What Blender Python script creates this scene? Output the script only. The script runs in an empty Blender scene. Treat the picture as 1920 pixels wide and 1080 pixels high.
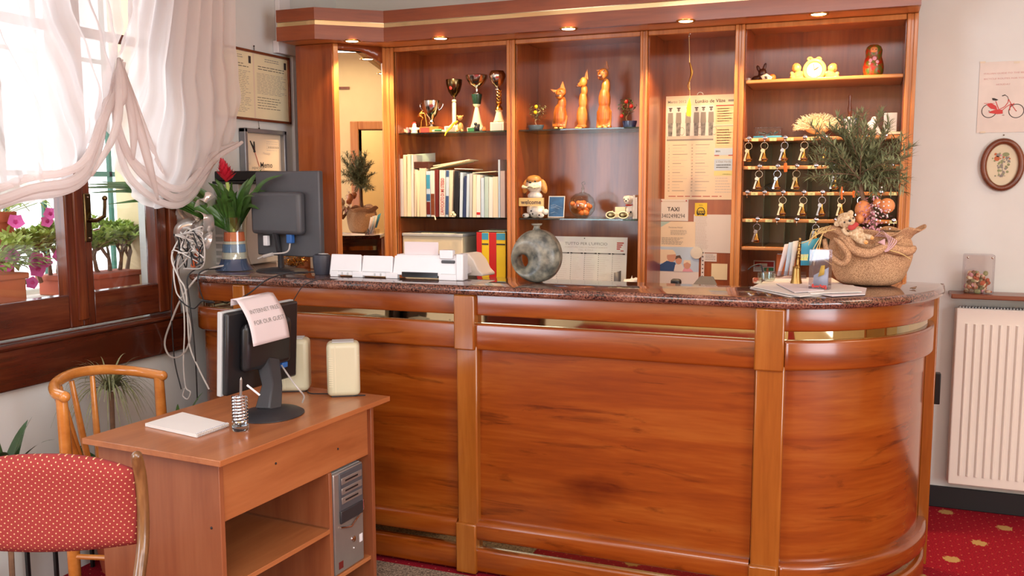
import bpy, math, random
from mathutils import Vector, Matrix, Euler
R_ = random.Random(7)
PI = math.pi
scene = bpy.context.scene
COL = scene.collection
# ---------------------------------------------------------------- camera
CAM_F = 1690.0                      # focal length in pixels of the 1920 px wide frame
CAM_H = 1.5
YAW, PITCH, ROLL = -0.3744046, 0.1131045, -0.0028756
_cy, _sy, _cp, _sp = math.cos(YAW), math.sin(YAW), math.cos(PITCH), math.sin(PITCH)
FW = Vector((_sy*_cp, _cy*_cp, -_sp)); RT0 = Vector((_cy, -_sy, 0)); UP0 = RT0.cross(FW)
RT = math.cos(ROLL)*RT0 + math.sin(ROLL)*UP0
UP = -math.sin(ROLL)*RT0 + math.cos(ROLL)*UP0
CAMPOS = Vector((0, 0, CAM_H))
cd = bpy.data.cameras.new('camera'); cam = bpy.data.objects.new('camera', cd); COL.objects.link(cam)
cd.sensor_fit = 'HORIZONTAL'; cd.sensor_width = 36.0; cd.lens = 36.0*CAM_F/1920.0
cd.clip_start = 0.05; cd.clip_end = 200
cam.matrix_world = Matrix(((RT.x, UP.x, -FW.x, 0), (RT.y, UP.y, -FW.y, 0), (RT.z, UP.z, -FW.z, CAM_H), (0, 0, 0, 1)))
scene.camera = cam

def at(px, py, ax, val):
    """point of the place seen at a pixel of the survey photograph, on the plane ax = val"""
    d = RT*(px-960)/CAM_F + UP*(540-py)/CAM_F + FW
    i = 'xyz'.index(ax)
    return CAMPOS + d*((val-CAMPOS[i])/d[i])

def S(h):                            # sRGB hex -> linear
    r = []
    for i in (0, 2, 4):
        c = int(h[i:i+2], 16)/255
        r.append(c/12.92 if c <= .04045 else ((c+.055)/1.055)**2.4)
    return (*r, 1)

# ---------------------------------------------------------------- view, world, big lights
vs = scene.view_settings
vs.view_transform = 'Standard'; vs.look = 'None'; vs.gamma = 1; vs.use_curve_mapping = False
vs.exposure = -0.07
world = bpy.data.worlds.new('sky'); scene.world = world; world.use_nodes = True
bg = world.node_tree.nodes['Background']
bg.inputs[0].default_value = (0.93, 0.97, 1.0, 1); bg.inputs[1].default_value = 3.0

def area(name, loc, rot, sx, sy, power, color, spread=PI):
    l = bpy.data.lights.new(name, 'AREA'); l.shape = 'RECTANGLE'; l.size = sx; l.size_y = sy
    l.energy = power; l.color = color; l.spread = spread
    o = bpy.data.objects.new(name, l); COL.objects.link(o)
    o.location = loc; o.rotation_euler = rot
    return o
# room box
XL, XR, YF, YW, ZC = -2.85, 3.0, -3.2, 4.535, 2.95
# daylight entering the big window beside the counter
area('window_daylight', (XL-.55, 2.2, 1.75), (0, -PI/2, 0), 1.5, 2.0, 16, (0.86, 0.97, 1.10))
area('left_fill_light', (XL+.12, -1.0, 1.6), (0, -PI/2, 0), 1.5, 2.4, 120, (0.84, 0.97, 1.12))  # added fill from the front left; the wall has no window here
area('right_fill_light', (XR-.12, .4, 1.45), (0, PI/2, 0), 2.0, 2.2, 120, (0.86, 0.97, 1.10))  # added fill from the right, suggested by glare on the counter's rounded end
# overhead fill lights added out of view, without any ceiling fittings
area('lounge_fill_light', (-.4, -.5, ZC-.06), (0, 0, 0), 2.4, 2.0, 110, (0.90, 0.97, 1.02))  # added soft fill from behind the camera
area('hall_fill_light', (2.1, 2.9, ZC-.06), (0, 0, 0), .9, .9, 24, (1.0, .86, .66))  # added warm fill for the mirror's view and the right wall
area('rear_fill_light', (1.6, -1.7, ZC-.06), (0, 0, 0), 2.0, 1.6, 100, (0.90, 0.97, 1.02))  # second added fill, further back on the right

# ---------------------------------------------------------------- materials
MATS = {}
def newmat(name):
    m = bpy.data.materials.new(name); m.use_nodes = True
    nt = m.node_tree; b = nt.nodes['Principled BSDF']
    MATS[name] = m
    return m, nt, b
def N(nt, t, **kw):
    n = nt.nodes.new(t)
    for k, v in kw.items(): setattr(n, k, v)
    return n
def L(nt, a, b): nt.links.new(a, b)
def setp(b, **kw):
    names = dict(rough='Roughness', metal='Metallic', coat='Coat Weight', coatr='Coat Roughness', trans='Transmission Weight',
                 ior='IOR', alpha='Alpha', sheen='Sheen Weight', spec='Specular IOR Level', sss='Subsurface Weight')
    for k, v in kw.items(): b.inputs[names[k]].default_value = v
def plain(name, hexc, bump=0.0, bscale=60, var=0.06, vscale=9, **kw):
    """a surface of one colour with slight procedural mottling"""
    m, nt, b = newmat(name)
    kw.setdefault('rough', .5)
    setp(b, **kw)
    c = S(hexc)
    tc = N(nt, 'ShaderNodeTexCoord'); no = N(nt, 'ShaderNodeTexNoise')
    no.inputs['Scale'].default_value = vscale; no.inputs['Detail'].default_value = 3
    L(nt, tc.outputs['Object'], no.inputs['Vector'])
    rp = N(nt, 'ShaderNodeValToRGB')
    rp.color_ramp.elements[0].position = .3; rp.color_ramp.elements[1].position = .7
    rp.color_ramp.elements[0].color = (c[0]*(1-var), c[1]*(1-var), c[2]*(1-var), 1)
    rp.color_ramp.elements[1].color = (min(1, c[0]*(1+var)), min(1, c[1]*(1+var)), min(1, c[2]*(1+var)), 1)
    L(nt, no.outputs['Fac'], rp.inputs['Fac']); L(nt, rp.outputs['Color'], b.inputs['Base Color'])
    if bump:
        n2 = N(nt, 'ShaderNodeTexNoise'); n2.inputs['Scale'].default_value = bscale
        L(nt, tc.outputs['Object'], n2.inputs['Vector'])
        bp = N(nt, 'ShaderNodeBump'); bp.inputs['Strength'].default_value = bump; bp.inputs['Distance'].default_value = .002
        L(nt, n2.outputs['Fac'], bp.inputs['Height']); L(nt, bp.outputs['Normal'], b.inputs['Normal'])
    return m
def emit(name, hexc, strength):
    m, nt, b = newmat(name)
    b.inputs['Emission Color'].default_value = S(hexc); b.inputs['Emission Strength'].default_value = strength
    b.inputs['Base Color'].default_value = (.8, .8, .8, 1)
    return m
def glass(name, tint='ffffff', rough=0.0, solid=False):
    m, nt, b = newmat(name)
    nt.nodes.remove(b)
    out = nt.nodes['Material Output']
    if solid:
        g = N(nt, 'ShaderNodeBsdfGlass'); g.inputs['Color'].default_value = S(tint); g.inputs['Roughness'].default_value = rough
        g.inputs['IOR'].default_value = 1.45
        L(nt, g.outputs[0], out.inputs['Surface']); return m
    t = N(nt, 'ShaderNodeBsdfTransparent'); t.inputs[0].default_value = S(tint)
    g = N(nt, 'ShaderNodeBsdfGlossy'); g.inputs['Roughness'].default_value = max(.02, rough)
    lw = N(nt, 'ShaderNodeLayerWeight'); pw = N(nt, 'ShaderNodeMath', operation='POWER'); pw.inputs[1].default_value = 4.5
    fr = N(nt, 'ShaderNodeMath', operation='MULTIPLY_ADD'); fr.inputs[1].default_value = .8; fr.inputs[2].default_value = .05 if name != 'clear_glass' else .10
    L(nt, lw.outputs['Facing'], pw.inputs[0]); L(nt, pw.outputs[0], fr.inputs[0])
    mx = N(nt, 'ShaderNodeMixShader')
    L(nt, fr.outputs[0], mx.inputs[0]); L(nt, t.outputs[0], mx.inputs[1]); L(nt, g.outputs[0], mx.inputs[2])
    L(nt, mx.outputs[0], out.inputs['Surface'])
    return m
def wood(name, dark, mid, light, axis='x', scale=1.0, stretch=14, rough=.3, coat=.4, knots=False, contrast=1.0, fine=.25):
    m, nt, b = newmat(name)
    setp(b, rough=rough, coat=coat, coatr=.12)
    tc = N(nt, 'ShaderNodeTexCoord'); oi = N(nt, 'ShaderNodeObjectInfo')
    ad = N(nt, 'ShaderNodeVectorMath', operation='ADD')
    ml = N(nt, 'ShaderNodeMath', operation='MULTIPLY'); ml.inputs[1].default_value = 37.0
    L(nt, oi.outputs['Random'], ml.inputs[0])
    L(nt, tc.outputs['Object'], ad.inputs[0]); L(nt, ml.outputs[0], ad.inputs[1])
    mp = N(nt, 'ShaderNodeMapping')
    s = {'h': (1.1, 1.1, stretch), 'x': (1.1, stretch, stretch), 'y': (stretch, 1.1, stretch), 'z': (stretch, stretch, .9)}[axis]
    mp.inputs['Scale'].default_value = [v*scale for v in s]
    L(nt, ad.outputs[0], mp.inputs['Vector'])
    n1 = N(nt, 'ShaderNodeTexNoise'); n1.inputs['Scale'].default_value = 1.0; n1.inputs['Detail'].default_value = 5
    n1.inputs['Roughness'].default_value = .55; n1.inputs['Distortion'].default_value = .6
    L(nt, mp.outputs[0], n1.inputs['Vector'])
    n2 = N(nt, 'ShaderNodeTexNoise'); n2.inputs['Scale'].default_value = 7.0; n2.inputs['Detail'].default_value = 4
    L(nt, mp.outputs[0], n2.inputs['Vector'])
    mixf = N(nt, 'ShaderNodeMix', data_type='FLOAT'); mixf.inputs['Factor'].default_value = fine
    L(nt, n1.outputs['Fac'], mixf.inputs[2]); L(nt, n2.outputs['Fac'], mixf.inputs[3])
    rp = N(nt, 'ShaderNodeValToRGB'); e = rp.color_ramp.elements
    w = .17/contrast
    e[0].position = .5-w; e[0].color = S(dark); e[1].position = .5+w; e[1].color = S(light)
    k = e.new(.5); k.color = S(mid)
    L(nt, mixf.outputs[0], rp.inputs['Fac'])
    src = rp.outputs['Color']
    if knots:
        mk = N(nt, 'ShaderNodeMapping')
        ks = {'h': (1.7, .2, 4.6), 'z': (6.5, 6.5, 2.1)}[axis]
        mk.inputs['Scale'].default_value = ks
        L(nt, ad.outputs[0], mk.inputs['Vector'])
        nd = N(nt, 'ShaderNodeTexNoise'); nd.inputs['Scale'].default_value = 2.5; nd.inputs['Detail'].default_value = 3
        L(nt, mk.outputs[0], nd.inputs['Vector'])
        am = N(nt, 'ShaderNodeMix', data_type='VECTOR'); am.inputs['Factor'].default_value = .35
        L(nt, mk.outputs[0], am.inputs[4]); L(nt, nd.outputs['Color'], am.inputs[5])
        vo = N(nt, 'ShaderNodeTexVoronoi'); vo.inputs['Scale'].default_value = 1.0
        L(nt, am.outputs[1], vo.inputs['Vector'])
        kr = N(nt, 'ShaderNodeValToRGB'); ke = kr.color_ramp.elements
        ke[0].position = .03; ke[0].color = (.12, .05, .03, 1); ke[1].position = .24; ke[1].color = (1, 1, 1, 1)
        kk = ke.new(.085); kk.color = (.42, .3, .22, 1)
        L(nt, vo.outputs['Distance'], kr.inputs['Fac'])
        mu = N(nt, 'ShaderNodeMix', data_type='RGBA', blend_type='MULTIPLY'); mu.inputs['Factor'].default_value = .85
        L(nt, src, mu.inputs[6]); L(nt, kr.outputs['Color'], mu.inputs[7]); src = mu.outputs[2]
        # dark figured streaks of the veneer
        ms = N(nt, 'ShaderNodeMapping'); ms.inputs['Scale'].default_value = (2.6, 2.6, 17); ms.inputs['Rotation'].default_value = (0, .06, 0)
        L(nt, ad.outputs[0], ms.inputs['Vector'])
        ns = N(nt, 'ShaderNodeTexNoise'); ns.inputs['Scale'].default_value = 1.0; ns.inputs['Detail'].default_value = 7; ns.inputs['Roughness'].default_value = .62; ns.inputs['Distortion'].default_value = .9
        L(nt, ms.outputs[0], ns.inputs['Vector'])
        sr = N(nt, 'ShaderNodeValToRGB'); se = sr.color_ramp.elements
        se[0].position = .30; se[0].color = (.30, .24, .22, 1); se[1].position = .43; se[1].color = (1, 1, 1, 1)
        L(nt, ns.outputs['Fac'], sr.inputs['Fac'])
        m3 = N(nt, 'ShaderNodeMix', data_type='RGBA', blend_type='MULTIPLY'); m3.inputs['Factor'].default_value = .8
        L(nt, src, m3.inputs[6]); L(nt, sr.outputs['Color'], m3.inputs[7]); src = m3.outputs[2]
    L(nt, src, b.inputs['Base Color'])
    return m

wood('counter_wood', '72300a', '863e0e', '944e18', 'h', 1.0, 13, .24, .5, knots=True)
wood('stile_wood', '824412', '92521a', 'a06024', 'z', 1.2, 12, .2, .7)
wood('cabinet_wood', '743416', '94491e', 'a65a2a', 'z', 1.0, 10, .32, .55)
wood('upright_wood', 'a8602a', 'bd7438', 'cc8748', 'z', 1.3, 12, .3, .45)
wood('cornice_wood', '6e341a', '87421f', '984f29', 'h', 1.0, 12, .32, .4)
wood('desk_wood', '96552e', 'a8653a', 'b47244', 'y', 1.2, 12, .32, .25, contrast=.8)
wood('desk_side_wood', '7e4228', '8e5030', '9a5c3a', 'z', 1.2, 12, .36, .2, contrast=.8)
wood('window_wood', '35140b', '4d1e10', '66301a', 'h', 1.1, 12, .25, .6)
wood('window_wood_upright', '3f180c', '5a2512', '7a3c1c', 'z', 1.1, 12, .25, .6)
wood('bent_wood', 'b06526', 'c67c36', 'd89048', 'x', 1.4, 6, .25, .6)
wood('walnut_wood', '5a2a16', '733a20', '8a4a2c', 'x', 1.2, 8, .35, .3)
wood('statue_wood', '9a4f1c', 'c2702c', 'd98c42', 'z', 3.0, 9, .4, .3, contrast=1.5)
wood('shelf_wood', 'a8632e', 'bd773c', 'cc8a4c', 'h', 1.2, 12, .35, .3)
wood('old_chair_wood', '4a2e18', '6e4a2a', '94693e', 'z', 3, 6, .3, .4)

# granite
m, nt, b = newmat('granite'); setp(b, rough=.09, coat=.6, coatr=.03)
tc = N(nt, 'ShaderNodeTexCoord')
n1 = N(nt, 'ShaderNodeTexNoise'); n1.inputs['Scale'].default_value = 170; n1.inputs['Detail'].default_value = 2
n2 = N(nt, 'ShaderNodeTexNoise'); n2.inputs['Scale'].default_value = 11; n2.inputs['Detail'].default_value = 3
L(nt, tc.outputs['Object'], n1.inputs['Vector']); L(nt, tc.outputs['Object'], n2.inputs['Vector'])
ma = N(nt, 'ShaderNodeMath', operation='MULTIPLY_ADD'); ma.inputs[1].default_value = .35
L(nt, n2.outputs['Fac'], ma.inputs[0])
mb_ = N(nt, 'ShaderNodeMath', operation='MULTIPLY'); mb_.inputs[1].default_value = .65
L(nt, n1.outputs['Fac'], mb_.inputs[0]); L(nt, mb_.outputs[0], ma.inputs[2])
rp = N(nt, 'ShaderNodeValToRGB'); e = rp.color_ramp.elements
e[0].position = .36; e[0].color = S('1e1412'); e[1].position = .68; e[1].color = S('a07462')
for p_, c_ in ((.44, '46302a'), (.5, '6e4438'), (.56, '7c5242')):
    k = e.new(p_); k.color = S(c_)
L(nt, ma.outputs[0], rp.inputs['Fac']); L(nt, rp.outputs['Color'], b.inputs['Base Color'])

def dots_uv(nt, tc, plane, scale, rot=PI/4):
    """regular diagonal dot lattice distance; plane 'xy' or 'xz'"""
    sp = N(nt, 'ShaderNodeSeparateXYZ'); cb = N(nt, 'ShaderNodeCombineXYZ')
    L(nt, tc.outputs['Object'], sp.inputs[0]); L(nt, sp.outputs['X'], cb.inputs['X'])
    L(nt, sp.outputs['Y' if plane == 'xy' else 'Z'], cb.inputs['Y'])
    mp = N(nt, 'ShaderNodeMapping'); mp.inputs['Rotation'].default_value = (0, 0, rot); mp.inputs['Scale'].default_value = (scale,)*3
    L(nt, cb.outputs[0], mp.inputs['Vector'])
    vo = N(nt, 'ShaderNodeTexVoronoi', voronoi_dimensions='2D'); vo.inputs['Randomness'].default_value = 0; vo.inputs['Scale'].default_value = 1
    L(nt, mp.outputs[0], vo.inputs['Vector'])
    return vo.outputs['Distance']
def lt(nt, sock, v):
    n = N(nt, 'ShaderNodeMath', operation='LESS_THAN'); n.inputs[1].default_value = v; L(nt, sock, n.inputs[0]); return n.outputs[0]
def mixc(nt, fac, a, bcol):
    n = N(nt, 'ShaderNodeMix', data_type='RGBA')
    L(nt, fac, n.inputs[0])
    for i, v in ((6, a), (7, bcol)):
        if isinstance(v, tuple): n.inputs[i].default_value = v
        else: L(nt, v, n.inputs[i])
    return n.outputs[2]
# carpet
m, nt, b = newmat('carpet'); setp(b, rough=.97, spec=.15)
tc = N(nt, 'ShaderNodeTexCoord')
nz = N(nt, 'ShaderNodeTexNoise'); nz.inputs['Scale'].default_value = 220; L(nt, tc.outputs['Object'], nz.inputs['Vector'])
base = N(nt, 'ShaderNodeValToRGB'); base.color_ramp.elements[0].color = S('620612'); base.color_ramp.elements[1].color = S('a01226')
base.color_ramp.elements[0].position = .3; base.color_ramp.elements[1].position = .7
L(nt, nz.outputs['Fac'], base.inputs['Fac'])
c1 = mixc(nt, lt(nt, dots_uv(nt, tc, 'xy', 24), .08), base.outputs['Color'], S('b0604a'))
d2 = dots_uv(nt, tc, 'xy', 3.9, .5)
ad = N(nt, 'ShaderNodeMath', operation='MULTIPLY_ADD'); ad.inputs[1].default_value = .16
n3 = N(nt, 'ShaderNodeTexNoise'); n3.inputs['Scale'].default_value = 90; L(nt, tc.outputs['Object'], n3.inputs['Vector'])
L(nt, n3.outputs['Fac'], ad.inputs[0]); L(nt, d2, ad.inputs[2])
c2 = mixc(nt, lt(nt, ad.outputs[0], .2), c1, S('a88450'))
L(nt, c2, b.inputs['Base Color'])
bp = N(nt, 'ShaderNodeBump'); bp.inputs['Strength'].default_value = .5; bp.inputs['Distance'].default_value = .003
L(nt, nz.outputs['Fac'], bp.inputs['Height']); L(nt, bp.outputs['Normal'], b.inputs['Normal'])
# red dotted upholstery
m, nt, b = newmat('dotted_fabric'); setp(b, rough=.9)
tc = N(nt, 'ShaderNodeTexCoord')
nz = N(nt, 'ShaderNodeTexNoise'); nz.inputs['Scale'].default_value = 300; L(nt, tc.outputs['Object'], nz.inputs['Vector'])
base = N(nt, 'ShaderNodeValToRGB'); base.color_ramp.elements[0].color = S('7a1f1c'); base.color_ramp.elements[1].color = S('94302b')
L(nt, nz.outputs['Fac'], base.inputs['Fac'])
c1 = mixc(nt, lt(nt, dots_uv(nt, tc, 'xz', 88, .62), .14), base.outputs['Color'], S('e0ae7c'))
L(nt, c1, b.inputs['Base Color'])
# burlap
m, nt, b = newmat('burlap'); setp(b, rough=.95)
tc = N(nt, 'ShaderNodeTexCoord')
nz = N(nt, 'ShaderNodeTexNoise'); nz.inputs['Scale'].default_value = 420; nz.inputs['Detail'].default_value = 1; L(nt, tc.outputs['Object'], nz.inputs['Vector'])
base = N(nt, 'ShaderNodeValToRGB'); base.color_ramp.elements[0].color = S('8a5f40'); base.color_ramp.elements[1].color = S('d6aa80')
base.color_ramp.elements[0].position = .35; base.color_ramp.elements[1].position = .65
L(nt, nz.outputs['Fac'], base.inputs['Fac']); L(nt, base.outputs['Color'], b.inputs['Base Color'])
bp = N(nt, 'ShaderNodeBump'); bp.inputs['Strength'].default_value = .6; bp.inputs['Distance'].default_value = .002
L(nt, nz.outputs['Fac'], bp.inputs['Height']); L(nt, bp.outputs['Normal'], b.inputs['Normal'])
# speckled mat, stone
def speckle(name, a, c, scale, rough=.9, lo=.35, hi=.65, detail=2, **kw):
    m, nt, b = newmat(name); setp(b, rough=rough, **kw)
    tc = N(nt, 'ShaderNodeTexCoord'); nz = N(nt, 'ShaderNodeTexNoise')
    nz.inputs['Scale'].default_value = scale; nz.inputs['Detail'].default_value = detail
    L(nt, tc.outputs['Object'], nz.inputs['Vector'])
    r = N(nt, 'ShaderNodeValToRGB'); r.color_ramp.elements[0].color = S(a); r.color_ramp.elements[1].color = S(c)
    r.color_ramp.elements[0].position = lo; r.color_ramp.elements[1].position = hi
    L(nt, nz.outputs['Fac'], r.inputs['Fac']); L(nt, r.outputs['Color'], b.inputs['Base Color'])
    bp = N(nt, 'ShaderNodeBump'); bp.inputs['Strength'].default_value = .4; bp.inputs['Distance'].default_value = .002
    L(nt, nz.outputs['Fac'], bp.inputs['Height']); L(nt, bp.outputs['Normal'], b.inputs['Normal'])
    return m
speckle('mat_pile', '4a3a2e', 'a08a74', 160)
speckle('stone_glaze', '3e423e', '9a9684', 26, .35, .35, .7, 6)
speckle('patterned_paint', 'a02010', '586020', 60, .3, .4, .6)
speckle('potpourri', 'a84a2c', 'e0cdb0', 55, .8, .4, .6)
speckle('plush', 'b8946c', 'dcc4a0', 120, .95)
# curtain voile
m, nt, b = newmat('voile'); nt.nodes.remove(b); out = nt.nodes['Material Output']
df = N(nt, 'ShaderNodeBsdfDiffuse'); df.inputs[0].default_value = S('eae2df')
tl = N(nt, 'ShaderNodeBsdfTranslucent'); tl.inputs[0].default_value = S('fff4f0')
tp = N(nt, 'ShaderNodeBsdfTransparent')
m1 = N(nt, 'ShaderNodeMixShader'); m1.inputs[0].default_value = .5; m2 = N(nt, 'ShaderNodeMixShader'); m2.inputs[0].default_value = .2
L(nt, df.outputs[0], m1.inputs[1]); L(nt, tl.outputs[0], m1.inputs[2]); L(nt, m1.outputs[0], m2.inputs[1]); L(nt, tp.outputs[0], m2.inputs[2])
L(nt, m2.outputs[0], out.inputs['Surface'])

plain('wall_paint', 'd8d9d5', bump=.15, bscale=40, var=.015, rough=.8)
plain('wall_paint_warm', 'e2c894', var=.02, rough=.8)
plain('ceiling_paint', 'e9dccb', var=.02, rough=.85)
plain('white_plastic', 'e4e2e4', var=.02, rough=.4)
plain('white_enamel', 'e6ddd2', var=.01, rough=.35)
plain('beige_plastic', 'c4bc9e', var=.02, rough=.45)
plain('black_plastic', '1c1b1d', var=.1, rough=.35)
plain('dark_plastic', '2c2b2e', var=.1, rough=.45)
plain('grey_plastic', '4a4a4e', var=.08, rough=.45)
plain('slate_plastic', '34343f', var=.08, rough=.45)
plain('silver_plastic', '9c9690', var=.04, rough=.3, metal=.6)
plain('light_grey', 'b9bab9', var=.04, rough=.4)
plain('chrome', 'd8d8dc', var=.02, rough=.12, metal=1)
plain('silver', 'd9d4cc', var=.05, rough=.14, metal=1)
plain('gold', 'e2b45a', var=.06, rough=.22, metal=1)
plain('brass', 'c79a4e', var=.08, rough=.25, metal=1)
plain('old_brass', '9c7a46', var=.12, rough=.32, metal=1)
plain('bronze', '6b5a3c', var=.15, rough=.2, metal=1)
plain('gilt_strip', 'f0d9a4', var=.04, rough=.1, metal=1)
plain('black_metal', '151414', rough=.4, metal=.5)
plain('black_skirting', '14161a', rough=.5)
plain('paper', 'ddd6cf', var=.015, rough=.8)
plain('paper_warm', 'e2cfb4', var=.02, rough=.8)
plain('paper_cream', 'eadfb8', var=.04, rough=.8)
plain('paper_pink', 'dccfcf', var=.015, rough=.8)
plain('ink', '3a3434', rough=.8); plain('ink_grey', '8c8680', rough=.8); plain('ink_red', 'b03a34', rough=.8)
plain('ink_faint', 'c8bcb0', rough=.8); plain('ink_blue', '33507f', rough=.8); plain('ink_pink', 'd0a09a', rough=.8)
plain('red', 'c2201c', rough=.4); plain('yellow', 'e6c21e', rough=.5); plain('sky_blue', '3c96b8', rough=.5)
plain('orange', 'e0702c', rough=.45); plain('deep_orange', 'c8601c', rough=.6); plain('green', '2f7a4a', rough=.5)
plain('navy', '24345e', rough=.5); plain('blue', '2e62a8', rough=.45); plain('maroon', '6a1c18', rough=.5)
plain('cream_glaze', 'd2ae62', var=.08, rough=.2, coat=.5); plain('white_glaze', 'e6dfd4', var=.04, rough=.25, coat=.4)
plain('tan_glaze', 'c98f4c', var=.12, rough=.3, coat=.4); plain('chocolate', '4a2415', var=.1, rough=.35)
plain('marble_white', 'dcd6c6', var=.1, rough=.25); plain('green_stone', '1d3a2e', var=.3, vscale=80, rough=.2)
plain('terracotta', 'b2563a', var=.08, rough=.8); plain('terracotta_light', 'c06a44', var=.08, rough=.8)
plain('leaf', '3f6228', var=.3, vscale=30, rough=.4); plain('leaf_light', 'aabf62', var=.3, vscale=30, rough=.5)
plain('leaf_dark', '2f4a26', var=.25, vscale=20, rough=.35); plain('leaf_olive', '8c9068', var=.3, vscale=40, rough=.5)
plain('leaf_grey', '8c9266', var=.2, vscale=40, rough=.6); plain('bark', '7a5c46', var=.2, vscale=30, bump=.5, rough=.9)
plain('petal_pink', 'ea66b4', var=.15, rough=.6); plain('petal_red', 'c02236', var=.15, rough=.45)
plain('petal_pale', 'd89aa6', var=.15, rough=.7); plain('peach', 'd8864e', var=.12, rough=.5)
plain('coral', 'e6d6b0', var=.12, rough=.8); plain('straw', 'd9b878', var=.1, rough=.7)
plain('rail_green', '2e6a58', rough=.5); plain('outside_wall', 'e8cfa4', rough=.9); plain('outside_sill', 'b8aca0', rough=.9)
plain('cable_grey', 'b8b0aa', rough=.5); plain('cable_white', 'd8d2cc', rough=.5); plain('cable_black', '1e1c1e', rough=.5)
plain('soil', '3a2a1e', rough=1, bump=.6); plain('skin_print', 'c8947c', rough=.8); plain('hair_print', '5a4a40', rough=.8)
plain('photo_grey', '7d7a78', var=.5, vscale=60, rough=.7); plain('blue_ink_photo', '2f5a88', var=.3, vscale=30, rough=.5)
plain('teal_paper', 'a9c0ba', rough=.7); plain('ice_paper', 'b8cbdc', rough=.6); plain('lilac_paper', 'b8a9a8', rough=.6)
plain('poster_paper', 'dcd0c6', rough=.7); plain('deep_cream', 'ecc89c', rough=.8); plain('yellow_label', 'd6d08a', rough=.5); plain('tape', 'd8c8b0', rough=.3); plain('silver_frame', '8b8c90', rough=.35, metal=.5)
plain('blue_pot', '27365e', rough=.2, coat=.5); plain('slate_pot', '4b5b68', rough=.25, coat=.4)
plain('cream_card', 'd9cdb0', rough=.8); plain('silver_ribbon', 'e2dad4', rough=.22, metal=.6)
plain('sand_orange', 'd0673e', var=.1, rough=.8); plain('sand_blue', '6c84a8', var=.12, rough=.8); plain('sand_white', 'c8c0b4', var=.08, rough=.8)
plain('sand_navy', '3a4a6e', var=.12, rough=.6); plain('white_feather', 'efe8e0', rough=.8); plain('screen_black', '0a0a0c', rough=.15)
plain('pink_lace', 'd0a8a8', var=.1, rough=.9); plain('green_box', '3f6a44', rough=.6); plain('bag_cloth', 'b8b098', rough=.9)
plain('strip_mirror', 'b4a684', var=.0, rough=.04, metal=1.0)
plain('mirror_glass', 'f2f0ea', var=.0, rough=.0, metal=1.0)
emit('lamp_glow', 'ffe0b0', 14); emit('panel_glow', 'ffe4c4', 2.2)
glass('clear_glass', 'f4fbf8'); glass('shelf_glass', 'c4dcd0'); glass('solid_glass', 'eef2f4', solid=True)
glass('acrylic', 'f2eef0', rough=.03); glass('window_glass', 'ffffff')

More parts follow.
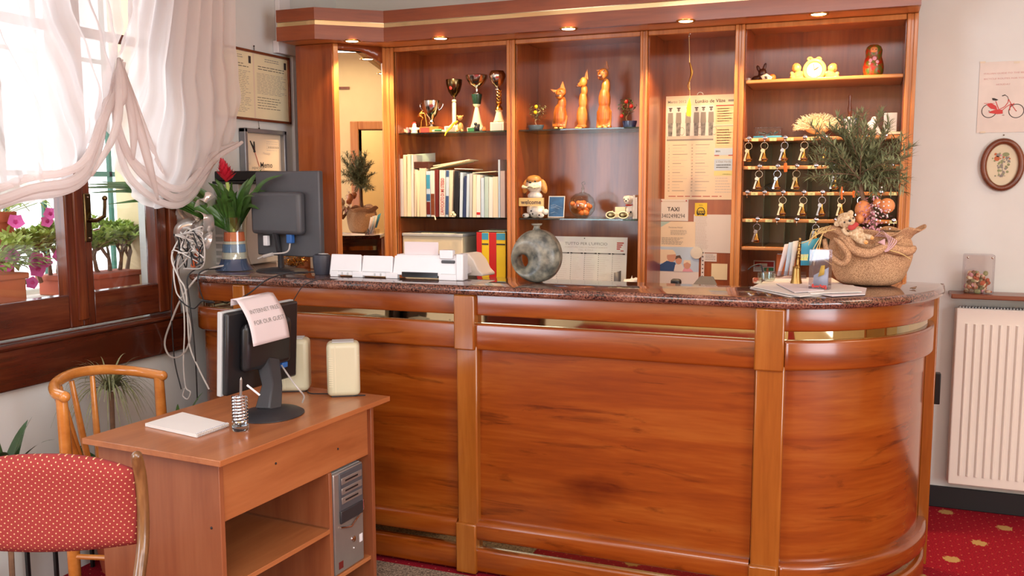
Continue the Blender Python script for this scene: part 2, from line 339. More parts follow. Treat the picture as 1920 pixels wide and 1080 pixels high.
# ---------------------------------------------------------------- mesh builder
class MB:
    def __init__(s, M=None):
        s.v = []; s.f = []; s.mi = []; s.M = M or Matrix(); s.k = 0
    def add(s, vs, fs, k=None):
        o = len(s.v); M = s.M
        s.v += [M @ Vector(p) for p in vs]
        s.f += [tuple(i+o for i in f) for f in fs]
        s.mi += [s.k if k is None else k]*len(fs)
        return s
    def box(s, x0, x1, y0, y1, z0, z1, k=None):
        v = [(x0, y0, z0), (x1, y0, z0), (x1, y1, z0), (x0, y1, z0), (x0, y0, z1), (x1, y0, z1), (x1, y1, z1), (x0, y1, z1)]
        return s.add(v, [(0, 3, 2, 1), (4, 5, 6, 7), (0, 1, 5, 4), (1, 2, 6, 5), (2, 3, 7, 6), (3, 0, 4, 7)], k)
    def obox(s, c, size, M, k=None):
        """box of size centred at c, turned by M"""
        hx, hy, hz = size[0]/2, size[1]/2, size[2]/2
        v = [Vector(c) + M @ Vector(p) for p in ((-hx, -hy, -hz), (hx, -hy, -hz), (hx, hy, -hz), (-hx, hy, -hz), (-hx, -hy, hz), (hx, -hy, hz), (hx, hy, hz), (-hx, hy, hz))]
        return s.add(v, [(0, 3, 2, 1), (4, 5, 6, 7), (0, 1, 5, 4), (1, 2, 6, 5), (2, 3, 7, 6), (3, 0, 4, 7)], k)
    def prism(s, poly, z0, z1, k=None, M=None):
        n = len(poly); M = M or Matrix()
        a = sum(poly[i][0]*poly[(i+1) % n][1]-poly[(i+1) % n][0]*poly[i][1] for i in range(n))
        if a < 0: poly = poly[::-1]
        v = [M @ Vector((p[0], p[1], z0)) for p in poly]+[M @ Vector((p[0], p[1], z1)) for p in poly]
        f = [tuple(range(n-1, -1, -1)), tuple(range(n, 2*n))]+[(i, (i+1) % n, (i+1) % n+n, i+n) for i in range(n)]
        return s.add(v, f, k)
    def tube(s, pts, r, n=8, closed=False, k=None, cap=True, flat=1.0):
        pts = [Vector(p) for p in pts]; m = len(pts)
        rs = r if isinstance(r, (list, tuple)) else [r]*m
        tan = []
        for i in range(m):
            a = pts[(i-1) % m] if (closed or i > 0) else pts[i]; b = pts[(i+1) % m] if (closed or i < m-1) else pts[i]
            t = (b-a); tan.append(t.normalized() if t.length > 1e-9 else Vector((0, 0, 1)))
        t0 = tan[0]; u = t0.orthogonal().normalized()
        if abs(t0.z) < .9: u = (Vector((0, 0, 1))-t0*t0.z).normalized()
        vs = []; 
        for i in range(m):
            t = tan[i]; u = (u-t*u.dot(t)); u = u.normalized() if u.length > 1e-6 else t.orthogonal().normalized()
            w = t.cross(u)
            for j in range(n):
                a = 2*PI*j/n
                vs.append(pts[i]+(u*math.cos(a)*flat+w*math.sin(a))*rs[i])
        fs = []
        for i in range(m if closed else m-1):
            i2 = (i+1) % m
            for j in range(n):
                j2 = (j+1) % n
                fs.append((i*n+j, i*n+j2, i2*n+j2, i2*n+j))
        if not closed and cap:
            fs.append(tuple(range(n-1, -1, -1))); fs.append(tuple((m-1)*n+j for j in range(n)))
        return s.add(vs, fs, k)
    def lathe(s, prof, c=(0, 0, 0), n=24, k=None, M=None, sx=1, sy=1):
        c = Vector(c); M = M or Matrix()
        vs = []; fs = []; m = len(prof)
        for r, z in prof:
            for j in range(n):
                a = 2*PI*j/n; vs.append(c + M @ Vector((r*math.cos(a)*sx, r*math.sin(a)*sy, z)))
        for i in range(m-1):
            for j in range(n):
                j2 = (j+1) % n; fs.append((i*n+j, i*n+j2, (i+1)*n+j2, (i+1)*n+j))
        if prof[0][0] > 1e-5: fs.append(tuple(range(n-1, -1, -1)))
        if prof[-1][0] > 1e-5: fs.append(tuple((m-1)*n+j for j in range(n)))
        return s.add(vs, fs, k)
    def ball(s, c, r, n=12, k=None, M=None):
        if not isinstance(r, (tuple, list)): r = (r, r, r)
        M = M or Matrix(); c = Vector(c); h = max(4, n//2+1); vs = []; fs = []
        for i in range(h+1):
            t = PI*i/h
            for j in range(n):
                a = 2*PI*j/n
                vs.append(c + M @ Vector((r[0]*math.sin(t)*math.cos(a), r[1]*math.sin(t)*math.sin(a), -r[2]*math.cos(t))))
        for i in range(h):
            for j in range(n):
                j2 = (j+1) % n; fs.append((i*n+j, i*n+j2, (i+1)*n+j2, (i+1)*n+j))
        return s.add(vs, fs, k)
    def grid(s, fn, nu, nv, k=None):
        vs = [fn(i/nu, j/nv) for i in range(nu+1) for j in range(nv+1)]
        fs = [(i*(nv+1)+j, (i+1)*(nv+1)+j, (i+1)*(nv+1)+j+1, i*(nv+1)+j+1) for i in range(nu) for j in range(nv)]
        return s.add(vs, fs, k)
    def leaf(s, p, d, up, ln, w, k=None, bend=.3, seg=3):
        """a tapering leaf from p along d, drooping against up"""
        p = Vector(p); d = Vector(d).normalized(); up = Vector(up)
        side = d.cross(up); side = side.normalized() if side.length > 1e-4 else d.orthogonal().normalized()
        nn = side.cross(d).normalized(); vs = []; fs = []
        for i in range(seg+1):
            t = i/seg; c = p + d*ln*t - nn*bend*ln*t*t
            ww = w*math.sin(PI*(.12+.88*t))**.8 if t < 1 else 0.0
            vs += [c-side*ww/2+nn*ww*.12, c-nn*ww*.05, c+side*ww/2+nn*ww*.12]
        for i in range(seg):
            a = i*3; fs += [(a, a+1, a+4, a+3), (a+1, a+2, a+5, a+4)]
        return s.add(vs, fs, k)
    def build(s, name, mats, parent=None, bevel=0, bseg=2, solid=0, sub=0, remesh=0, ang=38, world=True, smooth=True, sdir=0, loc=None, fixn=False):
        if not isinstance(mats, (list, tuple)): mats = [mats]
        me = bpy.data.meshes.new(name)
        if parent is not None:
            if world:
                I = wm(parent).inverted(); vs = [I @ p for p in s.v]
            else: vs = s.v
        elif loc is not None:
            c = Vector(loc); vs = [p-c for p in s.v]
        else:
            xs = [p.x for p in s.v]; ys = [p.y for p in s.v]; zs = [p.z for p in s.v]
            c = Vector(((min(xs)+max(xs))/2, (min(ys)+max(ys))/2, min(zs))); vs = [p-c for p in s.v]
        me.from_pydata([tuple(p) for p in vs], [], s.f)
        for mt in mats: me.materials.append(MATS[mt])
        if len(mats) > 1: me.polygons.foreach_set('material_index', s.mi)
        me.update()
        if smooth:
            me.polygons.foreach_set('use_smooth', [True]*len(me.polygons))
            try: me.set_sharp_from_angle(angle=math.radians(ang))
            except Exception: pass
        o = bpy.data.objects.new(name, me); COL.objects.link(o)
        if parent is not None: o.parent = parent
        else: o.location = c
        if fixn:
            pass
        if solid:
            md = o.modifiers.new('thick', 'SOLIDIFY'); md.thickness = solid; md.offset = sdir
        if remesh:
            md = o.modifiers.new('blend', 'REMESH'); md.mode = 'VOXEL'; md.voxel_size = remesh; md.use_smooth_shade = True
            md = o.modifiers.new('soft', 'SMOOTH'); md.factor = .5; md.iterations = 3
        if bevel:
            md = o.modifiers.new('edge', 'BEVEL'); md.width = bevel; md.segments = bseg; md.limit_method = 'ANGLE'; md.angle_limit = math.radians(40)
            md.harden_normals = False
        if sub:
            md = o.modifiers.new('sub', 'SUBSURF'); md.levels = sub; md.render_levels = sub
        return o
def wm(o):
    m = o.matrix_basis.copy()
    m = Matrix.Translation(o.location) @ o.rotation_euler.to_matrix().to_4x4() @ Matrix.Diagonal((*o.scale, 1))
    return wm(o.parent) @ m if o.parent else m
def tag(o, label=None, cat=None, group=None, kind=None):
    if label: o['label'] = label
    if cat: o['category'] = cat
    if group: o['group'] = group
    if kind: o['kind'] = kind
    return o
def thing(name, label, cat, loc=(0, 0, 0), rotz=0, group=None, kind=None):
    o = bpy.data.objects.new(name, None); COL.objects.link(o)
    o.location = loc; o.rotation_euler = (0, 0, rotz); o.empty_display_size = .05
    return tag(o, label, cat, group, kind)
def kids(o): return [c for c in bpy.data.objects if c.parent == o]
def copy_tree(o, parent=None):
    c = o.copy(); COL.objects.link(c); c.parent = parent
    for ch in kids(o): copy_tree(ch, c)
    return c
def struct(o): o['kind'] = 'structure'; return o
def rot(a, ax='z'): return Matrix.Rotation(a, 4, ax.upper())
def T(*p): return Matrix.Translation(Vector(p))
def cat_rom(pts, per=8, closed=False):
    pts = [Vector(p) for p in pts]; n = len(pts); out = []
    rng = range(n) if closed else range(n-1)
    for i in rng:
        p0 = pts[(i-1) % n] if (closed or i > 0) else pts[0]*2-pts[1]
        p1 = pts[i]; p2 = pts[(i+1) % n]
        p3 = pts[(i+2) % n] if (closed or i < n-2) else pts[-1]*2-pts[-2]
        for j in range(per):
            t = j/per
            out.append(.5*((2*p1)+(-p0+p2)*t+(2*p0-5*p1+4*p2-p3)*t*t+(-p0+3*p1-3*p2+p3)*t**3))
    if not closed: out.append(pts[-1])
    return out
_txt = {}
def text_geo(st, bold=0.0):
    key = (st, bold)
    if key not in _txt:
        cu = bpy.data.curves.new('t', 'FONT'); cu.body = st; cu.size = 1; cu.fill_mode = 'FRONT'
        cu.resolution_u = 2; cu.offset = bold
        ob = bpy.data.objects.new('t', cu); me = ob.to_mesh()
        vs = [tuple(v.co) for v in me.vertices]; fs = [tuple(p.vertices) for p in me.polygons]
        ob.to_mesh_clear(); bpy.data.objects.remove(ob); bpy.data.curves.remove(cu)
        _txt[key] = (vs, fs)
    return _txt[key]
class Sheet:
    """a flat printed thing: O top-left corner, U to the right, V downwards (unit vectors)"""
    def __init__(s, O, U, V, mats, th=.001):
        s.O = Vector(O); s.U = Vector(U).normalized(); s.V = Vector(V).normalized(); s.Nn = s.V.cross(s.U).normalized()*-1
        # normal must face the reader: U x (-V)
        s.Nn = s.U.cross(-s.V).normalized()
        s.mb = MB(); s.mats = mats; s.th = th; s.lift = .0006
    def P(s, a, t, h=0): return s.O+s.U*a+s.V*t+s.Nn*h
    def base(s, w, h, k=0):
        P = s.P; th = s.th
        v = [P(0, 0), P(w, 0), P(w, h), P(0, h), P(0, 0, -th), P(w, 0, -th), P(w, h, -th), P(0, h, -th)]
        s.mb.add(v, [(0, 3, 2, 1), (4, 5, 6, 7), (0, 1, 5, 4), (1, 2, 6, 5), (2, 3, 7, 6), (3, 0, 4, 7)], k); s.w = w; s.h = h; return s
    def rect(s, a0, t0, a1, t1, k, l=1):
        z = s.lift*l
        s.mb.add([s.P(a0, t0, z), s.P(a0, t1, z), s.P(a1, t1, z), s.P(a1, t0, z)], [(0, 1, 2, 3)], k); return s
    def poly(s, pts, k, l=1):
        s.mb.add([s.P(a, t, s.lift*l) for a, t in pts], [tuple(range(len(pts)))], k); return s
    def disc(s, a, t, r, k, l=1, ry=None, n=16):
        ry = ry or r
        return s.poly([(a+r*math.cos(2*PI*i/n), t-ry*math.sin(2*PI*i/n)) for i in range(n)], k, l)
    def ring(s, a, t, r, w, k, l=1, n=24, ry=None):
        ry = ry or r; q = (r-w)/r
        for i in range(n):
            t0, t1 = 2*PI*i/n, 2*PI*(i+1)/n
            s.poly([(a+r*q*math.cos(t0), t-ry*q*math.sin(t0)), (a+r*math.cos(t0), t-ry*math.sin(t0)), (a+r*math.cos(t1), t-ry*math.sin(t1)), (a+r*q*math.cos(t1), t-ry*q*math.sin(t1))], k, l)
        return s
    def line(s, pts, w, k, l=1):
        for (a0, t0), (a1, t1) in zip(pts, pts[1:]):
            d = Vector((a1-a0, t1-t0)); 
            if d.length < 1e-7: continue
            n = Vector((-d.y, d.x)).normalized()*w/2
            s.poly([(a0-n.x, t0-n.y), (a0+n.x, t0+n.y), (a1+n.x, t1+n.y), (a1-n.x, t1-n.y)], k, l)
        return s
    def text(s, st, a, t, size, k, l=1.5, width=None, bold=0.0, center=False, ang=0):
        vs, fs = text_geo(st, bold)
        if not vs: return s
        x0 = min(v[0] for v in vs); x1 = max(v[0] for v in vs)
        sx = size if width is None else width/(x1-x0)
        off = -(x0+x1)/2 if center else -x0
        ca, sa = math.cos(ang), math.sin(ang)
        pts = []
        for v in vs:
            xx, yy = (v[0]+off)*sx, -v[1]*size
            pts.append(s.P(a+xx*ca-yy*sa, t+xx*sa+yy*ca, s.lift*l))
        s.mb.add(pts, fs, k); return s
    def lines(s, a0, a1, t0, t1, n, k, ragged=.25, h=.35, words=True):
        st = (t1-t0)/n
        for i in range(n):
            t = t0+i*st; e = a1-(a1-a0)*R_.random()*ragged
            if words:
                a = a0
                while a < e:
                    wl = (a1-a0)*R_.uniform(.06, .17)
                    s.rect(a, t, min(a+wl, e), t+st*h, k); a += wl+(a1-a0)*.025
            else: s.rect(a0, t, e, t+st*h, k)
        return s
    def done(s, name, parent=None, **kw): return s.mb.build(name, s.mats, parent, smooth=False, **kw)
# ================================================================ the room
WY0, WY1, WZ0, WZ1 = 1.12, 3.17, 0.93, 2.5        # window opening in the left wall
f = MB(); f.box(XL-.3, XR+2.2, YF-.2, YW+.2, -.1, 0); struct(f.build('floor', 'carpet', loc=(0, 0, 0), smooth=False))
c = MB(); c.box(XL-.3, XR+2.2, YF-.2, YW+.2, ZC, ZC+.1); struct(c.build('ceiling', 'ceiling_paint', smooth=False))
w = MB()
w.box(XL-.2, XL, YF, WY0, 0, ZC); w.box(XL-.2, XL, WY1, YW+.2, 0, ZC); w.box(XL-.2, XL, WY0, WY1, 0, WZ0); w.box(XL-.2, XL, WY0, WY1, WZ1, ZC)
struct(w.build('wall_left', 'wall_paint', smooth=False))
w = MB(); w.box(XL, XR+2.2, YW, YW+.2, 0, ZC); struct(w.build('wall_back', 'wall_paint', smooth=False))
w = MB(); w.box(XL-.2, XR+.2, YF-.2, YF, 0, ZC); struct(w.build('wall_front', 'wall_paint_warm', smooth=False))
DY0, DY1, DZ = 2.98, 3.76, 2.12
w = MB(); w.box(XR, XR+.15, YF, DY0, 0, ZC); w.box(XR, XR+.15, DY1, YW, 0, ZC); w.box(XR, XR+.15, DY0, DY1, DZ, ZC)
struct(w.build('wall_right', 'wall_paint_warm', smooth=False))
w = MB(); w.box(XR+1.6, XR+1.75, .8, YW, 0, ZC); w.box(XR+.15, XR+1.6, .8, .95, 0, ZC); struct(w.build('wall_corridor', 'wall_paint_warm', smooth=False))
d = thing('door_1', None, None, (XR, DY1, 0), kind='structure')
q = MB(); q.box(XR-.03, XR+.17, DY1, DY1+.09, 0, DZ+.09); q.box(XR-.03, XR+.17, DY0-.09, DY0, 0, DZ+.09); q.box(XR-.03, XR+.17, DY0, DY1, DZ, DZ+.09)
q.build('door_frame', 'upright_wood', d, bevel=.008)
q = MB(); q.box(XR-.02, XR, DY1+.09, YW, 2.56, 2.585); q.box(XR-.02, XR, YF, DY0-.09, 2.56, 2.585); struct(q.build('trim_1', 'walnut_wood'))
area('corridor_light', (XR+.9, 2.4, ZC-.06), (0, 0, 0), .6, 1.0, 45, (1, .82, .6))
# black skirting
q = MB(); q.box(.2, XR, YW-.016, YW, 0, .1); struct(q.build('baseboard_back', 'black_skirting', bevel=.003))

# window_1: wooden casement pair, sill panel, glass
win = thing('window_1', None, None, (XL, WY1, WZ0), kind='structure')
q = MB()
q.box(XL-.12, XL+.02, WY1-.05, WY1, WZ0, WZ1); q.box(XL-.12, XL+.02, WY0, WY0+.05, WZ0, WZ1)
q.box(XL-.12, XL+.02, 2.12, 2.17, WZ0, WZ1)
q.build('window_frame', 'window_wood_upright', win, bevel=.006)
q = MB(); q.box(XL-.12, XL+.02, WY0, WY1, WZ1-.05, WZ1+.03); q.box(XL-.12, XL+.012, WY0, WY1, WZ0, WZ0+.018)
q.build('window_frame', 'window_wood', win, bevel=.006)
q = MB(); q.box(XL, XL+.03, WY0-.1, WY1+.03, .775, .925); q.build('sill_panel', 'window_wood', win, bevel=.006)
q = MB(); q.box(XL-.1, XL+.05, WY0-.1, WY1+.02, .925, .945); q.build('window_sill', 'window_wood', win, bevel=.009, bseg=3)
def sash(y0, y1, xo=0.0):
    q = MB()
    for a, b_ in ((y0, y0+.062), (y1-.062, y1)): q.box(XL-.055+xo, XL+.006+xo, a, b_, WZ0+.025, WZ1-.055)
    s_ = q.build('sash', 'window_wood_upright', win, bevel=.007)
    q = MB()
    q.box(XL-.055+xo, XL+.002+xo, y0+.06, y1-.06, WZ0+.025, WZ0+.155); q.box(XL-.055+xo, XL+.002+xo, y0+.06, y1-.06, WZ1-.12, WZ1-.055)
    q.box(XL-.045+xo, XL-.02+xo, y0+.06, y1-.06, 2.08, 2.12)
    q.build('sash_rail', 'window_wood', win, bevel=.006)
    g = MB(); g.box(XL-.032+xo, XL-.028+xo, y0+.055, y1-.055, WZ0+.14, WZ1-.1); g.build('window_pane', 'window_glass', win)
sash(2.645, 3.118, .0); sash(2.175, 2.648, -.002); sash(1.65, 2.118); sash(1.17, 1.65)
q = MB(); q.box(XL-.005, XL+.014, 2.618, 2.668, WZ0+.05, WZ1-.06); q.build('meeting_strip', 'window_wood_upright', win, bevel=.006)
# handle of the casement
q = MB(); q.box(XL+.006, XL+.016, 2.668, 2.702, 1.285, 1.475); hp = q.build('handle_plate', 'bronze', win, bevel=.005)
q = MB(); q.tube([(XL+.012, 2.685, 1.37), (XL+.055, 2.69, 1.37), (XL+.06, 2.72, 1.385), (XL+.05, 2.735, 1.42), (XL+.045, 2.742, 1.45)], [.009, .009, .008, .007, .007])
q.ball((XL+.045, 2.742, 1.455), .011); q.build('window_handle', 'bronze', win)
q = MB()
for z in (1.3, 1.46): q.ball((XL+.017, 2.685, z), .004, 6)
q.tube([(XL+.02, 2.7, 1.33), (XL+.035, 2.715, 1.335), (XL+.03, 2.725, 1.345)], .004); q.build('handle_screw', 'chrome', win)

# ---------------------------------------------------------------- outside
q = MB(); q.box(XL-.75, XL-.2, .5, 4.2, .98, 1.03); struct(q.build('trim_2', 'outside_sill', bevel=.005))
OWY = at(254, 480, 'x', XL-.36).y
q = MB(); q.box(XL-.46, XL-.2, OWY, OWY+.12, 0, 3.2); struct(q.build('wall_outside', 'outside_wall', smooth=False))
rl = thing('balcony_railing', 'green painted metal railing outside the window behind the flower pots', 'railing', (XL-.7, 2.4, 1.03))
q = MB(); q.box(XL-.705, XL-.69, .7, 4.4, 1.55, 1.575); q.box(XL-.705, XL-.69, .7, 4.4, 2.1, 2.12); q.box(XL-.705, XL-.69, .7, 4.4, 1.06, 1.085)
q.build('rail', 'rail_green', rl)
for i, y in enumerate([.9+.2*i for i in range(18)]):
    q = MB(); q.box(XL-.708, XL-.69, y, y+.018, 1.03, 2.5); q.build('railing_bar', 'rail_green', rl)
sb = at(285, 450, 'x', XL-.21)
q = MB(); q.box(XL-.225, XL-.203, sb.y-.018, sb.y+.022, 1.03, 2.5)
for z in (1.38, 2.2): q.tube([(XL-.21, sb.y+.01, z), (XL-.21, sb.y-.07, z)], .006)
tag(q.build('shutter_bar', 'rail_green'), 'upright green metal bar outside the window beside the yellow wall', 'bar')

def plant_rand(n, c, r, mb, ln, w, k=None, up=.3, bend=.4, lo=-.2, rz=1.0):
    for _ in range(n):
        a = R_.uniform(0, 2*PI); e = R_.uniform(lo, 1)
        d = Vector((math.cos(a)*math.cos(e), math.sin(a)*math.cos(e), math.sin(e)*rz+up*.2))
        p = Vector(c)+Vector((d.x*r[0], d.y*r[1], d.z*r[2]))*R_.uniform(.25, 1)
        dd = (d+Vector((R_.uniform(-.5, .5), R_.uniform(-.5, .5), R_.uniform(-.2, .6)))).normalized()
        mb.leaf(p, dd, (0, 0, 1), ln*R_.uniform(.7, 1.2), w*R_.uniform(.8, 1.2), k, bend, 2)
def petunia(mb, c, r, k=0, n=None):
    c = Vector(c); n = n or Vector((R_.uniform(.3, 1), R_.uniform(-1, 0), R_.uniform(-.2, .5))).normalized()
    u = n.orthogonal().normalized(); v = n.cross(u); m = 15; vs = [c-n*r*.9]
    for i in range(m):
        a = 2*PI*i/m; rr = r*(1+.13*math.cos(5*a)); vs.append(c+(u*math.cos(a)+v*math.sin(a))*rr*.35-n*r*.2)
    for i in range(m):
        a = 2*PI*i/m; rr = r*(1+.13*math.cos(5*a)); vs.append(c+(u*math.cos(a)+v*math.sin(a))*rr+n*r*.12*math.cos(5*a))
    fs = [(0, 1+i, 1+(i+1) % m) for i in range(m)]+[(1+i, 1+m+i, 1+m+(i+1) % m, 1+(i+1) % m) for i in range(m)]
    mb.add(vs, fs, k)
# petunias in the terracotta trough
PT1 = at(50, 540, 'x', XL-.24).y
p1 = thing('petunia_plant', 'pink petunias in a terracotta trough on the outer sill, nearest the street corner', 'plant', (XL-.36, 2.2, 1.03))
q = MB(); q.prism([(XL-.40, 1.95), (XL-.24, 1.95), (XL-.24, PT1), (XL-.40, PT1)], 1.03, 1.15); q.box(XL-.41, XL-.23, 1.94, PT1+.01, 1.14, 1.165)
q.build('trough', 'terracotta_light', p1, bevel=.006)
q = MB(); plant_rand(520, (XL-.32, PT1-.08, 1.2), (.1, .26, .13), q, .04, .024); q.build('foliage', 'leaf_light', p1)
fl = MB()
for px, py in ((60, 530), (85, 490), (68, 487), (30, 415), (95, 400), (112, 480), (22, 480), (12, 500), (70, 505), (24, 545), (88, 415)):
    fl = MB(); petunia(fl, at(px, py, 'x', XL-.27-R_.uniform(0, .08)), R_.uniform(.024, .036)); fl.build('flower', 'petal_pink', p1)
p1['label'] = 'pink petunias in a terracotta trough on the outer sill beneath the hanging pot'
# tall terracotta pot at the edge
p2 = thing('potted_vine', 'tall terracotta pot with pale green vine outside the window beside the pink petunias', 'plant', (XL-.5, 2.2, 1.03))
c0 = at(8, 470, 'x', XL-.45)
q = MB(); q.lathe([(.05, 1.13), (.062, 1.36), (.072, 1.36), (.074, 1.40), (.064, 1.40), (.06, 1.38)], (c0.x, c0.y-.025, 0)); q.lathe([(.055, 1.03), (.055, 1.13), (0, 1.13)], (c0.x, c0.y-.025, 0)); q.build('pot', 'terracotta', p2)
q = MB()
plant_rand(70, (c0.x, c0.y+.05, 1.44), (.12, .22, .1), q, .06, .045)
q.build('foliage', 'leaf_light', p2)
q = MB()
for i in range(5): q.tube(cat_rom([(c0.x, c0.y-.02, 1.38), (c0.x+.03, c0.y+.05*i, 1.45), (c0.x+.04, c0.y+.12*i*.5, 1.42+.02*i), (c0.x+.05, c0.y+.09*i, 1.40)], 4), .002, 5)
q.build('stem', 'leaf_light', p2)
# jade plants
def jade(c, s, label, trough):
    t = thing('jade_plant', label, 'plant', (c[0], c[1], 1.03))
    x0, x1, y0, y1 = trough
    q = MB(); q.prism([(x0+.01, y0+.01), (x1-.01, y0+.01), (x1-.01, y1-.01), (x0+.01, y1-.01)], 1.03, 1.10); q.box(x0, x1, y0, y1, 1.095, 1.118)
    q.build('trough', 'terracotta', t, bevel=.005)
    br = MB(); lf = MB()
    def grow(p, d, l, r, dep):
        e = p+d*l
        br.tube([p, p+d*l*.5+Vector((R_.uniform(-.006, .006), R_.uniform(-.006, .006), 0)), e], [r, r*.85, r*.7], 6, cap=False)
        if dep <= 2:
            for _ in range(11):
                dd = (d+Vector((R_.uniform(-1, 1), R_.uniform(-1, 1), R_.uniform(-.4, .8)))).normalized()
                lf.leaf(e-d*R_.uniform(0, l*.8), dd, (0, 0, 1), .03*s, .017*s, None, .1, 2)
        if dep == 0: return
        for _ in range(3 if dep > 1 else 2):
            dd = (d*.8+Vector((R_.uniform(-.7, .7), R_.uniform(-.8, .8), R_.uniform(-.1, .45)))).normalized()
            grow(e, dd, l*R_.uniform(.62, .85), r*.68, dep-1)
    for i in range(5):
        y = c[1]+(i-2)*.05
        grow(Vector((c[0], y, 1.09)), Vector((R_.uniform(-.15, .15), R_.uniform(-.2, .2)+(i-2)*.16, 1)).normalized(), .085*s, .011*s, 4)
    br.build('branch', 'bark', t); lf.build('foliage', 'leaf_light', t)
j0, j1 = at(184, 540, 'x', XL-.34).y, at(248, 540, 'x', XL-.34).y
jade((XL-.36, (j0+j1)/2-.01, 1.03), 1.0, 'bushy jade plant in a terracotta trough outside, beside the yellow wall', (XL-.43, XL-.27, j0-.06, j1))
k0, k1 = at(98, 540, 'x', XL-.42).y, at(140, 540, 'x', XL-.42).y
jade((XL-.46, (k0+k1)/2+.02, 1.03), .95, 'bushy jade plant outside, between the pink petunias and the window post', (XL-.52, XL-.38, k0, k1))

# ---------------------------------------------------------------- curtains (voile balloon drapes)
XC = XL+.10
def zy(px, py, x=XC): p = at(px, py, 'x', x); return (p.y, p.z)
def drape(name_label, top, hem, pleats, seed, folds, gather):
    """top: list of y along the rail; hem: list of (y,z) with the same parameter; folds swoop towards the gather point"""
    rr = random.Random(seed)
    H = cat_rom([Vector((0, a, b_)) for a, b_ in hem], 8)
    n = len(H)-1; y0, y1 = top
    ph = [rr.uniform(0, 6.28) for _ in range(6)]
    t = thing('curtain', name_label, 'curtain', (XC, (y0+y1)/2, 2.6), group=None)
    def fn(u, v):
        i = u*n; k = min(int(i), n-1); h = H[k].lerp(H[k+1], i-k)
        yt = y0+(y1-y0)*u; zt = 2.72
        vv = v**.9
        y = yt+(h.y-yt)*(vv**1.6); z = zt+(h.z-zt)*vv
        amp = .026*(1-.45*v)
        x = XC+amp*math.sin(u*pleats*6.283+ph[0]+.5*math.sin(u*9+ph[1]))+.005*math.sin(u*pleats*14+ph[2])
        # swags near the hem: rolled folds following the hem line
        e = max(0, (v-.55)/.45)
        x += .045*math.sin(PI*min(1, e*1.05))*(.5+.5*math.sin(PI*u)) + .013*e*math.sin(v*folds*6.283+2.0*math.sin(u*3.1+ph[3]))
        x += -.03*max(0, (v-.93)/.07)
        return Vector((x, y, z))
    q = MB(); q.grid(fn, 120, 90)
    o = q.build('voile', 'voile', t, smooth=True, ang=180)
    # the hem, pulled up and turned inward: soft gathered rolls
    q = MB()
    def fh(off, r, lift):
        pts = []; rs = []
        for j in range(41):
            u = j/40; i = u*n; k = min(int(i), n-1); h = H[k].lerp(H[k+1], i-k)
            pts.append(Vector((XC+off+.02*math.sin(u*11+off*90), h.y, h.z+lift*math.sin(PI*u)+.012*math.sin(u*17)))); rs.append(r*(.45+.65*math.sin(PI*u)))
        q.tube(pts, rs, 8, flat=1)
    fh(.01, .014, .018); fh(.03, .017, .05); fh(.02, .014, .09)
    q.build('gathered_hem', 'voile', t)
    # fan folds falling from the gather point
    if gather:
        q = MB(); g = Vector((XC+.03, *gather[0])); ends = gather[1]
        for (ey, ez), wd, off in ends:
            e = Vector((XC+off, ey, ez)); mid = (g+e)/2+Vector((.03, (ey-g.y)*-.12, -.03))
            pts = cat_rom([g, mid, e], 10); 
            q.tube(pts, [.008+wd*math.sin(PI*min(1, .1+.9*i/(len(pts)-1)))**.7 for i in range(len(pts))], 8, flat=.45)
        q.build('side_fold', 'voile', t, ang=180)
hem1 = [zy(-330, 120), zy(-180, 330), zy(-60, 395), zy(40, 382), zy(105, 376), zy(150, 335), zy(185, 265), zy(207, 190), zy(214, 112)]
drape('white voile balloon drape whose hem hangs over the pink petunias', (1.28, 2.80), hem1, 13, 3, 5,
      (zy(212, 112), [(zy(196, 215), .02, .05), (zy(150, 330), .026, .06)]))
hem2 = [zy(213, 112), zy(210, 190), zy(222, 270), zy(250, 345), zy(290, 388), zy(330, 385), zy(375, 345), zy(410, 300), zy(438, 262)]
drape('white voile balloon drape next to the framed documents', (2.93, 3.50), hem2, 8, 8, 5,
      (zy(213, 115), [(zy(232, 300), .03, .05), (zy(275, 375), .032, .06), (zy(300, 330), .02, .02)]))
for o in [x for x in bpy.data.objects if x.name.startswith('curtain')]: o['group'] = 'voile drapes at the window'
# ================================================================ reception counter
FRONT = cat_rom([(-2.80, 3.60, 0), (-2.79, 3.40, 0), (-2.755, 3.21, 0), (-2.66, 3.10, 0), (-2.50, 3.072, 0)], 8)[:-1] + \
        [Vector((x, 3.072, 0)) for x in [-2.45+.1*i for i in range(22)]] + \
        cat_rom([(-.25, 3.074, 0), (-.19, 3.09, 0), (-.09, 3.135, 0), (.02, 3.215, 0), (.12, 3.325, 0), (.195, 3.46, 0), (.238, 3.60, 0), (.25, 3.74, 0)], 8)
def arc_x(x0, x1):
    """piece of the counter front between two x positions"""
    pts = [p for p in FRONT if x0 < p.x < x1]
    def ip(x):
        for a, b_ in zip(FRONT, FRONT[1:]):
            if a.x <= x <= b_.x and b_.x > a.x: t = (x-a.x)/(b_.x-a.x); return a.lerp(b_, t)
        return FRONT[0] if x < -2.5 else FRONT[-1]
    return [ip(x0)]+pts+[ip(x1)]
def offset(path, d):
    """path moved outwards (towards the lounge) by d"""
    out = []
    for i, p in enumerate(path):
        a = path[max(0, i-1)]; b_ = path[min(len(path)-1, i+1)]; t = (b_-a).normalized(); out.append(p+Vector((t.y, -t.x, 0))*d)
    return out
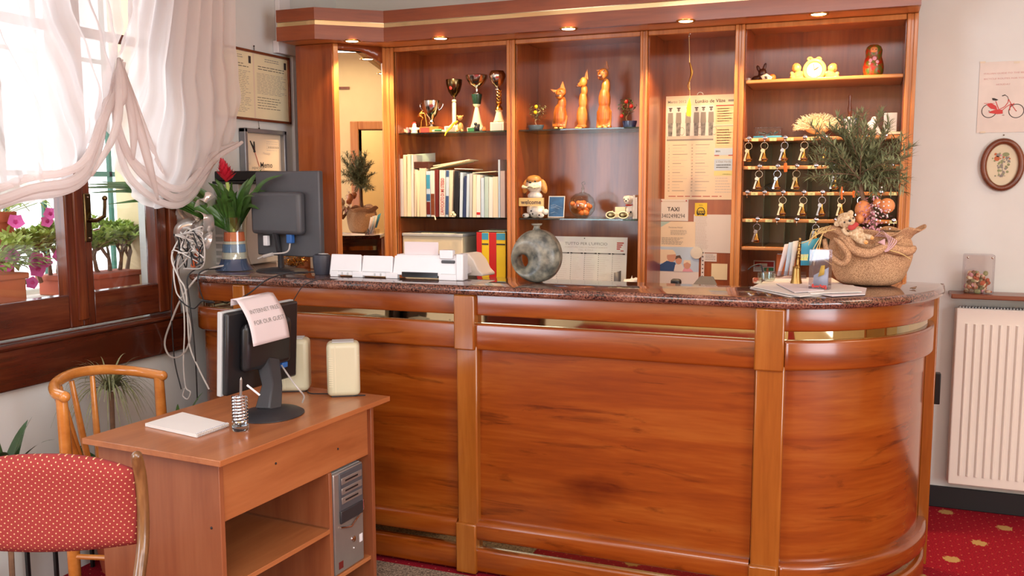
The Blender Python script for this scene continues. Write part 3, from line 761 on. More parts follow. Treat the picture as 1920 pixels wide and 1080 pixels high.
def band(mb, path, d0, d1, z0, z1, rnd=0.0, k=None):
    """strip following the path, d0 inner and d1 outer offset, top and bottom edges rounded by rnd"""
    if rnd:
        prof = [(d0, z0)]
        for a in (0, 30, 60, 90): prof.append((d1-rnd+rnd*math.sin(math.radians(a)), z0+rnd-rnd*math.cos(math.radians(a))))
        for a in (90, 60, 30, 0): prof.append((d1-rnd+rnd*math.sin(math.radians(a)), z1-rnd+rnd*math.cos(math.radians(a))))
        prof.append((d0, z1))
    else: prof = [(d0, z0), (d1, z0), (d1, z1), (d0, z1)]
    m = len(prof); cols = [offset(path, d) for d, z in prof]; n = len(path)
    vs = [Vector((cols[j][i].x, cols[j][i].y, prof[j][1])) for i in range(n) for j in range(m)]
    fs = [(i*m+j, (i+1)*m+j, (i+1)*m+(j+1) % m, i*m+(j+1) % m) for i in range(n-1) for j in range(m)]
    fs += [tuple(range(m)), tuple((n-1)*m+j for j in range(m-1, -1, -1))]
    mb.add(vs, fs, k)
ctr = thing('reception_counter', 'long wooden reception counter with a rounded end and mirrored strips under a granite top', 'counter', (-1.2, 3.2, 0))
STI = [(-2.455, -2.395), (-1.437, -1.352), (-.333, -.237)]
SEG = [(-2.80, STI[0][0]), (STI[0][1], STI[1][0]), (STI[1][1], STI[2][0]), (STI[2][1], .25)]
CURVE_END = {0: 0, 3: 1}
for i, (x0, x1) in enumerate(SEG):
    if i == 0: path = FRONT[:33]; path = [p for p in FRONT if p.x < x1 and p.x < -2.4] + [Vector((x1, 3.072, 0))]
    elif i == 3: path = [Vector((x0, 3.072, 0))] + [p for p in FRONT if p.x > x0+.005]
    else: path = [Vector((x0+(x1-x0)*j/8, 3.072, 0)) for j in range(9)]
    q = MB(); band(q, path, -.06, -.022, .12, .98); q.build('front_panel', 'counter_wood', ctr, ang=30)
    q = MB(); band(q, path, -.03, .0, 1.016, 1.096, .006); q.build('top_rail', 'counter_wood', ctr)
    q = MB(); band(q, path, -.03, .004, .884, .986, .01); q.build('lower_rail', 'counter_wood', ctr)
    q = MB(); band(q, path, -.04, -.016, .984, 1.018); q.build('mirror_strip', 'strip_mirror', ctr, ang=30)
    q = MB(); band(q, path, -.04, -.016, .104, .142); q.build('mirror_strip', 'strip_mirror', ctr, ang=30)
    q = MB(); band(q, path, -.04, .012, .138, .215, .018); q.build('plinth_rail', 'counter_wood', ctr)
    q = MB(); band(q, path, -.04, .008, .012, .106, .012); q.build('plinth_rail', 'counter_wood', ctr)
for x0, x1 in STI:
    q = MB(); q.box(x0+.004, x1+.004, 3.064, 3.10, .15, .90); q.box(x0, x1, 3.05, 3.10, .884, 1.094); q.box(x0, x1, 3.05, 3.10, 0.006, .205)
    q.build('stile', 'stile_wood', ctr, bevel=.006)
q = MB(); q.prism([(p.x, p.y) for p in offset(FRONT, -.07)]+[(.18, 3.76), (-2.0, 3.42), (-2.78, 3.6)], .0, .1)
q.build('plinth', 'black_skirting', ctr)
# inner side and the working desk behind the raised front
q = MB(); q.box(-2.6, .0, 3.36, 3.39, .74, 1.09); q.box(.0, .21, 3.70, 3.73, 0, 1.09); q.build('inner_panel', 'counter_wood', ctr)
q = MB(); q.box(-2.79, -.1, 3.39, 3.78, .72, .75); q.box(-2.79, -2.76, 3.45, 3.78, 0, .72); q.box(-.13, -.1, 3.4, 3.78, 0, .72); q.build('work_desk', 'black_plastic', ctr, bevel=.002)
q = MB(); q.box(.228, .268, 3.742, 3.775, .02, 1.085); q.build('end_post', 'stile_wood', ctr, bevel=.004)
q = MB(); q.box(.262, .288, 3.75, 3.79, .66, .78); q.build('latch', 'black_metal', ctr, bevel=.003)

# granite top: its own slab lying on the counter
GB = [Vector((.272, 3.76, 0))]
outer = offset(FRONT, .034)
ins = [(-2.81, 3.75), (-2.55, 3.75), (-2.42, 3.46), (-2.2, 3.40), (-.45, 3.40), (-.3, 3.45), (-.2, 3.60), (-.14, 3.745), (.2, 3.745)]
def slab(mb, outline, z0, z1, rnd):
    """horizontal slab with a bull-nosed edge"""
    n = len(outline); C = []
    def off(d):
        out = []
        for i in range(n):
            a = outline[i-1]; b_ = outline[(i+1) % n]; t = (b_-a).normalized(); out.append(outline[i]+Vector((-t.y, t.x, 0))*d)
        return out
    prof = [(rnd*(1-math.sin(math.radians(a))), (z0+rnd) - rnd*math.cos(math.radians(a))) for a in (0, 30, 60, 90)]+[(rnd*(1-math.sin(math.radians(a))), (z1-rnd)+rnd*math.cos(math.radians(a))) for a in (90, 60, 30, 0)]
    vs = []; m = len(prof)
    for d, z in prof: vs += [Vector((p.x, p.y, z)) for p in off(d)]
    fs = [(j*n+i, j*n+(i+1) % n, (j+1)*n+(i+1) % n, (j+1)*n+i) for j in range(m-1) for i in range(n)]
    fs += [tuple(range(n-1, -1, -1)), tuple((m-1)*n+i for i in range(n))]
    mb.add(vs, fs)
ol = [Vector((p.x, p.y, 0)) for p in outer]+[Vector((.2, 3.765, 0))]+[Vector((x, y, 0)) for x, y in reversed(ins[:-1])]
ol = [p for i, p in enumerate(ol) if i == 0 or (p-ol[i-1]).length > .004]
q = MB(); slab(q, ol, 1.094, 1.130, .017)
tag(q.build('granite_countertop', 'granite', ang=45), 'polished brown granite slab with rounded edge lying on the reception counter', 'countertop')
GZ = 1.1305
# speckled mat on the floor
q = MB(); q.box(-2.35, -1.22, 2.25, 3.03, 0.001, .010); tag(q.build('floor_mat', 'mat_pile', bevel=.003), 'speckled grey brown mat on the carpet at the foot of the counter', 'mat')

# ================================================================ display cabinet behind the counter
cab = thing('display_cabinet', 'tall wooden display cabinet with open lit bays and a narrow mirror behind the counter', 'cabinet', (-1.2, 4.3, 0))
YU, YB = 4.168, 4.50
UP_ = [(-2.335, -2.288), (-1.664, -1.621), (-1.001, -.966), (-.572, -.530), (.125, .168)]
ZT = 2.204
for i, (x0, x1) in enumerate(UP_):
    q = MB(); q.box(x0, x1, YU+.006, YU+.03, .0, ZT); xm = (x0+x1)/2; 
    q.box(x0, xm-.005, YU, YU+.02, 0, ZT); q.box(xm+.005, x1, YU, YU+.02, 0, ZT)
    q.box(xm-.010, xm+.010, YU+.03, YB, .0, ZT)
    q.build('upright', 'upright_wood', cab, bevel=.003)
q = MB(); q.box(-2.34, .168, YB, YB+.03, 0, ZT+.1); q.build('back_panel', 'cabinet_wood', cab)
for i in range(4):
    x0, x1 = UP_[i][1], UP_[i+1][0]
    q = MB(); q.box(x0, x0+.004, YU+.03, YB, 0, ZT); q.box(x1-.004, x1, YU+.03, YB, 0, ZT); q.build('side_lining', 'cabinet_wood', cab)
    q = MB(); q.box(x0, x1, YU+.008, YU+.028, ZT-.022, ZT); q.build('head_rail', 'upright_wood', cab, bevel=.003)
q = MB(); q.box(-2.33, .168, YU-.02, YB, 0, .955); q.build('base_unit', 'cabinet_wood', cab, bevel=.004)
q = MB(); q.prism([(-2.72, 3.80), (-2.505, 3.80), (-2.25, 4.012), (.168, 4.012), (.168, YB+.03), (-2.72, YB+.03)], ZT+.001, ZT+.02); q.build('soffit', 'shelf_wood', cab)
# left pier and angled mirror
q = MB(); q.box(-2.715, -2.50, 3.93, 3.955, 0, ZT); q.box(-2.715, -2.69, 3.95, YB, 0, ZT); q.build('side_panel', 'cabinet_wood', cab, bevel=.003)
A = Vector((-2.50, 3.935, 0)); B_ = Vector((-2.335, 4.17, 0)); dd = (B_-A).normalized(); nn = Vector((dd.y, -dd.x, 0)); Lm = (B_-A).length
def mbox(mb, s0, s1, d0, d1, z0, z1):
    P4 = [A+dd*s0+nn*d0, A+dd*s1+nn*d0, A+dd*s1+nn*d1, A+dd*s0+nn*d1]; mb.prism([(p.x, p.y) for p in P4], z0, z1)
q = MB(); mbox(q, 0, .028, -.03, .006, 0, ZT); mbox(q, Lm-.02, Lm, -.03, .004, 0, ZT); q.build('mirror_stile', 'upright_wood', cab, bevel=.003)
q = MB(); mbox(q, .02, Lm-.015, -.02, -.004, 0, .95); q.build('mirror_base', 'cabinet_wood', cab)
q = MB(); mbox(q, .028, Lm-.02, -.02, -.003, .955, 2.17); q.build('mirror', 'mirror_glass', cab)
# arched dark head over the mirror
q = MB()
vs = []
mm = 8
for j in range(mm+1):
    s_ = .028+(Lm-.048)*j/mm; zz = 2.175-.0*j if j < mm*.55 else 2.175-.05*((j/mm-.55)/.45)
    for z in (zz, 2.205): p = A+dd*s_+nn*.002; vs.append((p.x, p.y, z)); 
q.add(vs, [(2*j, 2*j+2, 2*j+3, 2*j+1) for j in range(mm)]); q.build('mirror_head', 'cornice_wood', cab, solid=.01)
# cornice following the same outline, with the gilt strip
CP = [Vector((-2.72, 3.785, 0)), Vector((-2.502, 3.785, 0)), Vector((-2.243, 3.995, 0)), Vector((.168, 3.995, 0))]
def pband(mb, d0, d1, z0, z1):
    def off(d):
        out = []
        for i, p in enumerate(CP):
            if i == 0: t = (CP[1]-CP[0]).normalized(); n_ = Vector((t.y, -t.x, 0))
            elif i == len(CP)-1: t = (CP[-1]-CP[-2]).normalized(); n_ = Vector((t.y, -t.x, 0))
            else:
                t0 = (CP[i]-CP[i-1]).normalized(); t1 = (CP[i+1]-CP[i]).normalized()
                n0 = Vector((t0.y, -t0.x, 0)); n1 = Vector((t1.y, -t1.x, 0)); n_ = (n0+n1).normalized(); n_ /= max(.5, n_.dot(n0))
            out.append(p+n_*d)
        return out
    a, b_ = off(d0), off(d1); n = len(CP)
    vs = [Vector((p.x, p.y, z)) for p, z in [(p, z0) for p in a]+[(p, z0) for p in b_]+[(p, z1) for p in b_]+[(p, z1) for p in a]]
    fs = []
    for i in range(n-1):
        for r in range(4):
            r2 = (r+1) % 4; fs.append((r*n+i, r*n+i+1, r2*n+i+1, r2*n+i))
    fs += [(0, n, 2*n, 3*n), (n-1, 4*n-1, 3*n-1, 2*n-1)]
    mb.add(vs, fs)
co = MB(); pband(co, -.03, 0, 2.204, 2.272); pband(co, -.03, 0, 2.294, 2.352); pband(co, -.04, -.012, 2.26, 2.30)
cor = co.build('cornice', 'cornice_wood', cab, smooth=False)
co = MB(); pband(co, -.02, -.008, 2.2725, 2.2935); co.build('gilt_strip', 'gilt_strip', cor, smooth=False)
q = MB(); q.box(-2.72, .168, 4.02, YB+.03, 2.335, 2.35); q.build('cabinet_top', 'cornice_wood', cab)
# shelves
def shelf_glass(x0, x1, z): q = MB(); q.box(x0+.004, x1-.004, YU+.035, YB-.002, z, z+.008); q.build('glass_shelf', 'shelf_glass', cab, bevel=.001)
B = [(-2.284, -1.668), (-1.617, -1.005), (-.962, -.576), (-.526, .121)]
SZ1, SZ2 = 1.765, 1.332
for x0, x1 in B[:2]:
    shelf_glass(x0, x1, SZ1); shelf_glass(x0, x1, SZ2)
for z in (1.946, 1.692, 1.568, 1.453, 1.333, 1.207):
    q = MB(); q.box(B[3][0], B[3][1], YU+.012, YB, z, z+.016); q.build('wooden_shelf', 'shelf_wood', cab, bevel=.004)
for i in range(1, 7):
    x = B[3][0]+(B[3][1]-B[3][0])*i/7
    for z0, z1 in ((1.223, 1.333), (1.349, 1.453), (1.469, 1.568), (1.584, 1.692)):
        q = MB(); q.box(x-.002, x+.002, YU+.03, YB-.01, z0, z1); q.build('glass_divider', 'shelf_glass', cab)
# key labels and hooks
HOOKS = []
rows = [(1.700, [1404, 1434, 1472, 1509, 1547, 1585, 1622, 1660], [1414, 1448, 1480, 1518]),
        (1.576, [1424, 1458, 1494, 1530, 1567, 1604, 1640, 1672], [1408, 1448, 1486, 1520, 1556]),
        (1.461, [1401, 1433, 1468, 1507, 1542, 1578, 1615, 1652], [1413, 1447, 1482, 1520, 1556, 1673]),
        (1.341, [1420, 1457, 1494, 1530, 1568, 1604, 1640, 1676], [1403, 1440, 1480, 1522, 1674])]
nlab = 101
for z, hx, lx in rows:
    py = 540  # hook positions read along the shelf edge
    for px in hx:
        # x on the shelf's front plane
        p = at(px, 264 if z > 1.65 else 315 if z > 1.5 else 365 if z > 1.4 else 415, 'y', YU)
        if p.x > .11: continue
        q = MB(); q.lathe([(.009, 0), (.009, .003), (.005, .005), (0, .006)], (p.x, YU+.011, z+.008), 12, M=rot(PI/2, 'x'))
        q.tube(cat_rom([(p.x, YU+.008, z+.006), (p.x, YU-.012, z), (p.x, YU-.014, z-.012), (p.x, YU-.006, z-.018), (p.x, YU-.001, z-.013)], 4), .0019, 6)
        q.build('key_hook', 'chrome', cab)
        HOOKS.append(Vector((p.x, YU-.0105, z-.0165)))
    for px in lx:
        p = at(px, 264 if z > 1.65 else 315 if z > 1.5 else 365 if z > 1.4 else 415, 'y', YU)
        sh = Sheet((p.x-.013, YU+.0108, z+.006), (1, 0, 0), (0, 0, -1), ['yellow_label', 'ink'], .001); sh.base(.03, .0125)
        sh.text(str(nlab % 100 if nlab % 100 else 1), .015, .0098, .010, 1, center=True); nlab += 1
        sh.done('room_label', cab)
# base for things in the two glass bays and the papered bay
# ================================================================ helpers for small things measured on the photograph
def mpp(p): return (Vector(p)-CAMPOS).dot(FW)/CAM_F          # metres per photo pixel at that point
class Fig:
    """measures a small thing in a close-up: (ox, oy) origin and sc zoom of the close-up, y the depth it stands at"""
    def __init__(s, ox, oy, sc, y, ground=None):
        s.ox, s.oy, s.sc, s.y = ox, oy, sc, y; s.dz = 0
        if ground: gx, gy, z = ground; s.dz = z-s.p(gx, gy).z
    def p(s, x, y, d=0):
        q = at(s.ox+x/s.sc, s.oy+y/s.sc, 'y', s.y); return Vector((q.x, q.y+d, q.z+s.dz))
    def m(s, n, x=None, y=None): return n/s.sc*mpp(s.p(x if x is not None else 300, y if y is not None else 300))
    def ball(s, mb, x, y, rx, ry=None, d=0, rd=None, k=None, a=0, n=12):
        ry = ry or rx; u = s.m(1, x, y)
        mb.ball(s.p(x, y, d), (rx*u, (rd or min(rx, ry))*u, ry*u), n, k, rot(a, 'y') if a else None); return s
    def tube(s, mb, pts, r, k=None, n=8, sm=4):
        P_ = [s.p(*q) for q in pts]
        if sm and len(P_) > 2:
            m_ = len(P_); P2 = cat_rom(P_, sm)
            if isinstance(r, (list, tuple)):
                rr = []
                for i in range(len(P2)):
                    t = i/sm; a = min(int(t), m_-1); b_ = min(a+1, m_-1); rr.append(r[a]+(r[b_]-r[a])*(t-a))
                r = rr
            P_ = P2
        u = s.m(1, pts[0][0], pts[0][1]); r = [q*u for q in r] if isinstance(r, (list, tuple)) else r*u
        mb.tube(P_, r, n, k=k); return s
    def lathe(s, mb, cx, prof, k=None, n=20, d=0, sy=1):
        u = s.m(1, cx, prof[0][1]); c = s.p(cx, prof[0][1], d)
        mb.lathe([(hw*u, s.p(cx, y).z-c.z) for hw, y in prof][::-1], c, n, k, sy=sy); return s
    def box(s, mb, x0, x1, y0, y1, d0, d1, k=None):
        a = s.p(x0, y1); b_ = s.p(x1, y0); mb.box(a.x, b_.x, s.y+d0, s.y+d1, a.z, b_.z, k); return s
G1, G2 = SZ1+.0085, SZ2+.0085
# ---------------------------------------------------------------- trophies (upper glass shelf, first bay)
Q = Fig(730, 60, 5.4, 4.30, (400, 995, G1))
t = thing('trophy', 'squat silver cup trophy on an orange and red base, shortest of the four trophies', 'trophy', Q.p(425, 995))
q = MB(); Q.lathe(q, 425, [(95, 662), (100, 668), (98, 700), (86, 760), (55, 815), (30, 840), (22, 860), (30, 880), (22, 900), (55, 922), (60, 928), (0, 928)]); q.build('cup', 'silver', t)
q = MB(); Q.box(q, 330, 520, 928, 995, -.03, .03); q.build('base', 'orange', t, bevel=.002)
q = MB(); Q.box(q, 342, 430, 938, 990, -.032, -.03); q.build('plaque', 'ink_red', t)
q = MB(); Q.tube(q, [(520, 690), (545, 700), (530, 740), (505, 760)], 6); Q.tube(q, [(330, 690), (312, 700), (318, 740), (345, 770)], 6); q.build('cup_handle', 'silver', t)
t = thing('trophy', 'dark bronze goblet trophy on a pale column and marble base', 'trophy', Q.p(655, 995))
q = MB(); Q.lathe(q, 655, [(82, 450), (84, 456), (80, 500), (60, 570), (28, 615), (10, 630), (10, 655), (0, 655)]); q.build('cup', 'bronze', t)
q = MB(); Q.lathe(q, 655, [(14, 652), (22, 660), (22, 672), (14, 680), (20, 690), (20, 880), (30, 900), (50, 915), (52, 922), (0, 922)]); q.build('column', 'paper_cream', t)
q = MB(); Q.box(q, 580, 730, 922, 992, -.03, .03); q.build('base', 'marble_white', t, bevel=.002)
q = MB(); Q.box(q, 600, 690, 934, 980, -.032, -.03); q.build('plaque', 'ink_grey', t)
q = MB(); Q.ball(q, 650, 540, 14, 20, d=-.035, rd=4); q.build('medallion', 'red', t)
t = thing('trophy', 'wide silver bowl trophy with a green collar on a tall tapering stem', 'trophy', Q.p(885, 990))
q = MB(); Q.lathe(q, 885, [(110, 405), (114, 412), (105, 445), (75, 500), (35, 530), (14, 545), (12, 570), (50, 592), (56, 600), (0, 602)]); q.build('cup', 'silver', t)
q = MB(); Q.lathe(q, 885, [(56, 600), (42, 690), (38, 700), (0, 700)]); q.build('collar', 'green_stone', t)
q = MB(); Q.lathe(q, 885, [(38, 698), (36, 712), (18, 730), (24, 760), (50, 880), (64, 925), (70, 935), (0, 935)]); q.build('stem', 'paper_cream', t)
q = MB(); Q.box(q, 810, 960, 935, 990, -.03, .03); q.build('base', 'marble_white', t, bevel=.002)
q = MB(); Q.box(q, 820, 900, 942, 986, -.032, -.03); q.build('plaque', 'green', t)
t = thing('trophy', 'tallest silver and gold trophy with a twisted openwork stem on a marble base', 'trophy', Q.p(1115, 985))
q = MB(); Q.lathe(q, 1095, [(68, 362), (72, 370), (88, 400), (86, 430), (60, 490), (28, 520), (14, 535), (30, 545), (30, 555), (0, 556)]); q.build('cup', 'silver', t)
q = MB()
for a0 in (0, PI/2, PI, 3*PI/2):
    c0 = Q.p(1110, 550); c1 = Q.p(1110, 680); rr = Q.m(22)
    q.tube([c0.lerp(c1, i/12)+Vector((rr*math.cos(a0+i*.5), rr*math.sin(a0+i*.5), 0)) for i in range(13)], Q.m(5), 6)
Q.lathe(q, 1110, [(30, 676), (32, 690), (14, 705), (36, 735), (40, 760), (0, 765)]); q.build('twisted_stem', 'gold', t)
q = MB(); Q.lathe(q, 1112, [(38, 762), (30, 780), (50, 860), (58, 870), (58, 880), (0, 880)]); q.build('stem', 'paper_cream', t)
q = MB(); Q.box(q, 1042, 1180, 880, 980, -.03, .03); q.build('base', 'marble_white', t, bevel=.002)
q = MB(); Q.box(q, 1058, 1165, 896, 968, -.032, -.03); q.build('plaque', 'light_grey', t)
# small ornaments between them
t = thing('dancer_figurine', 'golden figurine of a leaping dancer behind the squat silver cup', 'figurine', Q.p(300, 995, .05))
q = MB()
Q.tube(q, [(330, 660, .05), (318, 700, .05), (300, 745, .05), (265, 790, .05), (250, 825, .05)], [8, 7, 9, 16, 12])
Q.tube(q, [(262, 800, .05), (310, 785, .05), (325, 830, .05), (335, 920, .05), (340, 990, .05)], [16, 14, 11, 8, 6]); Q.tube(q, [(262, 810, .05), (295, 830, .05), (280, 870, .05), (275, 985, .05)], [16, 12, 8, 6])
Q.ball(q, 330, 655, 10, 12, .05); Q.ball(q, 308, 988, 45, 8, .05, rd=25); q.build('body', 'gold', t, remesh=.0022)
t = thing('shell_ornament', 'round pinkish shell ornament at the end of the trophy shelf', 'ornament', Q.p(168, 1000))
q = MB(); Q.ball(q, 168, 968, 52, 36, 0, 34); q.build('shell', 'petal_pale', t)
q = MB()
for i in range(4): Q.tube(q, [(125+i*10, 965+i*8, -.03), (165+i*8, 950+i*11, -.034), (210, 975+i*6, -.028)], 3)
q.build('ridges', 'paper_cream', t)
t = thing('rooster_figurine', 'small white pottery hen with a red comb beside the shell ornament', 'figurine', Q.p(260, 1000))
q = MB(); Q.ball(q, 262, 960, 36, 40, -.01); Q.ball(q, 262, 915, 22, 24, -.01); Q.ball(q, 222, 950, 22, 14, -.01, a=.6); Q.ball(q, 300, 950, 20, 14, -.01); Q.lathe(q, 262, [(34, 985), (40, 1000), (0, 1000)], d=-.01); q.build('body', 'white_glaze', t, remesh=.0025)
q = MB(); Q.ball(q, 262, 890, 20, 10, -.01); Q.ball(q, 250, 900, 10, 10, -.015); q.build('comb', 'red', t)
t = thing('teddy_figurine', 'small seated bear figurine with a long yellow scarf hanging over the shelf edge', 'figurine', Q.p(770, 990, -.06))
q = MB(); Q.ball(q, 770, 935, 30, 44, -.06); Q.ball(q, 765, 845, 26, 26, -.06); Q.ball(q, 738, 825, 9, 9, -.06); Q.ball(q, 792, 825, 9, 9, -.06); Q.ball(q, 745, 975, 16, 14, -.07); Q.ball(q, 795, 975, 14, 14, -.07); Q.ball(q, 735, 900, 12, 26, -.07, a=.3); q.build('body', 'tan_glaze', t, remesh=.0025)
q = MB(); Q.tube(q, [(755, 880, -.075), (715, 910, -.08), (690, 950, -.085), (668, 990, -.105), (657, 1030, -.112)], [9, 12, 12, 9, 5]); q.build('scarf', 'yellow', t)
t = thing('candy_ornament', 'small striped roll ornament lying between two trophy bases', 'ornament', Q.p(525, 992, -.04))
q = MB(); Q.tube(q, [(472, 975, -.04), (530, 972, -.04), (590, 976, -.04)], [12, 17, 12]); q.build('roll', 'paper_cream', t)
q = MB(); Q.tube(q, [(500, 966, -.045), (570, 966, -.045)], 13, sm=0); q.build('stripe', 'green', t)
t = thing('cat_figurine', 'tiny black figurine in front of the green collared trophy', 'figurine', Q.p(925, 980, -.05))
q = MB(); Q.ball(q, 925, 950, 30, 32, -.05); Q.ball(q, 912, 905, 18, 18, -.05); Q.ball(q, 945, 920, 14, 20, -.05); Q.ball(q, 925, 974, 34, 8, -.05, rd=20); q.build('body', 'black_plastic', t, remesh=.0025)
t = thing('duck_figurine', 'tiny orange duck figurine next to the tallest trophy', 'figurine', Q.p(1000, 980, -.05))
q = MB(); Q.ball(q, 1000, 962, 24, 16, -.05); Q.ball(q, 1005, 942, 12, 12, -.05); q.build('body', 'orange', t, remesh=.002)

# ---------------------------------------------------------------- wooden cats and bonsai (second bay, upper glass shelf)
Q = Fig(950, 60, 5.69, 4.30, (600, 1000, G1))
def cat_statue(label, parts, tubes, ears, face, paws):
    t = thing('cat_statue', label, 'statue', Q.p(*face[:2]))
    q = MB()
    for b_ in parts: Q.ball(q, *b_)
    for tb in tubes: Q.tube(q, *tb)
    q.build('body', 'statue_wood', t, remesh=.003)
    for e in ears:
        q = MB(); a, b_, c_ = [Q.p(*p) for p in e]; tip = c_
        n = Vector((0, .012, 0)); q.add([a, b_, tip, a+n, b_+n, tip+n*.3], [(0, 1, 2), (5, 4, 3), (0, 3, 4, 1), (1, 4, 5, 2), (2, 5, 3, 0)]); q.build('ear', 'statue_wood', t)
    q = MB(); 
    for x, y, rx, ry in face[2:]: Q.ball(q, x, y, rx, ry, -.045 if len(face) < 9 else -.045, rd=5)
    q.build('painted_face', 'chocolate', t)
    q = MB()
    for x, y in paws: Q.ball(q, x, y, 22, 12, -.035)
    q.build('paw', 'cream_glaze', t)
cat_statue('small carved wooden cat with head tilted, shortest of the three cats',
           [(570, 850, 75, 140, 0, 60), (590, 720, 48, 90, 0, 45), (585, 605, 58, 48, -.01, 45), (575, 650, 40, 30, -.02, 30), (560, 960, 80, 30, 0, 55)],
           [([(515, 990, .0), (490, 930, .01), (500, 850, .02)], [14, 12, 8]), ([(620, 985, -.01), (635, 900, 0), (645, 850, 0)], [16, 14, 8])],
           [((560, 570), (625, 580), (598, 480)), ((530, 620), (545, 575), (462, 565))],
           [570, 990, (545, 610, 10, 8), (600, 600, 10, 8), (572, 645, 26, 14)], [(550, 985), (605, 985)])
cat_statue('slender carved wooden cat seen in profile, between the other two cats',
           [(805, 860, 62, 135, 0, 55), (815, 700, 48, 110, 0, 42), (830, 580, 38, 60, 0, 35), (828, 490, 42, 52, -.01, 36), (790, 520, 28, 26, -.01, 24), (800, 965, 62, 25, 0, 45)],
           [([(825, 985, -.01), (840, 900, 0), (850, 820, 0)], [20, 17, 9])],
           [((840, 440), (868, 460), (860, 350)), ((832, 440), (862, 455), (848, 375))],
           [800, 990, (800, 480, 9, 7), (782, 545, 16, 9)], [(770, 985), (805, 988)])
cat_statue('tall carved wooden cat with one ear up, the tallest of the three cats',
           [(1040, 850, 80, 150, 0, 65), (1045, 680, 68, 140, 0, 58), (1060, 540, 48, 90, 0, 42), (1035, 400, 62, 55, -.01, 50), (1025, 445, 42, 30, -.02, 30), (1045, 965, 82, 25, 0, 60)],
           [([(975, 985, -.01), (972, 880, 0), (968, 800, 0)], [15, 13, 8]), ([(1100, 985, -.01), (1108, 880, 0), (1115, 790, 0)], [17, 14, 8])],
           [((1030, 350), (1088, 350), (1068, 262)), ((985, 420), (1010, 350), (955, 360))],
           [1040, 990, (1002, 385, 12, 9), (1062, 378, 12, 9), (1020, 435, 30, 15)], [(1010, 975), (1070, 978)])
def bonsai(label, cx, top, potbox, fruit, fmat, pot, seed, spread=105):
    rr = random.Random(seed)
    t = thing('bonsai', label, 'plant', Q.p(cx, potbox[3], -.02))
    x0, x1, y0, y1 = potbox
    q = MB(); w_ = (x1-x0)/2
    Q.lathe(q, (x0+x1)/2, [(w_*.92, y0+6), (w_, y0+4), (w_, y0), (w_*1.05, y0), (w_*1.02, y0+16), (w_*.85, y1), (0, y1)], d=-.01, sy=.6); q.build('pot', pot, t)
    q = MB(); Q.lathe(q, (x0+x1)/2, [(0, y0+2), (w_*.9, y0+5), (w_*.9, y0+12)], d=-.01, sy=.6); q.build('soil', 'soil', t)
    q = MB(); Q.tube(q, [(cx, y0+6, -.01), (cx-12, y0-40, -.01), (cx+10, y0-90, 0), (cx-5, top+60, 0)], [9, 8, 6, 4])
    for i in range(5): Q.tube(q, [(cx, y0-50-i*14, 0), (cx+rr.uniform(-60, 60), y0-90-i*14, rr.uniform(-.02, .02)), (cx+rr.uniform(-95, 95), y0-110-i*20, rr.uniform(-.03, .03))], 3)
    q.build('trunk', 'bark', t)
    q = MB(); u = Q.m(1)
    for i in range(110):
        a = rr.uniform(0, 6.28); r_ = rr.uniform(.3, 1)
        p = Q.p(cx+spread*r_*math.cos(a), (top+y0-60)/2+ (y0-60-top)/2*r_*math.sin(a), rr.uniform(-.035, .035))
        q.leaf(p, (rr.uniform(-1, 1), rr.uniform(-1, .5), rr.uniform(-.3, .6)), (0, 0, 1), 34*u, 13*u, None, .4, 2)
    q.build('foliage', 'leaf_grey' if fmat == 'yellow' else 'leaf', t)
    for x, y in fruit:
        q = MB(); Q.ball(q, x, y, 20, 20, -.04, 18); q.build('fruit', fmat, t)
bonsai('tiny artificial bonsai with yellow fruit in a grey blue oval pot, beside the shortest cat', 325, 710, (230, 405, 952, 1005), [(342, 760), (335, 820)], 'yellow', 'slate_pot', 3)
bonsai('tiny artificial bonsai with red fruit in a dark blue pot, beside the tallest cat', 1295, 655, (1240, 1395, 905, 975), [(1300, 705), (1352, 755), (1250, 860)], 'red', 'blue_pot', 5, 95)

# ---------------------------------------------------------------- middle shelf, second bay
Q = Fig(950, 310, 4.7, 4.27, (250, 460, G2))
t = thing('dog_figurine', 'spotted puppy figurine with brown ears holding a welcome sign', 'figurine', Q.p(255, 460))
q = MB(); Q.ball(q, 255, 390, 85, 75, 0, 55); Q.ball(q, 250, 270, 72, 40, 0, 45); Q.ball(q, 190, 440, 34, 22, -.035); Q.ball(q, 320, 440, 34, 22, -.035); Q.ball(q, 350, 410, 28, 28, -.01)
Q.ball(q, 250, 172, 82, 76, 0, 64); Q.ball(q, 248, 188, 52, 40, -.035, 36); q.build('body', 'white_glaze', t, remesh=.003)
q = MB(); Q.ball(q, 172, 185, 34, 66, -.005, 24, a=.3); q.build('ear', 'tan_glaze', t); q = MB(); Q.ball(q, 328, 185, 32, 66, -.005, 24, a=-.3); q.build('ear', 'tan_glaze', t)
q = MB(); Q.ball(q, 248, 126, 70, 40, -.012, 55); q.build('head_patch', 'tan_glaze', t)
q = MB(); Q.ball(q, 250, 150, 14, 10, -.072, 8); Q.ball(q, 218, 142, 9, 8, -.058, 6); Q.ball(q, 285, 142, 9, 8, -.058, 6); Q.tube(q, [(212, 205, -.062), (248, 190, -.075), (290, 205, -.062)], 4)
for x, y in ((250, 400), (262, 425), (185, 440), (320, 436), (240, 432)): Q.ball(q, x, y, 8, 8, -.056, 5)
q.build('painted_spots', 'black_plastic', t)
q = MB(); Q.tube(q, [(180, 188, -.062), (215, 195, -.066), (290, 195, -.066), (330, 188, -.062)], [16, 9, 9, 16]); q.build('bone', 'paper_cream', t)
a = Q.p(148, 285, -.066); b_ = Q.p(362, 285, -.066)
sh = Sheet(a, b_-a, (0, 0, -1), ['cream_glaze', 'chocolate'], .012); wd = (b_-a).length; sh.base(wd, Q.m(72)); sh.text('welcome', wd/2, Q.m(54), Q.m(52), 1, width=wd*.82, center=True, bold=.02); sh.done('welcome_sign', t)
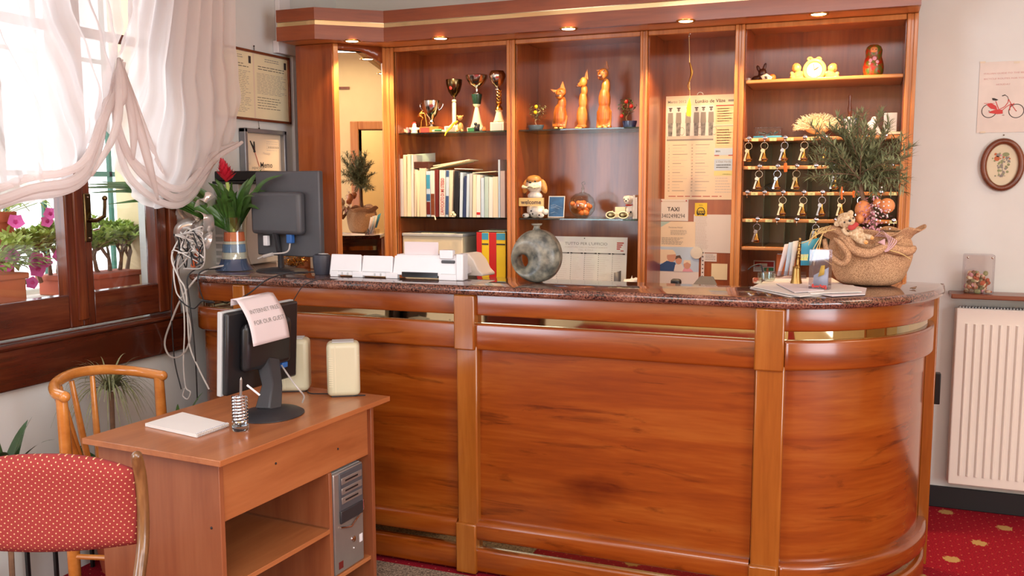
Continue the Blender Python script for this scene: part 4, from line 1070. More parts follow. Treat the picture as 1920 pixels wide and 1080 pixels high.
t = thing('postcard', 'blue sea postcard leaning beside the puppy figurine', 'postcard', Q.p(430, 462, .03))
a = Q.p(355, 272, .03); b_ = Q.p(498, 272, .03); sh = Sheet(a, b_-a, (0, -.15, -1), ['paper', 'blue_ink_photo', 'ice_paper'], .001); w_ = (b_-a).length; h_ = a.z-G2; sh.base(w_, h_); sh.rect(.004, .004, w_-.004, h_-.004, 1)
for y_, l_ in ((.45, .5), (.52, .8), (.58, .6), (.8, .5)): sh.line([(w_*.15, h_*y_), (w_*(.15+l_*.5), h_*(y_-.05)), (w_*(.15+l_*.9), h_*(y_+.02))], .0012, 2)
sh.done('card', t)
t = thing('box', 'small grey box half hidden behind the puppy figurine', 'box', Q.p(120, 462, .08)); q = MB(); Q.box(q, 90, 165, 375, 458, .06, .12); q.build('box_body', 'grey_plastic', t, bevel=.002)
q = MB(); Q.box(q, 88, 92, 375, 458, .055, .12); q.build('box_flap', 'paper', t)
t = thing('glass_jar', 'round glass jar with orange fruit sweets and a blown glass stopper', 'jar', Q.p(665, 460))
q = MB(); Q.lathe(q, 665, [(30, 246), (60, 252), (100, 290), (118, 345), (110, 400), (78, 440), (50, 452), (0, 452)], n=28); q.build('bowl', 'clear_glass', t)
q = MB(); Q.lathe(q, 672, [(34, 246), (30, 240), (12, 236), (9, 220), (16, 205), (9, 190), (5, 175), (0, 172)]); Q.tube(q, [(672, 176, 0), (660, 160, 0), (680, 145, 0), (694, 160, 0), (680, 170, 0)], 4); q.build('stopper', 'clear_glass', t)
rr = random.Random(4)
for i in range(30):
    a_ = rr.uniform(0, 6.28); r_ = rr.uniform(.1, 1); yy = rr.uniform(330, 425)
    lim = 88 if yy < 400 else 58
    q = MB(); Q.ball(q, 665+lim*r_*math.cos(a_), yy, 24, 22, Q.m(lim*r_*math.sin(a_)*.9), 22, a=rr.uniform(0, 2)); q.build('sweet', rr.choice(['orange', 'deep_orange', 'peach']), t)
t = thing('sunglasses', 'white framed sunglasses with dark round lenses on the glass shelf', 'sunglasses', Q.p(1005, 460, -.07))
q = MB()
for cx in (952, 1058):
    c_ = Q.p(cx, 435, -.07); q.tube([c_+Vector((Q.m(42)*math.cos(a_), .0, Q.m(27)*math.sin(a_))) for a_ in [i*PI/10 for i in range(20)]], Q.m(5), 6, closed=True)
Q.tube(q, [(992, 425, -.07), (1005, 420, -.075), (1018, 425, -.07)], 4); Q.tube(q, [(912, 425, -.07), (925, 405, .02)], 4, sm=0); Q.tube(q, [(1098, 425, -.07), (1090, 405, .02)], 4, sm=0)
q.build('frame', 'paper_cream', t)
for cx in (952, 1058): q = MB(); Q.ball(q, cx, 435, 38, 24, -.07, 3); q.build('lens', 'bronze', t)
t = thing('puppy_figurine', 'little white spotted puppy figurine with a red collar behind the sunglasses', 'figurine', Q.p(1085, 460, 0))
q = MB(); Q.ball(q, 1090, 400, 42, 60, 0, 38); Q.ball(q, 1075, 305, 42, 42, -.01, 36); Q.ball(q, 1045, 285, 14, 20, -.01, a=.6); Q.ball(q, 1112, 285, 14, 22, -.01, a=-.6); Q.ball(q, 1078, 318, 22, 18, -.035); Q.ball(q, 1075, 448, 40, 12, -.01); q.build('body', 'white_glaze', t, remesh=.0028)
q = MB(); Q.ball(q, 1078, 312, 9, 7, -.058, 5); Q.ball(q, 1060, 298, 5, 5, -.05, 3); Q.ball(q, 1094, 298, 5, 5, -.05, 3); Q.ball(q, 1110, 410, 9, 9, -.036, 4); q.build('painted_spots', 'black_plastic', t)
q = MB(); Q.lathe(q, 1080, [(30, 346), (34, 352), (30, 358)]); q.build('collar', 'red', t)
t = thing('card_holder', 'small white open card box in front of the little puppy figurine', 'box', Q.p(1000, 460, -.02)); q = MB(); Q.box(q, 960, 1050, 368, 458, -.012, .012); q.build('box_body', 'paper_cream', t)
for i, (cx, lb) in enumerate(((1130, 'white leaflet standing beside the little puppy figurine'), (1150, 'pale leaflet leaning against the cabinet upright beyond the puppy figurine'))):
    q = MB(); a = Q.p(cx-8, 262+i*20, -.02); b_ = Q.p(cx+8, 460, -.02); q.box(a.x, b_.x, a.y, a.y+.12, G2, a.z); tag(q.build('leaflet', 'paper'), lb, 'leaflet')

# ---------------------------------------------------------------- lower part of the second bay (stands on the base unit, top z .955)
BZ = .9555
Q = Fig(950, 310, 4.7, 4.25)
t = thing('stone_vase', 'round grey stone effect vase with a hole and a small neck on the counter', 'vase', at(1008, 531, 'z', GZ))
VY = 3.24
Q = Fig(950, 310, 4.7, VY)
c = Q.p(272, 770); R1 = Q.m(212, 272, 770); R2 = Q.m(232, 272, 770)
hc = Q.p(155, 810); 
q = MB()
# disc body with a scooped round hole: ring of sections from hole to rim
nn_ = 48; ns = 9
vs = []; fs = []
hx, hz, hr = hc.x-c.x, hc.z-c.z, Q.m(60)
secs = []
for i in range(nn_):
    a_ = 2*PI*i/nn_
    inn = Vector((hx+hr*math.cos(a_), 0, hz+hr*math.sin(a_))); o_ = Vector((R1*math.cos(a_), 0, R2*math.sin(a_)))
    loop = []
    for j in range(ns):
        t_ = j/(ns-1); p_ = inn.lerp(o_, t_); th = .055*math.sin(PI*min(1, .08+.92*(1-t_)**.8 if t_ > .5 else .12+.88*t_*1.1))**.6
        th = .012+.045*math.sin(PI*(.06+.88*t_))**.7
        loop.append((p_, th))
    secs.append(loop)
for i in range(nn_):
    for j in range(ns): p_, th = secs[i][j]; vs.append(c+p_+Vector((0, -th, 0)))
    for j in range(ns-1, -1, -1): p_, th = secs[i][j]; vs.append(c+p_+Vector((0, th, 0)))
m2 = 2*ns
for i in range(nn_):
    for j in range(m2): fs.append((i*m2+j, i*m2+(j+1) % m2, ((i+1) % nn_)*m2+(j+1) % m2, ((i+1) % nn_)*m2+j))
zoff = GZ+.001-(c.z-R2)
q.add([v+Vector((0, 0, zoff)) for v in vs], fs); q.build('body', 'stone_glaze', t, ang=60)
q = MB(); Q.lathe(q, 265, [(42, 486), (48, 484), (46, 496), (28, 505), (26, 520), (40, 545), (60, 575), (0, 590)]); 
q.v = [v+Vector((0, 0, zoff)) for v in q.v]; q.build('neck', 'stone_glaze', t)

Q = Fig(950, 310, 4.7, 4.33)
a = Q.p(470, 625); b_ = Q.p(1066, 628); w_ = b_.x-a.x; h_ = a.z-BZ-.01
t = thing('desk_calendar', 'wide white office planner calendar leaning behind the round stone vase', 'calendar', (a.x+w_/2, 4.33, BZ))
a0 = Vector((a.x-.09, a.y, a.z)); w_ += .09
sh = Sheet(a0, (1, 0, 0), (0, -.12, -1), ['paper', 'ink', 'ink_grey', 'ink_red', 'ink_blue', 'ink_faint'], .003); sh.base(w_, h_)
u = Q.m(1)
sh.text("TUTTO PER L'UFFICIO", w_*.52, 72*u, 34*u, 2, width=w_*.5, center=True); sh.text('FORNITURE CARTA TIMBRI STAMPATI', w_*.52, 98*u, 16*u, 5, width=w_*.5, center=True); sh.text('TEL. E FAX', w_*.52, 120*u, 16*u, 5, width=w_*.18, center=True)
for k_ in range(4): sh.rect(w_*.88, (44+k_*17)*u, w_*.96-(k_*.006), (54+k_*17)*u, 3)
sh.rect(w_*.925, 112*u, w_*.96, 120*u, 3)
sh.text('A', w_*.14, 80*u, 44*u, 4, bold=.03)
ncol = 6
for cidx in range(ncol):
    x0 = w_*(.01+cidx*.163); x1 = w_*(.01+(cidx+1)*.163)-.004
    sh.rect(x0, 138*u, x1, 149*u, 2); sh.rect(x0, 138*u, x0+.012, 149*u, 1); sh.rect(x1-.012, 138*u, x1, 149*u, 1)
    for rw in range(15):
        t_ = (158+rw*17.5)*u
        if t_+.004 > h_: break
        sh.rect(x0+.003, t_, x0+.007, t_+.0025, 1); sh.rect(x0+.012, t_+.001, x0+.012+(x1-x0)*R_.uniform(.3, .7), t_+.0022, 5)
sh.done('planner_sheet', t)
q = MB(); c_ = sh.P(w_*.5, 14*u, .001); q.ball(c_, (.003, .001, .003), 8); q.build('eyelet', 'black_plastic', t)
Q = Fig(950, 310, 4.7, 4.24)
t = thing('seashell', 'white seashell with points beside the planner calendar', 'shell', (Q.p(1110, 1000).x, 4.24, BZ))
q = MB(); zb = Q.p(1110, 1015).z
Q.ball(q, 1085, 1025, 60, 26, 0, 40); Q.ball(q, 1135, 1015, 40, 22); 
for x, y in ((1105, 968), (1140, 985), (1030, 1000), (1155, 990)): Q.tube(q, [(1100, 1020, 0), (x, y, 0)], [14, 2], sm=0)
q.build('shell', 'white_glaze', t, remesh=.003)
q = MB(); q.box(Q.p(1040, 0).x, Q.p(1150, 0).x, 4.2, 4.3, BZ, Q.p(1100, 1042).z); tag(q.build('box', 'beige_plastic', bevel=.002), 'pale box under the white seashell', 'box')
t = thing('grey_card', 'folded dark grey card standing in front of the planner calendar', 'card', (Q.p(975, 1000).x, 4.24, BZ)); q = MB(); a = Q.p(952, 945); b_ = Q.p(1003, 930); q.add([(a.x, 4.22, BZ), (b_.x, 4.24, BZ), (b_.x, 4.25, b_.z), (a.x, 4.23, a.z)], [(0, 1, 2, 3)]); q.build('card', 'grey_plastic', t, solid=.002)

# ---------------------------------------------------------------- books and folders on the lower glass shelf of the first bay
BY = 4.215
def bx(px): return at(px, 360, 'y', BY).x
def book(px0, px1, top, mat, label, depth=.2, lean=0.0, kind='book', text=None, tmat=None, bands=(), y=BY):
    x0, x1 = at(px0, 400, 'y', y).x, at(px1, 400, 'y', y).x; zt = at((px0+px1)/2, top, 'y', y).z
    x1 = max(x1-.0008, x0+.003); h = zt-G2
    t = thing(kind, label, 'book' if kind == 'book' else 'folder' if 'folder' in kind else 'binder' if 'binder' in kind else 'papers', ((x0+x1)/2, y, G2))
    Mx = T((x0+x1)/2, y, G2) @ rot(lean, 'y'); w = x1-x0
    q = MB(Mx)
    if kind == 'book':
        th = min(.0022, w*.2); q.box(-w/2, -w/2+th, 0, depth, 0, h); q.box(w/2-th, w/2, 0, depth, 0, h); q.box(-w/2+th, w/2-th, 0, th, 0, h); q.build('cover', mat, t, bevel=.0008, bseg=1)
        q = MB(Mx); q.box(-w/2+th, w/2-th, th, depth-.003, .003, h-.003); q.build('pages', 'paper_warm', t)
    else:
        q.box(-w/2, -w/2+.001, 0, depth, 0, h); q.box(w/2-.001, w/2, 0, depth, 0, h); q.box(-w/2+.001, w/2-.001, 0, .0012, 0, h*(.995)); q.build('cover', mat, t)
        n_ = max(1, int(w/.003)); q = MB(Mx)
        for i in range(n_): xx = -w/2+.0014+(w-.0028)*i/n_; q.box(xx, xx+.0012, .0025, depth-.006-R_.random()*.01, .001, h-.004-R_.random()*.012)
        q.build('papers', 'paper', t)
    if text:
        sh = Sheet(Mx @ Vector((-w*.32, -.0004, h*.06)), (0, 0, 1), (1, 0, 0), [tmat], .0001)
        # text runs upwards on the spine
        sh = Sheet(Vector((0, 0, 0)), (0, 0, 1), (1, 0, 0), [tmat], .0001); sh.O = Mx @ Vector((-w*.5, -.0008, h*.05)); sh.U = (Mx.to_3x3() @ Vector((0, 0, 1))); sh.V = (Mx.to_3x3() @ Vector((1, 0, 0))); sh.Nn = Vector((0, -1, 0))
        sh.text(text, 0, w*.82, w*.85, 0, l=.5, width=h*.78, bold=.02); sh.done('spine_text', t)
    if bands:
        q = MB(Mx)
        ml_ = []
        for i, (f0, f1, mm_) in enumerate(bands):
            q.k = i; q.box(-w*.46, w*.46, -.0008, .0005, h*f0, h*f1); ml_.append(mm_)
        q.build('spine_label', ml_, t, smooth=False)
    return t
BK = [
 (738.5, 744, 291, 'black_plastic', 'black ring binder at the wall end of the book row', dict(kind='ring_binder', depth=.24, bands=((.35, .46, 'paper'),))),
 (744.5, 749, 304, 'red', 'narrow red book next to the black ring binder at the end of the row', dict()),
 (749.5, 757, 297, 'paper', 'white paper folder beside the narrow red book', dict(kind='paper_folder')),
 (757.5, 763, 292, 'paper_warm', 'cream stuffed paper folder, third from the black ring binder', dict(kind='paper_folder')),
 (763.5, 771, 289, 'paper_cream', 'yellowed paper folder below the tall loose sheets', dict(kind='paper_folder', lean=.02)),
 (771.5, 776, 290, 'paper', 'thin white file beside the yellowed folder', dict(kind='paper_folder')),
 (776.5, 781, 318, 'paper_warm', 'short cream booklet under the brown notebook', dict(lean=.03)),
 (781.5, 787, 320, 'paper_cream', 'short buff booklet with a slanting slip under the brown notebook', dict(lean=.02)),
 (787.5, 799, 315, 'paper_warm', 'thick cream directory next to the blue and white guidebook', dict(kind='paper_folder')),
 (800, 807.5, 321, 'ice_paper', 'blue and white guidebook with a dark photograph on the spine', dict(bands=((.35, .5, 'blue_ink_photo'), (.05, .33, 'maroon'), (.62, .92, 'sky_blue')))),
 (808, 815.5, 320, 'paper', 'white paperback with a brown lower spine', dict(bands=((.04, .5, 'walnut_wood'),))),
 (816, 823, 318, 'maroon', 'maroon hardback beside the white book with big red lettering', dict()),
 (823.5, 834.5, 319, 'paper', 'white legal handbook with big red lettering on the spine', dict(text="L'AVVOCATO DI ME STESSO", tmat='ink_red', lean=.02)),
 (835, 841, 319, 'ice_paper', 'white and blue paperback to the right of the red lettered book', dict(bands=((.05, .45, 'ink_blue'), (.86, .99, 'ink_blue')), lean=.03)),
 (841.5, 848, 319, 'paper_warm', 'cream paperback against the black spine album', dict(lean=.03)),
 (850, 860, 320, 'black_plastic', 'leaning black album with a gold emblem low on the spine', dict(lean=.04)),
 (861.5, 867, 323, 'ice_paper', 'pale blue plastic folder beside the leaning black album', dict(kind='plastic_folder', lean=.03)),
 (868, 873, 330, 'navy', 'dark blue folder between the pale blue folders', dict(kind='plastic_folder', lean=.05)),
 (874, 879, 326, 'ice_paper', 'pale blue folder to the right of the dark blue one', dict(kind='plastic_folder', lean=.03)),
 (880, 885, 325, 'light_grey', 'grey translucent folder in the middle of the row', dict(kind='plastic_folder', lean=.02)),
 (886, 893, 327, 'paper_warm', 'cream folder stuffed with letters', dict(kind='paper_folder', lean=.02)),
 (893.5, 901, 328, 'paper', 'white folder with a red mark on its lower edge', dict(kind='paper_folder', bands=((.06, .12, 'red'),))),
 (902, 908, 333, 'ice_paper', 'short pale blue folder next to the grey green one', dict(kind='plastic_folder')),
 (908.5, 916, 331, 'teal_paper', 'grey green cardboard folder', dict(kind='paper_folder', lean=.01)),
 (916.5, 924, 332, 'paper', 'white file beside the grey green cardboard folder', dict(kind='paper_folder', lean=.01)),
 (924.5, 934, 331, 'paper_warm', 'cream file next to the tall clear sleeve', dict(kind='paper_folder')),
 (934.5, 938, 299, 'ice_paper', 'tall clear plastic sleeve sticking up near the upright', dict(kind='plastic_folder')),
 (938.5, 947, 320, 'lilac_paper', 'lilac grey folder against the cabinet upright', dict(kind='plastic_folder')),
]
for px0, px1, top, mt, lb, kw in BK: book(px0, px1, top, mt, lb, **kw)
q = MB(); a = at(763, 291, 'y', BY+.06); b_ = at(805, 286, 'y', BY+.1); q.add([(a.x, BY+.02, G2+.1), (b_.x, BY+.17, G2+.1), (b_.x, BY+.17, b_.z), (a.x, BY+.02, a.z)], [(0, 1, 2, 3)])
tag(q.build('loose_sheets', 'paper', solid=.003), 'tall loose white sheets sticking up behind the yellowed folder', 'papers')
q = MB(); a = at(777, 317, 'y', BY+.02); b_ = at(806, 303, 'y', BY+.02); q.box(a.x, b_.x, BY+.01, BY+.15, at(790, 317, 'y', BY).z+.003, b_.z); tag(q.build('notebook', 'chocolate', bevel=.002), 'small brown notebook lying on top of the short booklets', 'notebook')
def slab_on(px0, py0, px1, py1, th, dep, mat, label, cat, name, y=BY+.03):
    a = at(px0, py0, 'y', y); b_ = at(px1, py1, 'y', y); q = MB(); d_ = (b_-a)
    up = Vector((-d_.z, 0, d_.x)).normalized()*th
    v = [a, b_, b_+Vector((0, dep, 0)), a+Vector((0, dep, 0))]
    q.add(v+[p+up for p in v], [(0, 3, 2, 1), (4, 5, 6, 7), (0, 1, 5, 4), (1, 2, 6, 5), (2, 3, 7, 6), (3, 0, 4, 7)])
    return tag(q.build(name, mat), label, cat)
slab_on(806, 317.5, 868, 303, .006, .14, 'paper_cream', 'slanting sheaf of cream letters lying on the books', 'papers', 'letter_sheaf')
slab_on(812, 312, 880, 300.5, .005, .12, 'paper_warm', 'bundle of folded papers on top of the cream letters', 'papers', 'paper_bundle', BY+.05)
slab_on(852, 317, 888, 318, .004, .12, 'paper', 'flat white envelopes above the black album', 'papers', 'envelopes')
slab_on(886, 325, 930, 322, .004, .12, 'paper_warm', 'loose papers lying on the folders near the tall sleeve', 'papers', 'loose_papers')
q = MB(); p0 = at(820, 405, 'y', BY-.01); q.tube(cat_rom([p0+Vector((-.02, 0, -.0)), p0+Vector((0, -.03, -.001)), p0+Vector((.012, -.045, -.018))], 6), .003, 6, flat=.3); tag(q.build('bookmark_ribbon', 'paper_warm'), 'pale ribbon curling over the glass shelf edge under the books', 'ribbon')
t = thing('bead_ornament', 'little gold beaded ornament in front of the black album', 'ornament', at(850, 407, 'z', G2))
q = MB(); Q = Fig(730, 270, 4, 4.19, (480, 548, G2)); Q.ball(q, 478, 515, 11, 11); Q.ball(q, 466, 530, 9, 9); Q.ball(q, 490, 532, 12, 12); Q.ball(q, 478, 542, 20, 7); q.build('beads', 'paper_cream', t)

# ---------------------------------------------------------------- lower part of the first bay
t = thing('storage_box', 'beige cardboard archive box behind the white telephone console', 'box', (at(818, 470, 'y', 4.25).x, 4.3, BZ))
a = at(755, 438, 'y', 4.22); b_ = at(867, 444, 'y', 4.22); q = MB(); q.box(a.x, b_.x, 4.22, 4.42, BZ, a.z-.002); q.build('box_body', 'cream_card', t, bevel=.003)
q = MB(); q.box(a.x-.003, b_.x+.003, 4.215, 4.425, a.z-.012, a.z+.004); q.build('lid', 'light_grey', t, bevel=.003)
q = MB(); q.box(a.x+.1, b_.x-.06, 4.24, 4.28, a.z+.004, a.z+.006); q.build('tape_strip', 'paper_cream', t)
# boxed directories: red and yellow spines
t = thing('slipcase', 'black slipcase holding the red and yellow directories', 'slipcase', (at(920, 470, 'y', 4.22).x, 4.26, BZ))
xa, xb = at(892, 470, 'y', 4.21).x, at(949, 470, 'y', 4.21).x; zt = at(915, 436, 'y', 4.21).z
q = MB(); q.box(xa, xa+.002, 4.215, 4.43, BZ, zt+.002); q.box(xb-.002, xb, 4.215, 4.43, BZ, zt+.002); q.box(xa, xb, 4.43, 4.432, BZ, zt+.002); q.box(xa, xb, 4.21, 4.43, zt+.001, zt+.004); q.build('case', 'black_plastic', t, bevel=.001)
q = MB(); q.box(xa+.01, xb-.015, 4.23, 4.40, zt+.0045, zt+.008); q.build('top_papers', 'paper_cream', t)
cols = [('red', 'first red directory in the slipcase, next to the telephone handset'), ('yellow', 'yellow directory with a blue top band between the two red ones'), ('red', 'red directory between the two yellow ones'), ('yellow', 'yellow directory with a blue top band against the cabinet upright')]
pxs = [893.5, 903.3, 917, 930.5, 948.5]
for i, (cm, lb) in enumerate(cols):
    x0, x1 = at(pxs[i], 470, 'y', 4.205).x+.0006, at(pxs[i+1], 470, 'y', 4.205).x-.0006
    t = thing('directory', lb, 'book', ((x0+x1)/2, 4.21, BZ))
    q = MB(); q.box(max(x0, xa+.0022), min(x1, xb-.0025), 4.205, 4.42, BZ, zt); q.build('cover', cm, t, bevel=.001)
    if cm == 'yellow':
        q = MB(); h_ = zt-BZ; q.box(x0+.001, x1-.003, 4.2042, 4.206, zt-.036, zt-.002, 0); q.box(x0+.001, x1-.003, 4.204, 4.206, zt-.062, zt-.055, 1); q.build('spine_band', ['sky_blue', 'ink'], t, smooth=False)
# ================================================================ third bay: calendar, notices (pinned to the back panel)
PY = YB-.003
def pin_sheet(px0, py0, px1, py1, mats, name, label, cat, th=.001, y=PY):
    a = at(px0, py0, 'y', y); b_ = at(px1, py0, 'y', y); c_ = at(px0, py1, 'y', y)
    w_ = b_.x-a.x; h_ = a.z-c_.z
    t = thing(name, label, cat, (a.x+w_/2, y, a.z-h_))
    sh = Sheet(a, (1, 0, 0), (0, 0, -1), mats, th); sh.base(w_, h_); return t, sh, w_, h_
t, sh, w, h = pin_sheet(1249, 181, 1379, 374, ['paper_warm', 'ink', 'photo_grey', 'ink_red', 'ink_faint', 'deep_cream', 'ice_paper', 'yellow_label', 'ink_grey', 'paper'], 'wall_calendar', 'large wall calendar with a grey group photograph pinned above the taxi notice', 'calendar', .006)
sh.text('Marzo 2012', w*.03, h*.068, h*.036, 8, width=w*.27, bold=.01); sh.text('Lunâio de Vâze', w*.43, h*.072, h*.044, 1, width=w*.43, bold=.015)
sh.rect(w*.9, h*.05, w*.98, h*.07, 8)
sh.rect(w*.02, h*.095, w*.70, h*.43, 9)
# group photo: a row of standing figures
for i, cx in enumerate((.07, .19, .33, .45, .55, .66)):
    cx *= w; u = h*.33
    sh.disc(cx, h*.135, .006, 2, 2, ry=.008); sh.poly([(cx-.012, h*.16), (cx+.012, h*.16), (cx+.014, h*.26), (cx-.014, h*.26)], 8, 2); sh.poly([(cx-.012, h*.26), (cx+.012, h*.26), (cx+.010, h*.385), (cx-.010, h*.385)], 2, 2)
    sh.rect(cx-.009, h*.112, cx+.009, h*.122, 1, 2)
    if i % 2: sh.ring(cx+.018, h*.34, .012, .0015, 8, 2.4, ry=.02)
sh.rect(w*.02, h*.385, w*.70, h*.43, 4, 1.4); sh.rect(w*.02, h*.415, w*.70, h*.43, 8, 1.5)
for side, x0 in enumerate((.05, .385)):
    for r_ in range(16):
        t_ = h*(.465+r_*.0295)
        sh.text(str(side*16+r_+1), w*x0, t_+h*.014, h*.018, 1 if (r_+side) % 6 else 3); sh.rect(w*(x0+.06), t_+h*.004, w*(x0+.06+R_.uniform(.1, .22)), t_+h*.009, 4 if r_ % 3 else 8)
sh.rect(w*.73, h*.1, w*.985, h*.11, 3); sh.rect(w*.73, h*.115, w*.985, h*.28, 5); sh.rect(w*.73, h*.295, w*.985, h*.3, 8); sh.rect(w*.73, h*.305, w*.985, h*.5, 5)
sh.lines(w*.75, w*.97, h*.13, h*.27, 6, 4); sh.lines(w*.75, w*.97, h*.33, h*.48, 6, 4)
sh.rect(w*.72, h*.51, w*.985, h*.575, 6); sh.text('BRN', w*.74, h*.545, h*.022, 1, bold=.02); sh.rect(w*.72, h*.572, w*.79, h*.58, 3, 2); sh.rect(w*.92, h*.572, w*.985, h*.58, 3, 2)
sh.rect(w*.72, h*.61, w*.985, h*.72, 6); sh.text("L'Oasi Verde", w*.75, h*.645, h*.028, 8, width=w*.21); sh.lines(w*.75, w*.97, h*.665, h*.71, 2, 8)
sh.rect(w*.72, h*.725, w*.985, h*.77, 7); sh.lines(w*.84, w*.97, h*.755, h*.768, 1, 8); sh.lines(w*.74, w*.97, h*.79, h*.95, 6, 4); sh.lines(w*.06, w*.95, h*.965, h*.985, 1, 3)
sh.done('calendar_sheet', t)
q = MB(); a = sh.P(w*.5, -.004, .002); q.tube([a+Vector((.014*math.cos(i*PI/8), 0, .012*math.sin(i*PI/8)-.002)) for i in range(9)], .0018, 6); q.build('hanger', 'paper', t)
t, sh, w, h = pin_sheet(1235, 373, 1291, 414, ['paper', 'ink', 'ink_red', 'ink_faint', 'yellow_label'], 'taxi_notice', 'white taxi notice with a phone number under the wall calendar', 'notice', .002)
sh.rect(w*.02, h*.68, w*.98, h*.97, 0); sh.rect(w*.02, h*.1, w*.98, h*.13, 3)
sh.text('TAXI', w*.5, h*.55, h*.26, 1, center=True, width=w*.4, bold=.015); sh.text('3402498294', w*.5, h*.86, h*.27, 3 if 0 else 1, center=True, width=w*.78)
sh.disc(w*.1, h*.1, .003, 2, 2); sh.disc(w*.93, h*.08, .0035, 2, 2); sh.done('notice_sheet', t)
t, sh, w, h = pin_sheet(1303, 380.5, 1326, 405, ['yellow', 'ink'], 'taxi_sticker', 'small yellow taxi sticker with a black cab drawing', 'sticker')
sh.rect(w*.15, h*.6, w*.85, h*.84, 1); sh.ring(w*.5, h*.62, w*.32, w*.06, 1, 2, ry=h*.3); sh.text('TAXI', w*.5, h*.79, h*.2, 0, l=2.6, center=True, width=w*.55, bold=.03); sh.text('RADIO', w*.5, h*.2, h*.1, 1, center=True); sh.disc(w*.28, h*.86, w*.09, 1, 2); sh.disc(w*.72, h*.86, w*.09, 1, 2); sh.done('sticker_sheet', t)
t, sh, w, h = pin_sheet(1301, 402, 1376, 473, ['paper', 'ink_faint'], 'price_list', 'large white sheet of faint print beside the letter, under the yellow taxi sticker', 'notice', y=PY+.001)
sh.lines(w*.04, w*.38, h*.03, h*.93, 22, 1); sh.done('list_sheet', t)
t, sh, w, h = pin_sheet(1233, 415, 1304, 462, ['paper_warm', 'ink', 'ink_grey', 'teal_paper'], 'pinned_letter', 'cream letter with a printed heading under the white taxi notice', 'notice', y=PY-.001)
sh.poly([(0, 0), (w*.35, 0), (0, h*.3)], 3); sh.text('Pensione Hotel', w*.3, h*.26, h*.09, 2); sh.lines(w*.35, w*.8, h*.34, h*.55, 4, 2); sh.lines(w*.12, w*.7, h*.64, h*.94, 6, 2); sh.done('letter_sheet', t)
t, sh, w, h = pin_sheet(1231, 462, 1311, 531, ['paper', 'ice_paper', 'ink_blue', 'skin_print', 'hair_print', 'paper_warm', 'petal_pale'], 'family_poster', 'poster photograph of an elderly man in blue with two children', 'poster', y=PY-.002)
sh.rect(0, 0, w, h*.66, 1)
sh.rect(w*.05, h*.08, w*.4, h*.45, 5, 1.4)
sh.poly([(w*.02, h*.66), (w*.08, h*.5), (w*.25, h*.38), (w*.45, h*.42), (w*.5, h*.66)], 2, 2)
sh.disc(w*.36, h*.27, w*.11, 3, 2.4, ry=h*.14); sh.poly([(w*.26, h*.22), (w*.3, h*.12), (w*.42, h*.11), (w*.47, h*.2)], 5, 2.8)
sh.poly([(w*.42, h*.66), (w*.45, h*.48), (w*.6, h*.45), (w*.7, h*.66)], 0, 2.9); sh.disc(w*.53, h*.36, w*.075, 3, 3.2, ry=h*.11); sh.poly([(w*.45, h*.34), (w*.47, h*.24), (w*.56, h*.22), (w*.61, h*.33), (w*.53, h*.29)], 4, 3.6)
sh.poly([(w*.62, h*.66), (w*.66, h*.56), (w*.8, h*.56), (w*.88, h*.66)], 6, 3.2); sh.disc(w*.73, h*.47, w*.085, 3, 3.6, ry=h*.12); sh.poly([(w*.64, h*.46), (w*.66, h*.35), (w*.8, h*.35), (w*.82, h*.46), (w*.73, h*.40)], 5, 4); sh.done('poster_sheet', t)
t, sh, w, h = pin_sheet(1315, 472, 1321, 521, ['paper', 'ink'], 'punched_strip', 'narrow punched paper strip hanging beside the family poster', 'paper strip')
for i in range(7): sh.disc(w*.5, h*(.04+i*.15), w*.22, 1)
sh.done('strip_sheet', t)
t, sh, w, h = pin_sheet(1321, 475, 1344, 490, ['paper', 'ink_grey'], 'business_card', 'small white business card pinned above the pale sticky note', 'card')
sh.lines(w*.08, w*.92, h*.15, h*.9, 4, 1); sh.done('card_sheet', t)
t, sh, w, h = pin_sheet(1334, 494, 1364, 524, ['paper_cream'], 'sticky_note', 'blank pale yellow sticky note on the back panel near the sticker cabinet upright', 'note'); sh.done('note_sheet', t)
q = MB(); c_ = at(1306, 474, 'y', PY-.006); q.lathe([(0, 0), (.030, 0), (.030, .004), (0, .005)], c_, 24, M=rot(PI/2, 'x')); tag(q.build('round_badge', 'marble_white'), 'round stone coloured badge at the corner of the family poster', 'badge')
t = thing('telephone', 'grey telephone top peeking over the back of the counter below the notices', 'telephone', (at(1325, 530, 'y', 4.05).x, 4.05, BZ))
q = MB(); a = at(1298, 532, 'y', 4.05); b_ = at(1352, 532, 'y', 4.05); c_ = at(1322, 519, 'y', 4.1)
q.add([(a.x, 4.0, BZ), (b_.x, 4.0, BZ), (b_.x, 4.14, BZ), (a.x, 4.14, BZ), (a.x, 4.0, a.z-.01), (b_.x, 4.0, a.z-.01), (c_.x+.03, 4.14, c_.z), (c_.x-.03, 4.14, c_.z)], [(0, 3, 2, 1), (4, 5, 6, 7), (0, 1, 5, 4), (1, 2, 6, 5), (2, 3, 7, 6), (3, 0, 4, 7)])
q.build('housing', 'grey_plastic', t, bevel=.004)
t = thing('stapler', 'black stapler nose standing behind the counter below the family poster', 'stapler', (at(1268, 530, 'y', 4.1).x, 4.1, BZ))
q = MB(); a = at(1259, 522, 'y', 4.1); b_ = at(1278, 522, 'y', 4.1); q.box(a.x, b_.x, 4.07, 4.11, BZ, a.z); q.build('body', 'black_plastic', t, bevel=.012, bseg=3)
